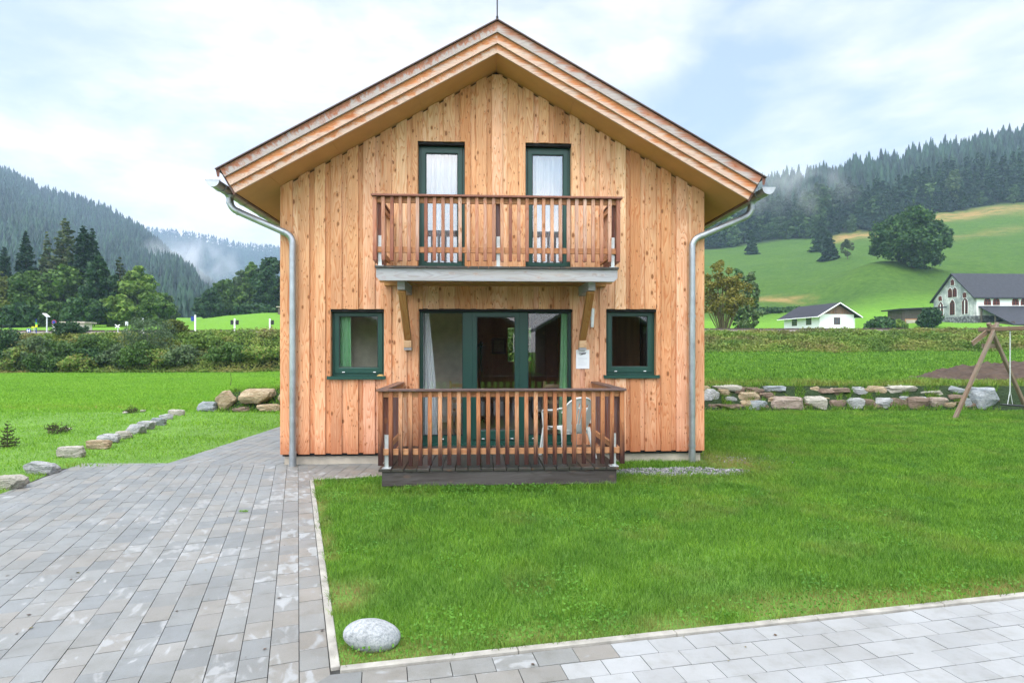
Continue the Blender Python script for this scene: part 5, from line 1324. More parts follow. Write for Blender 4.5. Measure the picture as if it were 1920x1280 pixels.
def wallweeds():
    r = np.random.default_rng(5); n = 26000
    u = np.r_[r.uniform(1318, 1880, n*3//4), r.uniform(384, 530, n//4)]; n = len(u); t = r.random(n)
    cl = vnoise(u, t*10, 9.0, 31); d = 17.30+t*.75; z = tz_arr(u, d)*(.9)+r.random(n)*.05; k = (cl > .58) | ((t > .92) & (r.random(n) < .6)) | ((t < .08) & (r.random(n) < .4))
    k &= (u > 700) | ((t > .9) & (u > 400)) | ((t < .1) & (r.random(n) < .5))
    P = world_arr(u, d, z)[k]
    o = blades('weeds', P, .07+.09*r.random(len(P)), np.full(len(P), .014), M['grass'], .35*(r.random(len(P)) > .75)*1.0, 1.1, 6); tag(o, 'grass and weeds growing out of the joints of the stone walls', 'weeds', kind='stuff')
wallweeds()
# ---- swing ---------------------------------------------------------------
def swing():
    A = G(1790, 785); B = G(1930, 779); top = (A+B)/2; top.z = 2.33
    sp = (B-A).normalized(); pr = Vector((sp.y, -sp.x, 0))      # beam runs towards the camera side
    t = empty('swing_set', top*1-Vector((0, 0, top.z))); tag(t, 'weathered timber A-frame swing with one hanging seat on chains', 'swing')
    O = t.location
    A, B, T = A-O, B-O, top-O
    for off, jj in ((0, 0), (3.1, 1)):
        q = pr*off
        mb = MB(); mb.beam(A+q, T+q+(T-A)*.07+pr*.05, .085, .085); mb.build('leg', M['swing'], t, bevel=.01)
        mb = MB(); mb.beam(B+q, T+q+(T-B)*.07-pr*.05, .085, .085); mb.build('leg', M['swing'], t, bevel=.01)
        mb = MB(); c = T+q; a = c+(A-T)*.19; b = c+(B-T)*.19; mb.beam(a-pr*.09-sp*.0, b-pr*.09, .035, .12); mb.build('tie_board', M['swing'], t)
    mb = MB(); c = T+Vector((0, 0, -.03)); mb.beam(c-sp*.55-pr*.14+Vector((0, 0, -.36)), c+sp*.25-pr*.14+Vector((0, 0, .12)), .035, .13); mb.build('brace_board', M['swing'], t, bevel=.005)
    mb = MB(); mb.beam(T-pr*.35, T+pr*3.5, .11, .11); mb.build('top_beam', M['swing'], t, bevel=.01)
    sz = .36
    for off in (.42, .86):
        mb = MB(); a = T+pr*off; s0 = Vector((a.x, a.y, sz+.38)); n = 60; pts = [a+(s0-a)*(i/n) for i in range(n+1)]
        for i, (p, q) in enumerate(zip(pts[:-1], pts[1:])):
            w_ = .014; mb.box(p.x-(w_ if i % 2 else .004), p.x+(w_ if i % 2 else .004), p.y-(.004 if i % 2 else w_), p.y+(.004 if i % 2 else w_), q.z-.004, p.z+.004)
        for s in (-1, 1): mb.tube([s0, Vector((a.x, a.y, sz+.02))+sp*s*.09], .008, 5)
        mb.build('chain', M['steel'], t)
    m_ = T+pr*.64; mb = MB(); mb.beam(Vector((m_.x, m_.y, sz))-pr*.40, Vector((m_.x, m_.y, sz))+pr*.40, .20, .03); mb.build('seat', M['blackmetal'], t, bevel=.006)
swing()
# ---- railway on its embankment ----------------------------------------------
def railway():
    us = list(range(-900, 2700, 60)); bl = MB(); prev = None
    def cen(u): return np.interp(u, [-900, 0, 350, 430, 530, 950, 1320, 1650, 1920, 2600], [56, 55.2, 54.8, 54.2, 53.4, 52.2, 50.8, 50.4, 50.1, 49.6])
    R1 = [MB(), MB()]
    for u in us:
        d = float(cen(u)); z = 3.22; row = [(d-2.0, tz(u, d-2.0)-.05), (d-1.5, z+.12), (d-1.2, z+.28), (d+1.2, z+.28), (d+2.2, z-.1)]
        pts = [Vector((*XY(u, dd), zz)) for dd, zz in row]; rl = [Vector((*XY(u, d+q), z+.36)) for q in (-.72, .72)]
        if prev:
            for k in range(4): bl.face([prev[0][k], pts[k], pts[k+1], prev[0][k+1]], [(0, 0)]*4)
            for k in (0, 1): R1[k].beam(prev[1][k], rl[k], .07, .15)
        prev = (pts, rl)
    o = bl.build('railway_ballast', M['ballast']); o['kind'] = 'structure'
    t = empty('railway_track'); tag(t, 'single railway track running along the embankment behind the house', 'railway track')
    for r_ in R1: r_.build('rail', M['railsteel'], t)
    mb = MB()
    for k in range(260):
        u = -200+k*9; d = float(cen(u)); a = Vector((*XY(u, d-1.15), 3.52)); b = Vector((*XY(u, d+1.15), 3.52)); mb.beam(a, b, .22, .05)
    o = mb.build('sleeper', M['barn_wood'], t); o['kind'] = 'stuff'
railway()
def post(u, v0, v1, lab, d=53.2, w=.11, m='signwhite', name='signal_post', cat='post', group=None):
    b = onground(u, d); t = empty(name, b); tag(t, lab, cat, group); zt = PT(u, v0, d).z-b.z
    mb = MB(); mb.tube([(0, 0, -.2), (0, 0, zt)], w/2, 8); mb.build('pole', M[m], t); return t, zt
P_ = [(366, 590, 'pale signal post with a boxy sign on its left side, left of the green mound', 'L'), (440, 597, 'pale signal post with small signal heads on both sides', 'B'),
      (506, 597, 'pale signal post with a dark signal head on its right, nearest the house', 'R'), (268, 597, 'short pale post with a small dark box at its left behind the willow bush', 'L')]
for u, v0, lab, sd_ in P_:
    t, zt = post(u, v0, 630, lab, w=.15, group='pale posts along the railway')
    mb = MB()
    for s in ((-1,) if sd_ == 'L' else (1,) if sd_ == 'R' else (-1, 1)):
        mb.box(min(s*.12, s*.34), max(s*.12, s*.34), -.06, .06, zt-.55, zt-.15); mb.box(min(s*.05, s*.13), max(s*.05, s*.13), -.02, .02, zt-.40, zt-.34)
    mb.build('signal_head', M['blackmetal'] if sd_ != 'L' or u < 300 else M['signblue'], t)
t, zt = post(88, 594, 625, 'grey mast carrying a tilted solar panel above the bushes', w=.12, m='steel', name='solar_mast', cat='mast')
mb = MB(); mb.beam((-.22, 0, zt+.30), (.12, 0, zt-.0), .5, .04); mb.build('solar_panel', M['signwhite'], t)
t, zt = post(102, 606, 628, 'thin post with a round red and blue no-stopping sign and white plate', w=.07, m='steel', name='traffic_sign', cat='road sign')
mb = MB(); mb.tube([(0, -.06, zt+.1), (0, -.03, zt+.1)], .20, 20); mb.build('sign_disc', M['signred'], t); mb = MB(); mb.tube([(0, -.075, zt+.1), (0, -.062, zt+.1)], .14, 20); mb.build('sign_face', M['signblue'], t)
mb = MB(); mb.box(-.15, .15, -.05, -.02, zt-.48, zt-.2); mb.build('plate', M['signwhite'], t)
t, zt = post(68, 598, 626, 'thin blue post with yellow and green notices at the road', w=.07, m='signblue', name='notice_post', cat='post')
mb = MB(); mb.box(-.05, .14, -.06, -.03, zt-.75, zt-.5); mb.build('notice_board', M['signyellow'], t); mb = MB(); mb.box(-.05, .12, -.06, -.03, zt-.49, zt-.32); mb.build('notice_board', M['signgreen'], t)
t, zt = post(64, 613, 626, 'low yellow arrow sign left of the blue notice post', w=.06, m='steel', name='arrow_sign', cat='road sign'); mb = MB(); mb.box(-.2, .06, -.05, -.02, zt-.08, zt+.05); mb.build('arrow_board', M['signyellow'], t)
t, zt = post(54, 620, 630, 'small blue sign with a white H at the railway', w=.06, m='steel', name='halt_sign', cat='railway sign')
mb = MB(); mb.box(-.17, .17, -.05, -.02, zt-.18, zt+.18); s_ = mb.build('sign_face', M['signblue'], t); mb = MB(); mb.box(-.11, -.06, -.062, -.051, zt-.13, zt+.13); mb.box(.06, .11, -.062, -.051, zt-.13, zt+.13); mb.box(-.059, .059, -.062, -.051, zt-.025, zt+.025); mb.build('letter', M['signwhite'], s_)
t, zt = post(221, 612, 630, 'white diagonal cross sign on a thin post at the level crossing', w=.07, m='steel', name='crossing_sign', cat='railway sign')
mb = MB(); mb.beam((-.2, -.05, zt-.10), (.2, -.05, zt+.16), .03, .07); mb.beam((-.2, -.085, zt+.16), (.2, -.085, zt-.10), .03, .07); mb.build('cross', M['signwhite'], t)
t, zt = post(238, 603, 630, 'thin grey post with a small plate right of the cross sign', w=.07, m='steel', name='signal_post'); mb = MB(); mb.box(-.13, .13, -.05, -.02, zt-.35, zt+.02); mb.build('plate', M['steel'], t)
# ---- buildings ----------------------------------------------------------------
def hutb(name, u0, u1, v0, v1, d, m, roofm, lab, dy=3.0, rz=-TH):
    a, b = onground((u0+u1)/2, d), 0; w_ = (u1-u0)/F_PX*d; zt = PT(u0, v0, d).z-a.z; t = empty(name, a, rz); tag(t, lab, 'shed')
    mb = MB(); mb.box(-w_/2, w_/2, 0, dy, -.5, zt); mb.build('wall', M[m], t)
    mb = MB(); mb.box(-w_/2-.25, w_/2+.25, -.3, dy+.3, zt+.002, zt+.16); mb.build('roof', M[roofm], t)
    mb = MB(); mb.box(w_*.12, w_*.36, -.03, .02, -.4, zt*.8); mb.build('door', M['steel'], t); return t
hutb('trackside_shed', 120, 158, 606, 630, 58, 'beige', 'concrete', 'small grey-beige flat-roofed shed behind the bushes near the solar mast', dy=1.1)
hutb('field_hut', 521, 560, 576, 600, 118, 'barn_wood', 'concrete', 'wooden field hut with a pale roof edge peeping past the house corner')
def gable_house():
    d = 97; rz = -TH-R(12); base = PT(1568, 619, d); gw = 5.6; ln = 8.2
    t = empty('white_cottage', (base.x, base.y, base.z), rz); tag(t, 'small white cottage with a dark gable roof and brown boarded gable', 'house')
    # local: gable wall faces -y, roof ridge along y?  the long wall faces left
    H = 2.62; rise = 1.75; ov = .75
    return t, H, rise, gw, ln, ov
t, H, rise, gw, ln, ov = gable_house(); gw, ln = 6.3, 9.0
def cottage(t, H, rise, gw, ln, ov):
    # front-left corner at local 0: gable wall along +x (gw), long wall runs back-left along direction g
    t.location = PT(1537, 619, 96); t.rotation_euler = (0, 0, -TH+R(11))
    mb = MB(); zb = -1.5
    mb.box(0, gw, 0, ln, zb, H); wl = mb.build('wall', M['plaster_w'], t)
    mb = MB(); mb.prism([(.05, H+.002), (gw-.05, H+.002), (gw/2, H+rise-.1)], .02, .10)
    for k in range(14): 
        x = .35+k*(gw-.7)/13; h = (1-abs(x-gw/2)/(gw/2))*(rise-.12); mb.box(x-.16, x+.16, -.012, .018, H+.004, H+max(.05, h), ua=2)
    mb.build('gable_boarding', M['gable_wood'], t)
    mb = MB(); s = rise/(gw/2); ex = .95
    for sg in (-1, 1):
        xa, xb_ = gw/2, gw/2+sg*(gw/2+ex); za, zb_ = H+rise+.12, H+rise+.12-s*(gw/2+ex)
        mb.hexa([(xa, -ov, za-.16), (xb_, -ov, zb_-.16), (xb_, ln+.5, zb_-.16), (xa, ln+.5, za-.16), (xa, -ov, za), (xb_, -ov, zb_), (xb_, ln+.5, zb_), (xa, ln+.5, za)])
    ro = mb.build('roof', M['slate2'], t)
    mb = MB()
    for sg in (-1, 1):
        xa, xb_ = gw/2, gw/2+sg*(gw/2+ex); za, zb_ = H+rise+.13, H+rise+.13-s*(gw/2+ex)
        mb.beam((xa, -ov-.03, za-.1), (xb_, -ov-.03, zb_-.1), .05, .16)
    mb.build('bargeboard', M['signwhite'], ro)
    mb = MB()
    for sg in (-1, 1):
        xb_ = gw/2+sg*(gw/2+ex+.05); zb_ = H+rise-s*(gw/2+ex); mb.tube([(xb_, -ov, zb_), (xb_, ln+.5, zb_)], .07, 6)
        xw = 0 if sg < 0 else gw; mb.tube([(xb_, -.1, zb_-.05), (xw+sg*.06, -.08, H-.6), (xw+sg*.06, -.08, zb+.8)], .045, 6)
    mb.build('gutter', M['signwhite'], t)
    def win(x, y0, w_, h, z, ax):
        if ax == 'g':
            f = frame_mb(x-w_/2, x+w_/2, z, z+h, -.05, .02, .08); f.box(x-.04, x+.04, -.045, .0, z+.08, z+h-.08); o = f.build('window', M['darkwood'], t)
            m_ = MB(); m_.box(x-w_/2+.05, x+w_/2-.05, -.02, -.005, z+.05, z+h-.05); m_.build('pane', M['pane'], o)
        else:
            m_ = MB(); m_.box(-.03, .01, y0-w_/2, y0+w_/2, z, z+h); o = m_.build('window', M['darkwood'], t)
            m_ = MB(); m_.box(-.04, -.031, y0-w_/2+.07, y0+w_/2-.07, z+.07, z+h-.07); m_.build('pane', M['pane'], o)
    win(gw*.50, 0, 1.15, 1.15, .95, 'g')
    win(0, 2.6, 1.3, 1.2, .95, 's'); win(0, 6.2, 1.3, 1.2, .95, 's')
M['pane'] = simple('window_pane_far', (.05, .06, .07), .1, spec=.8)
cottage(t, H, rise, gw, ln, ov)
def pointed(mb, x, z0, w_, h, y0, y1, off=0):
    n = 8; pts = [(x-w_/2, z0), (x+w_/2, z0)]; zs = z0+h-w_*.87
    for k in range(n+1): a = k/n*math.pi/3; pts.append((x-w_/2+math.cos(a)*w_, zs+math.sin(a)*w_))
    for k in range(1, n+1): a = math.pi/3*(1-k/n); pts.append((x+w_/2-math.cos(a)*w_, zs+math.sin(a)*w_))
    mb.prism(pts, y0, y1)
def chapel():
    phi = -TH-R(87); gw = 9.8; ln = 24; H = 5.6; rise = 4.6; zb = -3
    nearc = PT(1826, 612, 110); ax = Vector((math.cos(phi), math.sin(phi), 0))
    t = empty('old_chapel_barn', nearc-ax*gw, phi); tag(t, 'old weathered chapel-like building with pointed arch windows and a slate roof', 'building')
    mb = MB(); mb.prism([(0, 2.0), (gw, 2.0), (gw, H), (gw/2, H+rise), (0, H)], 0, .5); mb.build('gable_wall', M['church'], t)
    mb = MB(); mb.box(-.08, gw+.08, -.08, .5, zb, 1.998); mb.box(gw-.5, gw+.07, .501, ln, zb, 1.998); mb.box(-.05, .5, .501, ln, zb, 1.998); mb.build('stone_base', M['rubble'], t)
    mb = MB(); mb.box(gw-.45, gw, .502, ln, 2.0, H); mb.box(0, .45, .502, ln, 2.0, H); mb.box(.45, gw-.45, ln-.3, ln, 2.0, H); mb.build('side_wall', M['plaster_w'], t)
    mb = MB(); s = rise/(gw/2); ex = .5
    for sg in (-1, 1):
        xa, xb_ = gw/2, gw/2+sg*(gw/2+ex); za, zb_ = H+rise+.22, H+rise+.22-s*(gw/2+ex)
        mb.hexa([(xa, -.45, za-.25), (xb_, -.45, zb_-.25), (xb_, ln+.3, zb_-.25), (xa, ln+.3, za-.25), (xa, -.45, za), (xb_, -.45, zb_), (xb_, ln+.3, zb_), (xa, ln+.3, za)])
    mb.build('roof', M['slate'], t)
    def gwin(x, z, w_, h, mull):
        a = MB(); pointed(a, x, z-.07, w_+.22, h+.18, -.02, .01); fo = a.build('window', M['plaster_w'], t)
        a = MB(); pointed(a, x, z, w_, h, -.045, -.021); a.build('pane', M['dark'], fo)
        a = MB(); n = 5
        for k in range(1, n+1): zz = z+h*.85*k/(n+1); a.box(x-w_/2+.02, x+w_/2-.02, -.075, -.046, zz-.035, zz+.035)
        for xx in ([x-w_/2+.05, x, x+w_/2-.05] if not mull else [x-w_/2+.05, x-.14, x+.14, x+w_/2-.05]): a.box(xx-.04, xx+.04, -.08, -.047, z, z+h*.80)
        for sg in (-1, 1): a.beam((x+sg*(w_/2-.05), -.065, z+h*.72), (x, -.065, z+h-.06), .03, .09, up=(0, 0, 1))
        if mull: a2 = MB(); a2.box(x-.09, x+.09, -.095, -.082, z, z+h*.85); a2.build('mullion', M['plaster_w'], fo)
        a.build('tracery', M['rust'], fo)
    gwin(1.9, 2.3, 1.2, 2.9, True); gwin(4.8, 2.4, 1.2, 3.0, False); gwin(7.8, 2.4, 1.3, 3.1, True)
    gwin(1.8, 5.35, .85, 1.05, False); gwin(7.75, 5.5, .85, 1.05, False)
    gwin(4.25, 5.8, 1.0, 1.9, False); gwin(5.4, 5.8, 1.0, 1.9, False); gwin(4.85, 8.1, .8, 1.2, False)
    mb = MB(); mb.box(4.2, 5.8, -.13, -.082, .5, .85); mb.build('vent', M['dark'], t)
    # side windows, in pairs below the eaves
    for y in (2.6, 8.0, 13.4, 18.8):
        for q in (0, 1.7):
            a = MB(); pointed(a, 0, 0, 1.35, 1.6, 0, .05); f_ = a.build('window', M['rust'], t); f_.rotation_euler = (0, 0, R(90)); f_.location = (gw+.055, y+q, 3.95)
            a = MB()
            for (xx, zz) in ((-.28, .3), (.28, .3), (-.28, .72), (.28, .72), (0, 1.12)): a.box(xx-.17, xx+.17, -.02, -.001, zz-.13, zz+.13)
            a.build('pane', M['dark'], f_)
    # open lean-to on the long side
    lt = MB(); L0, L1 = .8, ln; z0_, z1_ = 3.8, .1; xo = gw+7.3
    lt.hexa([(gw+.08, L0, z0_-.18), (xo, L0, z1_-.18), (xo, L1, z1_-.18), (gw+.08, L1, z0_-.18), (gw+.08, L0, z0_), (xo, L0, z1_), (xo, L1, z1_), (gw+.08, L1, z0_)])
    lo_ = lt.build('lean_to_roof', M['slate'], t)
    a = MB()
    for xx in (gw+.4, gw+3.4, xo-.3): a.box(xx-.1, xx+.1, L0+.2, L0+.4, zb, z0_-.3-(xx-gw)*.507, ua=2)
    a.build('post', M['barn_wood'], lo_)
    a = MB(); a.box(gw+.3, xo-.2, L0+.42, L0+.5, zb, .6, ua=0); a.build('side_boarding', M['barn_wood'], lo_)
chapel()
def barnshed():
    d = 104; t = empty('timber_shed', PT(1692, 614, d), -TH); tag(t, 'low timber shed with flat dark roof between the cottage and the chapel building', 'shed')
    w_ = 6.6; mb = MB(); mb.box(0, w_, 0, 4, -2, .9); mb.build('wall', M['concrete'], t)
    mb = MB(); mb.box(-.05, w_, -.06, 4, .902, 3.1, ua=2)
    mb.build('boarding', M['barn_wood'], t)
    mb = MB(); mb.hexa([(-1.0, -1, 3.05), (w_+.4, -1, 3.4), (w_+.4, 4.4, 3.4), (-1, 4.4, 3.05), (-1.0, -1, 3.25), (w_+.4, -1, 3.6), (w_+.4, 4.4, 3.6), (-1, 4.4, 3.25)]); mb.build('roof', M['slate2'], t)
    f = frame_mb(.4, 2.5, -.4, 1.5, -.14, -.07, .14); fo = f.build('door', M['rail_mid'], t); mb = MB(); mb.box(.5, 2.4, -.11, -.08, -.3, 1.4); mb.build('door_panel', M['concrete'], fo)
barnshed()
# chalets of the same site behind the camera, seen only mirrored in the panes
def opposite(x, y, rz, lab):
    t = empty('opposite_chalet', (x, y, 0), rz); tag(t, lab, 'house', 'chalets across the way'); w_ = 3.6
    mb = MB(); mb.prism([(-w_, 0), (w_, 0), (w_, 3.6), (0, 5.7), (-w_, 3.6)], 0, 8); mb.build('wall', M['darkwood'], t)
    mb = MB()
    for s in (-1, 1): mb.hexa([(0, -.8, 5.72), (s*4.4, -.8, 3.16), (s*4.4, 8.8, 3.16), (0, 8.8, 5.72), (0, -.8, 5.95), (s*4.4, -.8, 3.4), (s*4.4, 8.8, 3.4), (0, 8.8, 5.95)])
    mb.build('roof', M['zinc'], t)
    mb = MB(); mb.box(-1.4, 1.4, -.04, -.001, .2, 2.4); mb.build('door', M['green'], t)
for x, y, q in ((-11, -33, 'leftmost'), (-1.5, -34, 'second from the left'), (8, -33.5, 'third from the left'), (17.5, -34, 'rightmost')): opposite(x, y, math.pi, f"dark chalet across the way, mirrored in the panes, {q} of its row")

def litter():
    r = np.random.default_rng(14); n = 150
    x, y, u, d = scatter(n, 3.2, 9, 0, 1900, 1.3, 91)
    k = ~inpoly(x, y, LAWN) & ~((np.abs(x) < HW) & (y > -.1)) & ~((seg_dist(x, y, E[0], E[1]) < .3) | (x < E[2].x-.2)); x, y = x[k], y[k]
    P = np.stack([x, y, np.full_like(x, .006)], -1); V, F, rn = leaf_quads(P, .006+.012*r.random(len(x))**2, up=6, seed=9)
    m, N, L, bs = mat('litter'); at = nd(N, 'Attribute', attribute_name='rnd'); L.new(ramp(N, L, at.outputs['Fac'], [(0, (.03, .02, .015)), (.6, (.10, .06, .03)), (1, (.16, .15, .05))]), bs.inputs['Base Color'])
    o = npmesh('leaf_litter', V, F, m, attrs={'rnd': rn}); tag(o, 'small dry leaf bits and crumbs scattered on the paving', 'leaf litter', kind='stuff')
    # moss and grass growing in the joints and over the kerb
    q = []
    for a, b_, nn in ((K0, K1, 900), (K0, K2, 1500), (K1, K1b, 160)):
        t = r.random(nn); cl = vnoise(t*60, t*0+3, 1.0, 17)+.4*(r.random(nn)-.5); t = t[cl > .62]
        q.append(np.stack([a[0]+(b_[0]-a[0])*t+r.normal(size=len(t))*.012, a[1]+(b_[1]-a[1])*t+r.normal(size=len(t))*.012, np.full(len(t), .006)], -1))
    P = np.concatenate(q); o = blades('kerb_grass', P, np.full(len(P), .05), np.full(len(P), .004), M['grass'], .3*r.random(len(P)), 1.5, 19); tag(o, 'grass tips hanging over the lawn kerb', 'grass', kind='stuff')
    p = G(457, 959); P = np.stack([p.x+r.normal(size=60)*.03, p.y+r.normal(size=60)*.008, np.full(60, .002)], -1); o = blades('weed_tuft', P, np.full(60, .02), np.full(60, .005), M['meadowgrass'], None, 1.2, 20); tag(o, 'tiny green tuft growing in a paving joint in the middle of the yard', 'weed')
litter()

def foot_weeds():
    r = np.random.default_rng(23); n = 2600; x = r.uniform(ba.x-.1, bb.x+.15, n); y = YD-.04+r.normal(size=n)*.05; cl = vnoise(x*3+9, y*0+2, .5, 51)
    k = cl > .38; P = np.stack([x, np.minimum(y, YD+.04), np.full(n, -.005)], -1)[k]
    o = blades('tall_grass', P, .05+.09*cl[k], np.full(k.sum(), .005), M['grass'], .15*r.random(k.sum()), 1.0, 24); tag(o, 'taller grass left unmown along the foot of the terrace beam', 'grass', kind='stuff')
    n = 900; x = r.uniform(ba.x+.3, bb.x, n); y = YD-.08+r.normal(size=n)*.06; P = np.stack([x, y, .02+.07*r.random(n)], -1); P = P[vnoise(x*2, y*0+5, .4, 53) > .45]
    V, F, rn = leaf_quads(P, .010+.010*r.random(len(P)), up=.9, seed=6); o = npmesh('herbs', V, F, M['clover'], attrs={'rnd': rn, 'dry': rn*0}); tag(o, 'broad leaved herbs growing in front of the terrace beam', 'herbs', kind='stuff')
foot_weeds()
# ================================================================ vegetation
def trunk_mb(h, r0, seed, limbs=6, crown0=.35, spread=.3, lean=.02):
    rr = random.Random(seed); mb = MB(); n = 8; pts = []; x = y = 0
    for i in range(n+1):
        pts.append(Vector((x, y, -.3+(h*.92+.3)*i/n))); x += rr.uniform(-1, 1)*lean*h/n*2; y += rr.uniform(-1, 1)*lean*h/n*2
    mb.tube(pts, [r0*(1-.85*i/n)*(1.25 if i == 0 else 1) for i in range(n+1)], 7)
    for k in range(limbs):
        t = crown0+(.9-crown0)*k/max(1, limbs); i = min(n-1, int(t*n)); p = pts[i]; a = rr.uniform(0, 6.28); L = spread*h*(1.1-t*.6)
        q = p+Vector((math.cos(a)*L*.5, math.sin(a)*L*.5, L*.35)); e = p+Vector((math.cos(a)*L, math.sin(a)*L, L*.9))
        r_ = r0*(1-.8*t)*.55; mb.tube([p, q, e], [r_, r_*.7, r_*.3], 5)
    return mb
def broadleaf(h, wd, n, leaf, seed, base=.12, shape='round', clumps=110, fill=.62):
    """crown points: leaves gathered on many clumps spread through an uneven crown"""
    r = np.random.default_rng(seed); C_ = []; 
    while len(C_) < clumps:
        p = r.uniform(-1, 1, 3); q = np.linalg.norm(p)
        if q > 1 or (q < .35 and r.random() < .7): continue
        C_.append(p)
    C_ = np.array(C_); zt = (C_[:, 2]+1)/2
    if shape == 'cone': wf = np.clip(1.15-zt*.85, .12, 1)
    elif shape == 'egg': wf = np.clip(1.1-.45*zt, .3, 1)*np.clip(.6+zt*2, 0, 1)
    else: wf = np.ones_like(zt)
    az = np.arctan2(C_[:, 1], C_[:, 0]); wob = 1+.16*np.sin(az*3+seed)+.12*np.sin(az*5+zt*6+seed*2)
    cx = C_[:, 0]*wf*wob*wd/2; cy = C_[:, 1]*wf*wob*wd/2; cz = (base+(1-base)*zt)*h*(1-.05*r.random(len(zt)))
    cs = (.05+.10*r.random(clumps)**1.5)*wd*(1 if clumps > 60 else 1.5)*(.75+.35*wf)
    k = r.integers(0, clumps, n); D = r.normal(size=(n, 3)); D /= np.linalg.norm(D, axis=1)[:, None]; rad = fill+(1-fill)*r.random(n)**.6
    D2 = D.copy(); D2[:, 2] *= .72
    sub = 1+.25*np.sin(D[:, 0]*7+k)*np.sin(D[:, 1]*6+k*2)
    P = np.stack([cx[k], cy[k], cz[k]], -1)+D2*(cs[k]*rad*sub)[:, None]
    rq = np.percentile(np.hypot(P[:, 0], P[:, 1]), 96); P[:, :2] *= wd/2/rq
    z0, z1 = np.percentile(P[:, 2], 1), np.percentile(P[:, 2], 99.5); P[:, 2] = base*h*.8+(P[:, 2]-z0)*(h-base*h*.8)/(z1-z0); P[:, 2] = np.clip(P[:, 2], -.1*h*(base < .03), h*1.03)
    return leaf_quads(P, leaf*(.6+.8*r.random(n)), up=.25, seed=seed+1, out=D*1.1)
def conifer(h, wd, n, leaf, seed, base=.05, sparse=0.0, droop=.35, power=.85):
    """whorls of drooping boughs set with short needle sprays"""
    r = np.random.default_rng(seed); nw = max(8, int(h*1.7)); mr = min(.12, wd*.05); P = []; O = []
    z = base+(1-base)*np.linspace(0, 1, nw)**.95; 
    per = []
    for i, zz in enumerate(z):
        t = (zz-base)/(1-base); R_ = wd/2*(1-t)**power*(.8+.4*r.random())+mr
        nb = max(4, int(5+6*(1-t))); a0 = r.random()*6.28
        for b in range(nb):
            if r.random() < sparse: continue
            per.append((zz*h, R_*(.65+.5*r.random()), a0+b*6.283/nb+r.normal()*.18))
    per = np.array(per); wgt = per[:, 1]**1.3; k = r.choice(len(per), n, p=wgt/wgt.sum())
    s = r.random(n)**.62; R_ = per[k, 1]; az = per[k, 2]+r.normal(size=n)*.13*(1.2-s*.5)
    rad = R_*s; zz = per[k, 0]-droop*rad*s+.18*rad*(s > .8)-r.random(n)*.10*R_-.0
    P = np.stack([np.cos(az)*rad, np.sin(az)*rad, np.clip(zz, min(.1, h*.05), h)], -1)
    out = np.stack([np.cos(az)*.5, np.sin(az)*.5, np.full(n, .9)], -1)
    return leaf_quads(P, leaf*(.6+.8*r.random(n)), up=.3, seed=seed+1, out=out, aspect=1.25)
def add_tree(loc, crown, m, trunk, bark, label, cat='tree', name='tree', group=None, rz=0):
    t = empty(name, loc, rz); tag(t, label, cat, group); V, F, rn = crown
    npmesh('crown', V, F, M[m], t, attrs={'rnd': rn})
    if trunk: trunk.build('trunk', M[bark], t)
    return t
def px_tree(u, vt, wpx, d, kind, m, n, leaf, label, seed, name='tree', bark='bark', group=None, base=.1, cat='tree', lift=0, **k):
    d = d_at(u, -d) if d < 0 else d; b = onground(u, d); b.z += lift; h = PT(u, vt, d).z-b.z; wd = wpx/F_PX*d
    if kind == 'con': cr = conifer(h, wd, n, leaf, seed, base=base, **k); tr = trunk_mb(h, h*.014, seed, 0)
    else: cr = broadleaf(h, wd, n, leaf, seed, base=base, **k); tr = trunk_mb(h*.85, h*.018, seed, 7, .25, .25)
    return add_tree(b, cr, m, tr, bark, label, cat, name, group)
GL = 'trees behind the railway on the left'
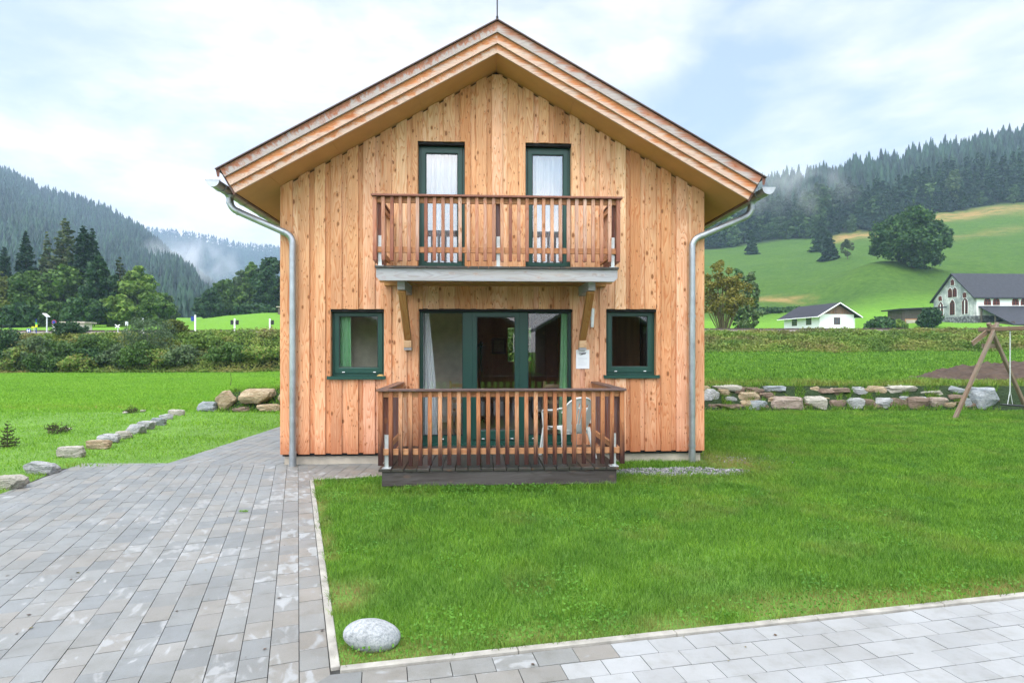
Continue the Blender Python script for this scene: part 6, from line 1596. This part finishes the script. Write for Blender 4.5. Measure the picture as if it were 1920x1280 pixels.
T_ = [
 (-25, 500, 95, 100, 'leaf', 'lf_yellow', 7000, .30, 'yellowish broadleaf tree cut by the left picture edge', 'broadleaf_tree', dict(shape='egg', base=.03)),
 (8, 466, 62, 122, 'con', 'needle', 6500, .38, 'dark spruce at the far left behind the yellowish tree', 'spruce_tree', {}),
 (48, 437, 66, 114, 'con', 'needle', 9000, .38, 'pointed dark spruce, first to stand clear from the left', 'spruce_tree', dict(base=.02)),
 (88, 436, 62, 120, 'con', 'larch', 6500, .30, 'thin brownish larch between the left spruce and the tall larch', 'larch_tree', dict(sparse=.25, droop=.12)),
 (122, 411, 78, 118, 'con', 'larch', 8500, .30, 'tall wispy green larch just left of the two tallest dark spruces', 'larch_tree', dict(sparse=.2, droop=.1, power=.6)),
 (156, 425, 84, 108, 'con', 'needle', 14000, .38, 'tallest dark spruce of the left group, left one of the twin tops', 'spruce_tree', dict(base=.02)),
 (172, 430, 66, 110, 'con', 'needle', 9000, .38, 'dark spruce forming the right one of the twin tops', 'spruce_tree', dict(base=.02)),
 (120, 500, 82, 104, 'leaf', 'lf_mid', 8000, .34, 'leafy green tree filling the gap below the wispy larch', 'broadleaf_tree', dict(shape='egg', base=.02)),
 (58, 512, 78, 102, 'leaf', 'lf_mid', 8000, .34, 'rounded green tree below the first clear spruce', 'broadleaf_tree', dict(base=.02)),
 (188, 486, 70, 103, 'leaf', 'lf_dark', 11000, .36, 'dense dark broadleaf tree right of the twin spruces', 'broadleaf_tree', dict(shape='egg', base=.02)),
 (225, 484, 32, 112, 'con', 'larch', 2600, .28, 'narrow pale half-bare larch between the dark broadleaf and the bright tree', 'larch_tree', dict(sparse=.4, droop=.05, power=.5)),
 (258, 504, 86, 106, 'leaf', 'lf_light', 12000, .36, 'bright green conical broadleaf tree, highest right of the spruces', 'broadleaf_tree', dict(shape='cone', base=.02)),
 (222, 555, 56, 96, 'leaf', 'lf_light', 6500, .32, 'small yellow-green tree in front of the bright conical one', 'broadleaf_tree', dict(base=.02)),
 (290, 552, 56, 98, 'leaf', 'lf_mid', 7000, .32, 'round green tree at the right end of the left group', 'broadleaf_tree', dict(base=.02)),
 (314, 556, 34, 118, 'leaf', 'lf_grey', 3000, .30, 'slim pale grey-green tree standing before the blue mountain', 'broadleaf_tree', dict(base=.02, shape='egg')),
 (152, 560, 60, 92, 'leaf', 'lf_dark', 6000, .32, 'low dark tree behind the trackside shed', 'broadleaf_tree', dict(base=.0)),
 (40, 570, 60, 90, 'leaf', 'lf_dark', 6000, .32, 'low dark tree behind the road signs at the left', 'broadleaf_tree', dict(base=.0)),
 (95, 568, 52, 92, 'leaf', 'lf_mid', 5000, .32, 'low green tree behind the solar mast', 'broadleaf_tree', dict(base=.0)),
 (394, 543, 48, 150, 'leaf', 'lf_dark', 6000, .46, 'low dark tree at the left end of the wood above the green mound', 'broadleaf_tree', dict(base=.0, shape='egg')),
 (424, 527, 52, 155, 'leaf', 'lf_mid', 7000, .46, 'second tree from the left in the wood above the green mound', 'broadleaf_tree', dict(base=.0, shape='egg')),
 (452, 510, 50, 160, 'leaf', 'lf_grey', 7000, .46, 'greyish tree in the middle of the wood above the green mound', 'broadleaf_tree', dict(base=.0, shape='egg')),
 (472, 495, 58, 158, 'leaf', 'lf_mid', 9000, .46, 'tall tapering tree in the wood above the green mound', 'broadleaf_tree', dict(base=.0, shape='cone')),
 (508, 487, 66, 152, 'leaf', 'lf_dark', 10000, .46, 'big dark tree partly hidden by the left wall of the house', 'broadleaf_tree', dict(base=.0)),
 (476, 570, 62, 140, 'leaf', 'lf_dark', 6000, .42, 'low bushy tree in front of the wood above the green mound', 'broadleaf_tree', dict(base=.0)),
 (560, 500, 70, 156, 'leaf', 'lf_dark', 6000, .5, 'dark tree of the left wood hidden behind the house', 'broadleaf_tree', dict(base=.0)),
 # right side
 (1356, 490, 92, 62, 'leaf', 'lf_willow', 9000, .11, 'yellow-brown bare-stemmed willow beside the right downpipe', 'willow_tree', dict(base=.36, shape='egg', clumps=70, fill=.2)),
 (1403, 512, 44, 74, 'leaf', 'lf_grey', 4500, .18, 'grey-green bush right behind the yellow-brown willow', 'bush', dict(base=.0, shape='egg')),
 (1385, 505, 30, 78, 'leaf', 'lf_dark', 2600, .18, 'small dark shrub between the willow and the hill', 'bush', dict(base=.0)),
 (1712, 396, 126, 163, 'leaf', 'lf_maple', 36000, .36, 'large lone round maple on the knoll above the chapel building', 'maple_tree', dict(base=.07, clumps=120, fill=.55)),
 (1555, 434, 40, -488, 'con', 'needle', 5200, .36, 'right one of two dark spruces on the open slope', 'spruce_tree', dict(base=.0)),
 (1540, 404, 40, -470, 'con', 'needle', 5200, .40, 'taller left one of two dark spruces on the open slope', 'spruce_tree', dict(base=.0)),
 (1409, 432, 28, -477, 'con', 'needle', 3000, .40, 'small lone spruce standing in the middle of the bright slope', 'spruce_tree', dict(base=.0)),
 (1589, 450, 22, -486, 'leaf', 'larch', 1400, .30, 'thin half-bare sapling right of the two spruces', 'sapling_tree', dict(base=.25, clumps=26)),
 (1516, 371, 62, -442, 'leaf', 'fleaf', 7000, .95, 'pale round broadleaf tree at the forest edge above the two spruces', 'broadleaf_tree', dict(base=.0, shape='egg')),
 (1530, 347, 56, 345, 'leaf', 'lf_dark', 5500, .95, 'rounded broadleaf tree rising behind the pale one at the forest edge', 'broadleaf_tree', dict(base=.0)),
 (1788, 322, 24, 336, 'leaf', 'lf_grey', 2800, .9, 'slim pale birch with a white stem at the upper forest edge', 'birch_tree', dict(base=.25, shape='egg')),
 (1650, 595, 50, 90, 'leaf', 'lf_dark', 5500, .20, 'round dark clipped-looking bush between the cottage and the timber shed', 'bush', dict(base=.0)),
 (1684, 600, 26, 92, 'leaf', 'lf_light', 1800, .20, 'small light bush right of the round dark bush', 'bush', dict(base=.0)),
 (1742, 578, 42, 98, 'leaf', 'lf_dark', 4500, .22, 'dark elder bush against the chapel building corner', 'bush', dict(base=.0)),
 (1450, 578, 30, 140, 'leaf', 'lf_dark', 2500, .3, 'small bush in the hedge strip left of the cottage', 'bush', dict(base=.0)),
 (1428, 585, 30, 140, 'leaf', 'lf_grey', 2000, .3, 'low pale bush in the hedge strip left of the cottage', 'bush', dict(base=.0)),
]
T_ += [
 (975, 585, 190, 24, 'leaf', 'lf_mid', 5000, .09, 'garden bush seen through the back window of the room', 'bush', dict(base=.0)),
 (640, 520, 80, 165, 'leaf', 'lf_mid', 5000, .5, 'round tree of the left wood, wholly behind the house', 'broadleaf_tree', dict(base=.0)),
 (1010, 560, 60, 150, 'con', 'needle', 3500, .45, 'spruce on the slope hidden behind the house', 'spruce_tree', {}),
 (1240, 500, 70, 170, 'leaf', 'lf_dark', 5000, .5, 'tree on the slope hidden by the right house wall', 'broadleaf_tree', dict(base=.0)),
]
for i, (u, vt, wp, d, kd, m, n, lf, lab, nm, kw) in enumerate(T_):
    kw = dict(kw); base = kw.pop('base', .04)
    bark = 'barkpale' if 'birch' in nm else 'stem' if 'willow' in nm else 'bark'
    t = px_tree(u, vt, wp, d, kd, m, n, lf, lab, 400+i, name=nm, base=base, bark=bark, cat='bush' if nm == 'bush' else 'tree', **kw)
    if 'willow' in nm:
        h = PT(u, vt, d).z-t.location.z; rr = random.Random(8); mb = MB()
        for k in range(46):
            a = rr.uniform(0, 6.28); q = rr.uniform(.1, 1); e = Vector((math.cos(a)*q*2.3, math.sin(a)*q*2.3, h*rr.uniform(.62, .93)*(1-.18*q)))
            s = Vector((math.cos(a)*.25, math.sin(a)*.25, 0)); mid = s*.5+e*.5+Vector((math.cos(a)*.25, math.sin(a)*.25, 0)); mb.tube([s, mid, e], [.045, .03, .008], 4)
        mb.build('stem', M['stem'], t)
    if 'sapling' in nm or 'maple' in nm: pass
# bushes on the left embankment
B_ = [
 (10, 618, 74, 49.0, 'lf_dark', 'dark bush at the far left foot of the embankment', .0), (66, 632, 82, 48.6, 'lf_grey', 'broad olive bush with spiky top, second from the left on the embankment', 0),
 (112, 640, 60, 49.2, 'lf_mid', 'mid green bush right of the broad olive one', 0), (128, 604, 52, 53.0, 'lf_dark', 'dark bush on the embankment top in front of the trackside shed', 0),
 (178, 628, 80, 49.8, 'lf_mid', 'leafy fresh green bush in the middle left of the embankment', 0), (178, 652, 60, 48.6, 'lf_dark', 'low dark bush at the foot below the fresh green one', 0),
 (222, 646, 62, 48.4, 'lf_grey', 'blue-green low bush left of the big willow bush', 0), (276, 596, 108, 50.2, 'lf_grey', 'biggest feathery grey-green willow bush on the embankment', 0),
 (262, 640, 70, 48.3, 'lf_mid', 'dark-hearted bush at the foot of the big willow bush', 0), (330, 600, 46, 53.0, 'lf_yellow', 'pale yellow-green bush top right of the big willow bush', 0),
 (344, 648, 72, 48.6, 'lf_grey', 'rounded soft olive bush right of the big willow bush', 0), (385, 622, 62, 50.5, 'lf_light', 'bright green bush below the left signal post', 0),
 (432, 642, 76, 48.8, 'lf_mid', 'tangled olive-green bush left of the house wall', 0), (500, 650, 74, 48.6, 'bramble', 'yellowish bramble thicket beside the house wall', 0),
 (300, 655, 60, 48.2, 'bramble', 'reddish-brown tinged scrub at the foot of the willow bush', 0), (40, 650, 60, 48.2, 'bramble', 'scrubby growth at the foot of the broad olive bush', 0), (-30, 610, 70, 49, 'lf_grey', 'bush cut by the left picture edge on the embankment', 0),
 (90, 660, 66, 47.9, 'lf_mid', 'low weedy green scrub in front of the olive bush', 0), (150, 664, 60, 47.8, 'bramble', 'low weedy scrub below the low dark bush', 0),
]
for i, (u, vt, wp, d, m, lab, _) in enumerate(B_):
    fill = .35
    px_tree(u, vt, wp, d, 'leaf', m, 6500 if wp > 70 else 4500, .085 if 'feathery' not in lab else .06, lab, 500+i, name='bush', base=.0, cat='bush', group=None, shape='round' if i % 2 else 'egg', clumps=44, fill=fill)
def bank(nm, u0, u1, d0, d1, n, hmax, size, m, lab, seed, patch=.0):
    r = np.random.default_rng(seed); u = r.uniform(u0, u1, n); t = r.random(n); d = d0+(d1-d0)*t
    x = (u-CX)/F_PX*d; hn = vnoise(x+200, d*3+100, 1.3, seed)*.6+vnoise(x+200, d*3+100, .45, seed+1)*.4
    z = tz_arr(u, d)+hmax*hn*r.random(n)**.7*np.clip(np.minimum(t, 1-t)*6, .35, 1)
    P = world_arr(u, d, z); V, F, rn = leaf_quads(P, size*(.6+.8*r.random(n)), up=.7, seed=seed)
    rn = np.clip(np.repeat(vnoise(x+300, d*2, 1.8, seed+2), 4)*.8+rn*.35, 0, 1)
    o = npmesh(nm, V, F, M[m], attrs={'rnd': rn}); tag(o, lab, 'scrub', kind='stuff')
bank('scrub', -400, 760, 47.2, 53.2, 72000, 1.0, .085, 'bramble', 'tangled brambles and herbs covering the left railway embankment', 61)
bank('scrub', 760, 2150, 44.4, 49.2, 115000, .75, .07, 'bramble', 'olive brambles and weeds covering the right railway embankment', 62)
bank('hedge_strip', 1400, 1500, 139, 143, 2500, 1.6, .25, 'lf_dark', 'low dark hedge strip across the meadow left of the cottage', 63)
# small garden shrubs on the left lawn
def shrub(u, v, wpx, hpx, lab, seed, m='heather', n=900, leaf=.012, tall=False):
    b = G(u, v); d = ud(b.x, b.y)[1]; w_ = wpx/F_PX*d; h = hpx/F_PX*d
    cr = conifer(h, w_, n, leaf, seed, base=.0, droop=-.3) if tall else broadleaf(h, w_, n, leaf, seed, base=0, clumps=24)
    t = empty('dwarf_shrub', b); tag(t, lab, 'shrub'); npmesh('foliage', cr[0], cr[1], M[m], t, attrs={'rnd': cr[2]})
    mb = MB(); mb.tube([(0, 0, -.02), (0, 0, h*.8)], [.012, .004], 5); mb.build('stem', M['bark'], t)
shrub(14, 838, 34, 48, 'reddish sprig-like dwarf conifer at the left picture edge', 71, tall=True, n=1500)
shrub(108, 812, 44, 20, 'low spreading dwarf shrub with a pale pebble beside it', 72, n=1300); shrub(246, 774, 26, 13, 'smallest dwarf shrub with pebbles, nearest the end of the stone row', 73, n=900)
for u, v, lab in ((128, 807, 'pale pebble at the right side of the low spreading dwarf shrub'), (268, 772, 'white pebble right of the smallest dwarf shrub'), (235, 775, 'white pebble left of the smallest dwarf shrub')):
    b = G(u, v); o = stone((b.x, b.y, 0), .07, .05, .03, M['rk_white'], int(u), name='pebble'); tag(o, lab, 'pebble')
b = onground(432, 21); t = empty('dead_stalk', b); tag(t, 'thin dark upright stalk on the grassy bank left of the house', 'plant')
h = PT(432, 699, 21).z-b.z
mb = MB(); mb.tube([(0, 0, 0), (.03, 0, h*.5), (.0, 0, h)], [.014, .010, .006], 5); mb.build('stem', M['bark'], t)
# ---- forests ------------------------------------------------------------------
def far_conifers(name, P, h, m, seed, label, group=None, wf=.26, tiers=4, k=5):
    """many small spruces in one mesh: stacked ragged tiers"""
    r = np.random.default_rng(seed); n = len(P); V = []; F = []; rn = []; base = 0
    for t in range(tiers):
        z0 = h*(.04+.80*t/tiers); z1 = h*np.minimum(1, (.04+.80*t/tiers)+.42*(1 if t < tiers-1 else 1)); R_ = h*wf*(1-t/tiers*.85)
        if t == tiers-1: z1 = h
        a = r.random(n)[:, None]*6.28+np.arange(k)[None]*6.283/k+r.normal(size=(n, k))*.2
        q = R_[:, None]*(.6+.65*r.random((n, k)))
        ring_ = np.stack([P[:, 0, None]+np.cos(a)*q, P[:, 1, None]+np.sin(a)*q, P[:, 2, None]+z0[:, None]-q*.25*r.random((n, k))], -1)
        apex = np.stack([P[:, 0]+r.normal(size=n)*h*.01, P[:, 1]+r.normal(size=n)*h*.01, P[:, 2]+z1], -1)[:, None]
        a2 = a+3.1416/k; q2 = q*.45
        inn = np.stack([P[:, 0, None]+np.cos(a2)*q2, P[:, 1, None]+np.sin(a2)*q2, P[:, 2, None]+(z0*.6+z1*.4)[:, None]*np.ones((1, k))], -1)
        V.append(np.concatenate([ring_, inn, apex], 1)); i = np.arange(n)[:, None]*(2*k+1)+base; j = np.arange(k)[None]
        F.append(np.stack([i+j, i+k+j, np.broadcast_to(i+2*k, (n, k))], -1).reshape(-1, 3)); F.append(np.stack([i+k+j, i+(j+1) % k, np.broadcast_to(i+2*k, (n, k))], -1).reshape(-1, 3))
        base += n*(2*k+1)
    tone = r.random(n); Vn = np.concatenate([v.reshape(-1, 3) for v in V]); rnv = np.concatenate([np.repeat(tone, 2*k+1)]*tiers)
    o = npmesh(name, Vn, np.concatenate(F), m, attrs={'rnd': rnv}); return o
def forest_right():
    r = np.random.default_rng(31); edge = lambda u: np.interp(u, [1000, 1320, 1500, 1560, 1640, 1740, 1920, 2200], [350, 350, 350, 340, 333, 331, 330, 325])
    # the front ranks: trees of their own, on shared meshes
    protos = []
    for i in range(5):
        t = empty('spruce_tree', (0, 0, 0)); V, F, rn = conifer(24, 7.0+i*.35, 1500, .85, 700+i, base=[.04, .10, .22, .05, .14][i], sparse=.1); npmesh('crown', V, F, M['needle'], t, attrs={'rnd': rn})
        trunk_mb(24, .26, 700+i, 0).build('trunk', M['bark'], t); protos.append(t)
    for i in range(3):
        t = empty('broadleaf_tree', (0, 0, 0)); V, F, rn = broadleaf(17, 11, 1500, .95, 720+i, base=.05, clumps=30, shape=('egg', 'round', 'cone')[i]); npmesh('crown', V, F, M['fleaf'], t, attrs={'rnd': rn})
        trunk_mb(14, .22, 720+i, 4).build('trunk', M['bark'], t); protos.append(t)
    used = set()
    def put(k, loc, s, grp, lab, cat='tree'):
        o = protos[k] if k not in used else copy_tree(protos[k]); used.add(k)
        o.location = loc; o.rotation_euler = (0, 0, r.random()*6.28); o.scale = (s*(.9+.25*r.random()), s*(.9+.25*r.random()), s); tag(o, lab, cat, grp)
    first = []
    for row in range(5):
        u = 1290+row*3.0
        while u < 2010:
            d = float(edge(u))+4+row*13+r.uniform(-4, 4); uu = u+r.uniform(-3, 3)
            leafy = r.random() < (.55 if row == 0 and u < 1500 else .22 if row < 2 else .08)
            b = onground(uu, d); b.z -= .4
            if 1500 < uu < 1560 and row == 0: u += 12; continue
            k = 5+int(r.integers(0, 3)) if leafy else int(r.integers(0, 5))
            s = r.uniform(.72, 1.12)*(1 if not leafy else .9)*(.75 if row == 0 else 1)
            if row == 0 and 1560 < uu < 1925: first.append((uu, k, b, s, leafy)); u += r.uniform(13, 19); continue
            if leafy: put(k, b, s, 'broadleaf trees along the right forest edge', 'hazy green broadleaf tree mixed among spruces at the edge of the right hill forest')
            else: put(k, b, s, 'spruces along the right forest edge', 'hazy dark spruce in the front ranks of the right hill forest')
            u += r.uniform(13, 19)
    first.sort(key=lambda q: q[0]); ORD = ['first', 'second', 'third', 'fourth', 'fifth', 'sixth', 'seventh', 'eighth', 'ninth', 'tenth', 'eleventh', 'twelfth', 'thirteenth', 'fourteenth', 'fifteenth']
    L_ = [q for q in first if q[0] < 1788][::-1]; R__ = [q for q in first if q[0] >= 1788]
    for side, lst in (('left', L_), ('right', R__)):
        for i, (uu, k, b, s, leafy) in enumerate(lst):
            put(k, b, s, 'front rank of the right hill forest', ('green broadleaf tree' if leafy else 'dark spruce')+f" in the forest's front rank, {ORD[min(i, 14)]} to the {side} of the pale birch")
    # the mass behind
    n = 5600; u = r.uniform(820, 2500, n); d = edge(u)+66+(640-edge(u)-66)*r.random(n)**.85
    z = tz_arr(u, d)-.4; P = world_arr(u, d, z); h = 14+18*r.beta(2, 2.4, n)
    o = far_conifers('hill_forest', P, h, M['fneedle'], 41, '', tiers=6, k=6, wf=.2); tag(o, 'misty spruce forest covering the right hill', 'forest', kind='stuff')
    k = r.random(n) < .07; V, F, rn = [], [], []
forest_right()
# the long mountain on the left, and the ridge far down the valley
MV = dict(u=[-1600, -900, -600, -200, 0, 100, 200, 300, 380, 430, 480, 560], v=[330, 230, 240, 262, 330, 362, 402, 470, 525, 562, 600, 625])
def mountain():
    us = np.linspace(-1800, 600, 150); t = np.linspace(0, 1, 60); U, T = np.meshgrid(us, t); U = U.ravel(); T = T.ravel()
    d0, d1 = 230., 900.; D = d0+(d1-d0)*T*1.12
    zs = 1.75+(HOR-np.interp(U, MV['u'], MV['v']))/F_PX*d1; zb = 8.
    s = np.where(T < .893, T/.893, 1-(T-.893)*.4)
    Z = zb+(zs-zb)*(s**1.15)+np.sin(U*.021+T*3)*9*T*(1-T)*4+np.sin(U*.05-T*7)*4*T*(1-T)*4
    V = world_arr(U, D, Z); nu = len(us); i = np.arange(nu-1)[None]+np.arange(len(t)-1)[:, None]*nu
    tone = np.tile([0, 0, 1., 1], (len(U), 1))
    o = npmesh('mountain', V, np.stack([i, i+1, i+1+nu, i+nu], -1).reshape(-1, 4), M['terrain'], attrs={'tone': tone}, smooth=True); o['kind'] = 'structure'
    r = np.random.default_rng(51); n = 19000; u = r.uniform(-700, 590, n); T = r.random(n)**.8
    D = d0+(d1-d0)*T*1.0/.893*.893*1.0; D = d0+(d1-d0)*T
    T2_ = (D-d0)/((d1-d0)*1.12); zs = 1.75+(HOR-np.interp(u, MV['u'], MV['v']))/F_PX*d1; s = np.where(T2_ < .893, T2_/.893, 1)
    Z = zb+(zs-zb)*(s**1.15)+np.sin(u*.021+T2_*3)*9*T2_*(1-T2_)*4+np.sin(u*.05-T2_*7)*4*T2_*(1-T2_)*4
    P = world_arr(u, D, Z-.5); h = 8+14*r.beta(2, 2.6, n)
    o = far_conifers('mountain_forest', P, h, M['fneedle'], 52, '', tiers=4, k=5, wf=.23); tag(o, 'dense blue-green spruce forest covering the steep mountain on the left', 'forest', kind='stuff')
mountain()
def ridge():
    us = np.linspace(-1500, 3600, 220); RU = [-1500, 200, 280, 320, 360, 400, 450, 490, 530, 700, 950, 1320, 1500, 1700, 2400, 3600]; RV = [430, 430, 433, 440, 444, 450, 463, 472, 479, 490, 480, 430, 405, 400, 390, 420]
    t = np.linspace(0, 1, 24); U, T = np.meshgrid(us, t); U = U.ravel(); T = T.ravel(); D = 1000+1000*T
    zs = 1.75+(HOR-np.interp(U, RU, RV))/F_PX*1900; s = np.clip(T/.9, 0, 1); Z = zs*s**1.3-(T > .9)*(T-.9)*300+np.sin(U*.03+T*5)*14*T*(1-T)*4+np.sin(U*.011+T*2)*20*T*(1-T)*4
    V = world_arr(U, D, Z); nu = len(us); i = np.arange(nu-1)[None]+np.arange(len(t)-1)[:, None]*nu
    m, N, L, bs = mat('far_wooded_ridge'); ge = N.new('ShaderNodeNewGeometry'); a = noise(N, L, ge.outputs['Position'], .006, 6, .6)
    L.new(ramp(N, L, a, [(.45, (.025, .055, .035)), (.56, (.05, .10, .04)), (.66, (.12, .20, .06))]), bs.inputs['Base Color']); bs.inputs['Roughness'].default_value = .95; bs.inputs['Specular IOR Level'].default_value = 0
    o = npmesh('far_ridge', V, np.stack([i, i+1, i+1+nu, i+nu], -1).reshape(-1, 4), m, attrs=None, smooth=True); o['kind'] = 'structure'
    r = np.random.default_rng(57); n = 3600; u = r.uniform(180, 620, n); T = .35+.56*r.random(n)**.6; D = 1000+1000*T
    zs = 1.75+(HOR-np.interp(u, RU, RV))/F_PX*1900; s = np.clip(T/.9, 0, 1); Z = zs*s**1.3+np.sin(u*.03+T*5)*14*T*(1-T)*4+np.sin(u*.011+T*2)*20*T*(1-T)*4
    o = far_conifers('ridge_forest', world_arr(u, D, Z-1), r.uniform(16, 26, n), M['fneedle'], 58, '', tiers=2, k=4, wf=.28); tag(o, 'faint wooded crest of the far blue ridge', 'forest', kind='stuff')
ridge()
def farfarm(u, v, w_, lab):
    d = 640.; p = PT(u, v, d); t = empty('distant_farmhouse', (p.x, p.y, p.z-4)); tag(t, lab, 'house', 'tiny houses in the valley mist')
    mb = MB(); mb.box(-w_/2, w_/2, 0, 6, 0, 5); mb.build('wall', M['plaster_w'], t)
    mb = MB(); mb.prism([(-w_/2-.6, 5.01), (w_/2+.6, 5.01), (0, 7.4)], -.5, 6.5); mb.build('roof', M['slate2'], t)
# ---- air -----------------------------------------------------------------------
def haze():
    mb = MB(); x0, x1, y0, y1, z0, z1 = -2100, 2500, -950, 2300, -4, 520
    me = bpy.data.meshes.new('haze'); c = [(x0, y0, z0), (x1, y0, z0), (x1, y1, z0), (x0, y1, z0), (x0, y0, z1), (x1, y0, z1), (x1, y1, z1), (x0, y1, z1)]
    me.from_pydata(c, [], [(0, 3, 2, 1), (4, 5, 6, 7), (0, 1, 5, 4), (2, 3, 7, 6), (1, 2, 6, 5), (3, 0, 4, 7)])
    m = bpy.data.materials.new('haze'); m.use_nodes = True; N = m.node_tree.nodes; L = m.node_tree.links; N.clear()
    out = N.new('ShaderNodeOutputMaterial'); pv = N.new('ShaderNodeVolumePrincipled'); pv.inputs['Color'].default_value = (.55, .745, 1, 1); pv.inputs['Density'].default_value = HAZE; pv.inputs['Anisotropy'].default_value = .1
    L.new(pv.outputs[0], out.inputs['Volume']); me.materials.append(m)
    o = bpy.data.objects.new('haze', me); C.objects.link(o); o['kind'] = 'stuff'; o['label'] = 'thin blue haze filling the valley'; o['category'] = 'haze'
HAZE = .00029
def mist(name, u, v, d, rx, ry, rz, dens, lab, seed, sc=.03):
    c = PT(u, v, d); bm = bmesh.new(); bmesh.ops.create_icosphere(bm, subdivisions=3, radius=1); me = bpy.data.meshes.new(name)
    for q in bm.verts: q.co = Vector((q.co.x*rx, q.co.y*ry, q.co.z*rz))
    bm.to_mesh(me); bm.free(); m = bpy.data.materials.new(name); m.use_nodes = True; N = m.node_tree.nodes; L = m.node_tree.links; N.clear()
    out = N.new('ShaderNodeOutputMaterial'); pv = N.new('ShaderNodeVolumePrincipled'); pv.inputs['Color'].default_value = (.93, .97, 1, 1)
    tc = N.new('ShaderNodeTexCoord'); mp = N.new('ShaderNodeMapping'); mp.inputs['Scale'].default_value = (sc*1.3, sc, sc*.8); mp.inputs['Location'].default_value = (seed, seed*2, 0); mp.inputs['Rotation'].default_value = (0, .6, 0); L.new(tc.outputs['Object'], mp.inputs[0])
    n = noise(N, L, mp.outputs[0], 1.0, 4, .6, .6)
    sv = nd(N, 'VectorMath', operation='DIVIDE'); L.new(tc.outputs['Object'], sv.inputs[0]); sv.inputs[1].default_value = (rx, ry, rz)
    ln = nd(N, 'VectorMath', operation='LENGTH'); L.new(sv.outputs[0], ln.inputs[0])
    fall = ramp(N, L, ln.outputs['Value'], [(.15, 1.0), (.98, 0.0)])
    dn = mth(N, L, 'MULTIPLY', mth(N, L, 'MULTIPLY', ramp(N, L, n, [(.47, 0.0), (.60, 1.0)]), fall), dens)
    L.new(dn, pv.inputs['Density']); L.new(pv.outputs[0], out.inputs['Volume']); me.materials.append(m)
    o = bpy.data.objects.new(name, me); C.objects.link(o); o.location = c; o.rotation_euler = (0, 0, -TH); tag(o, lab, 'mist', kind='stuff')
haze()
mist('mist', 350, 492, 620, 62, 45, 30, .045, 'wisps of white mist rising from the valley woods on the left', 3, .030)
mist('mist', 1480, 345, 330, 46, 18, 22, .028, 'thin mist drifting before the right hill forest', 7, .05)
cy.volume_step_rate = 2.0; cy.volume_max_steps = 256
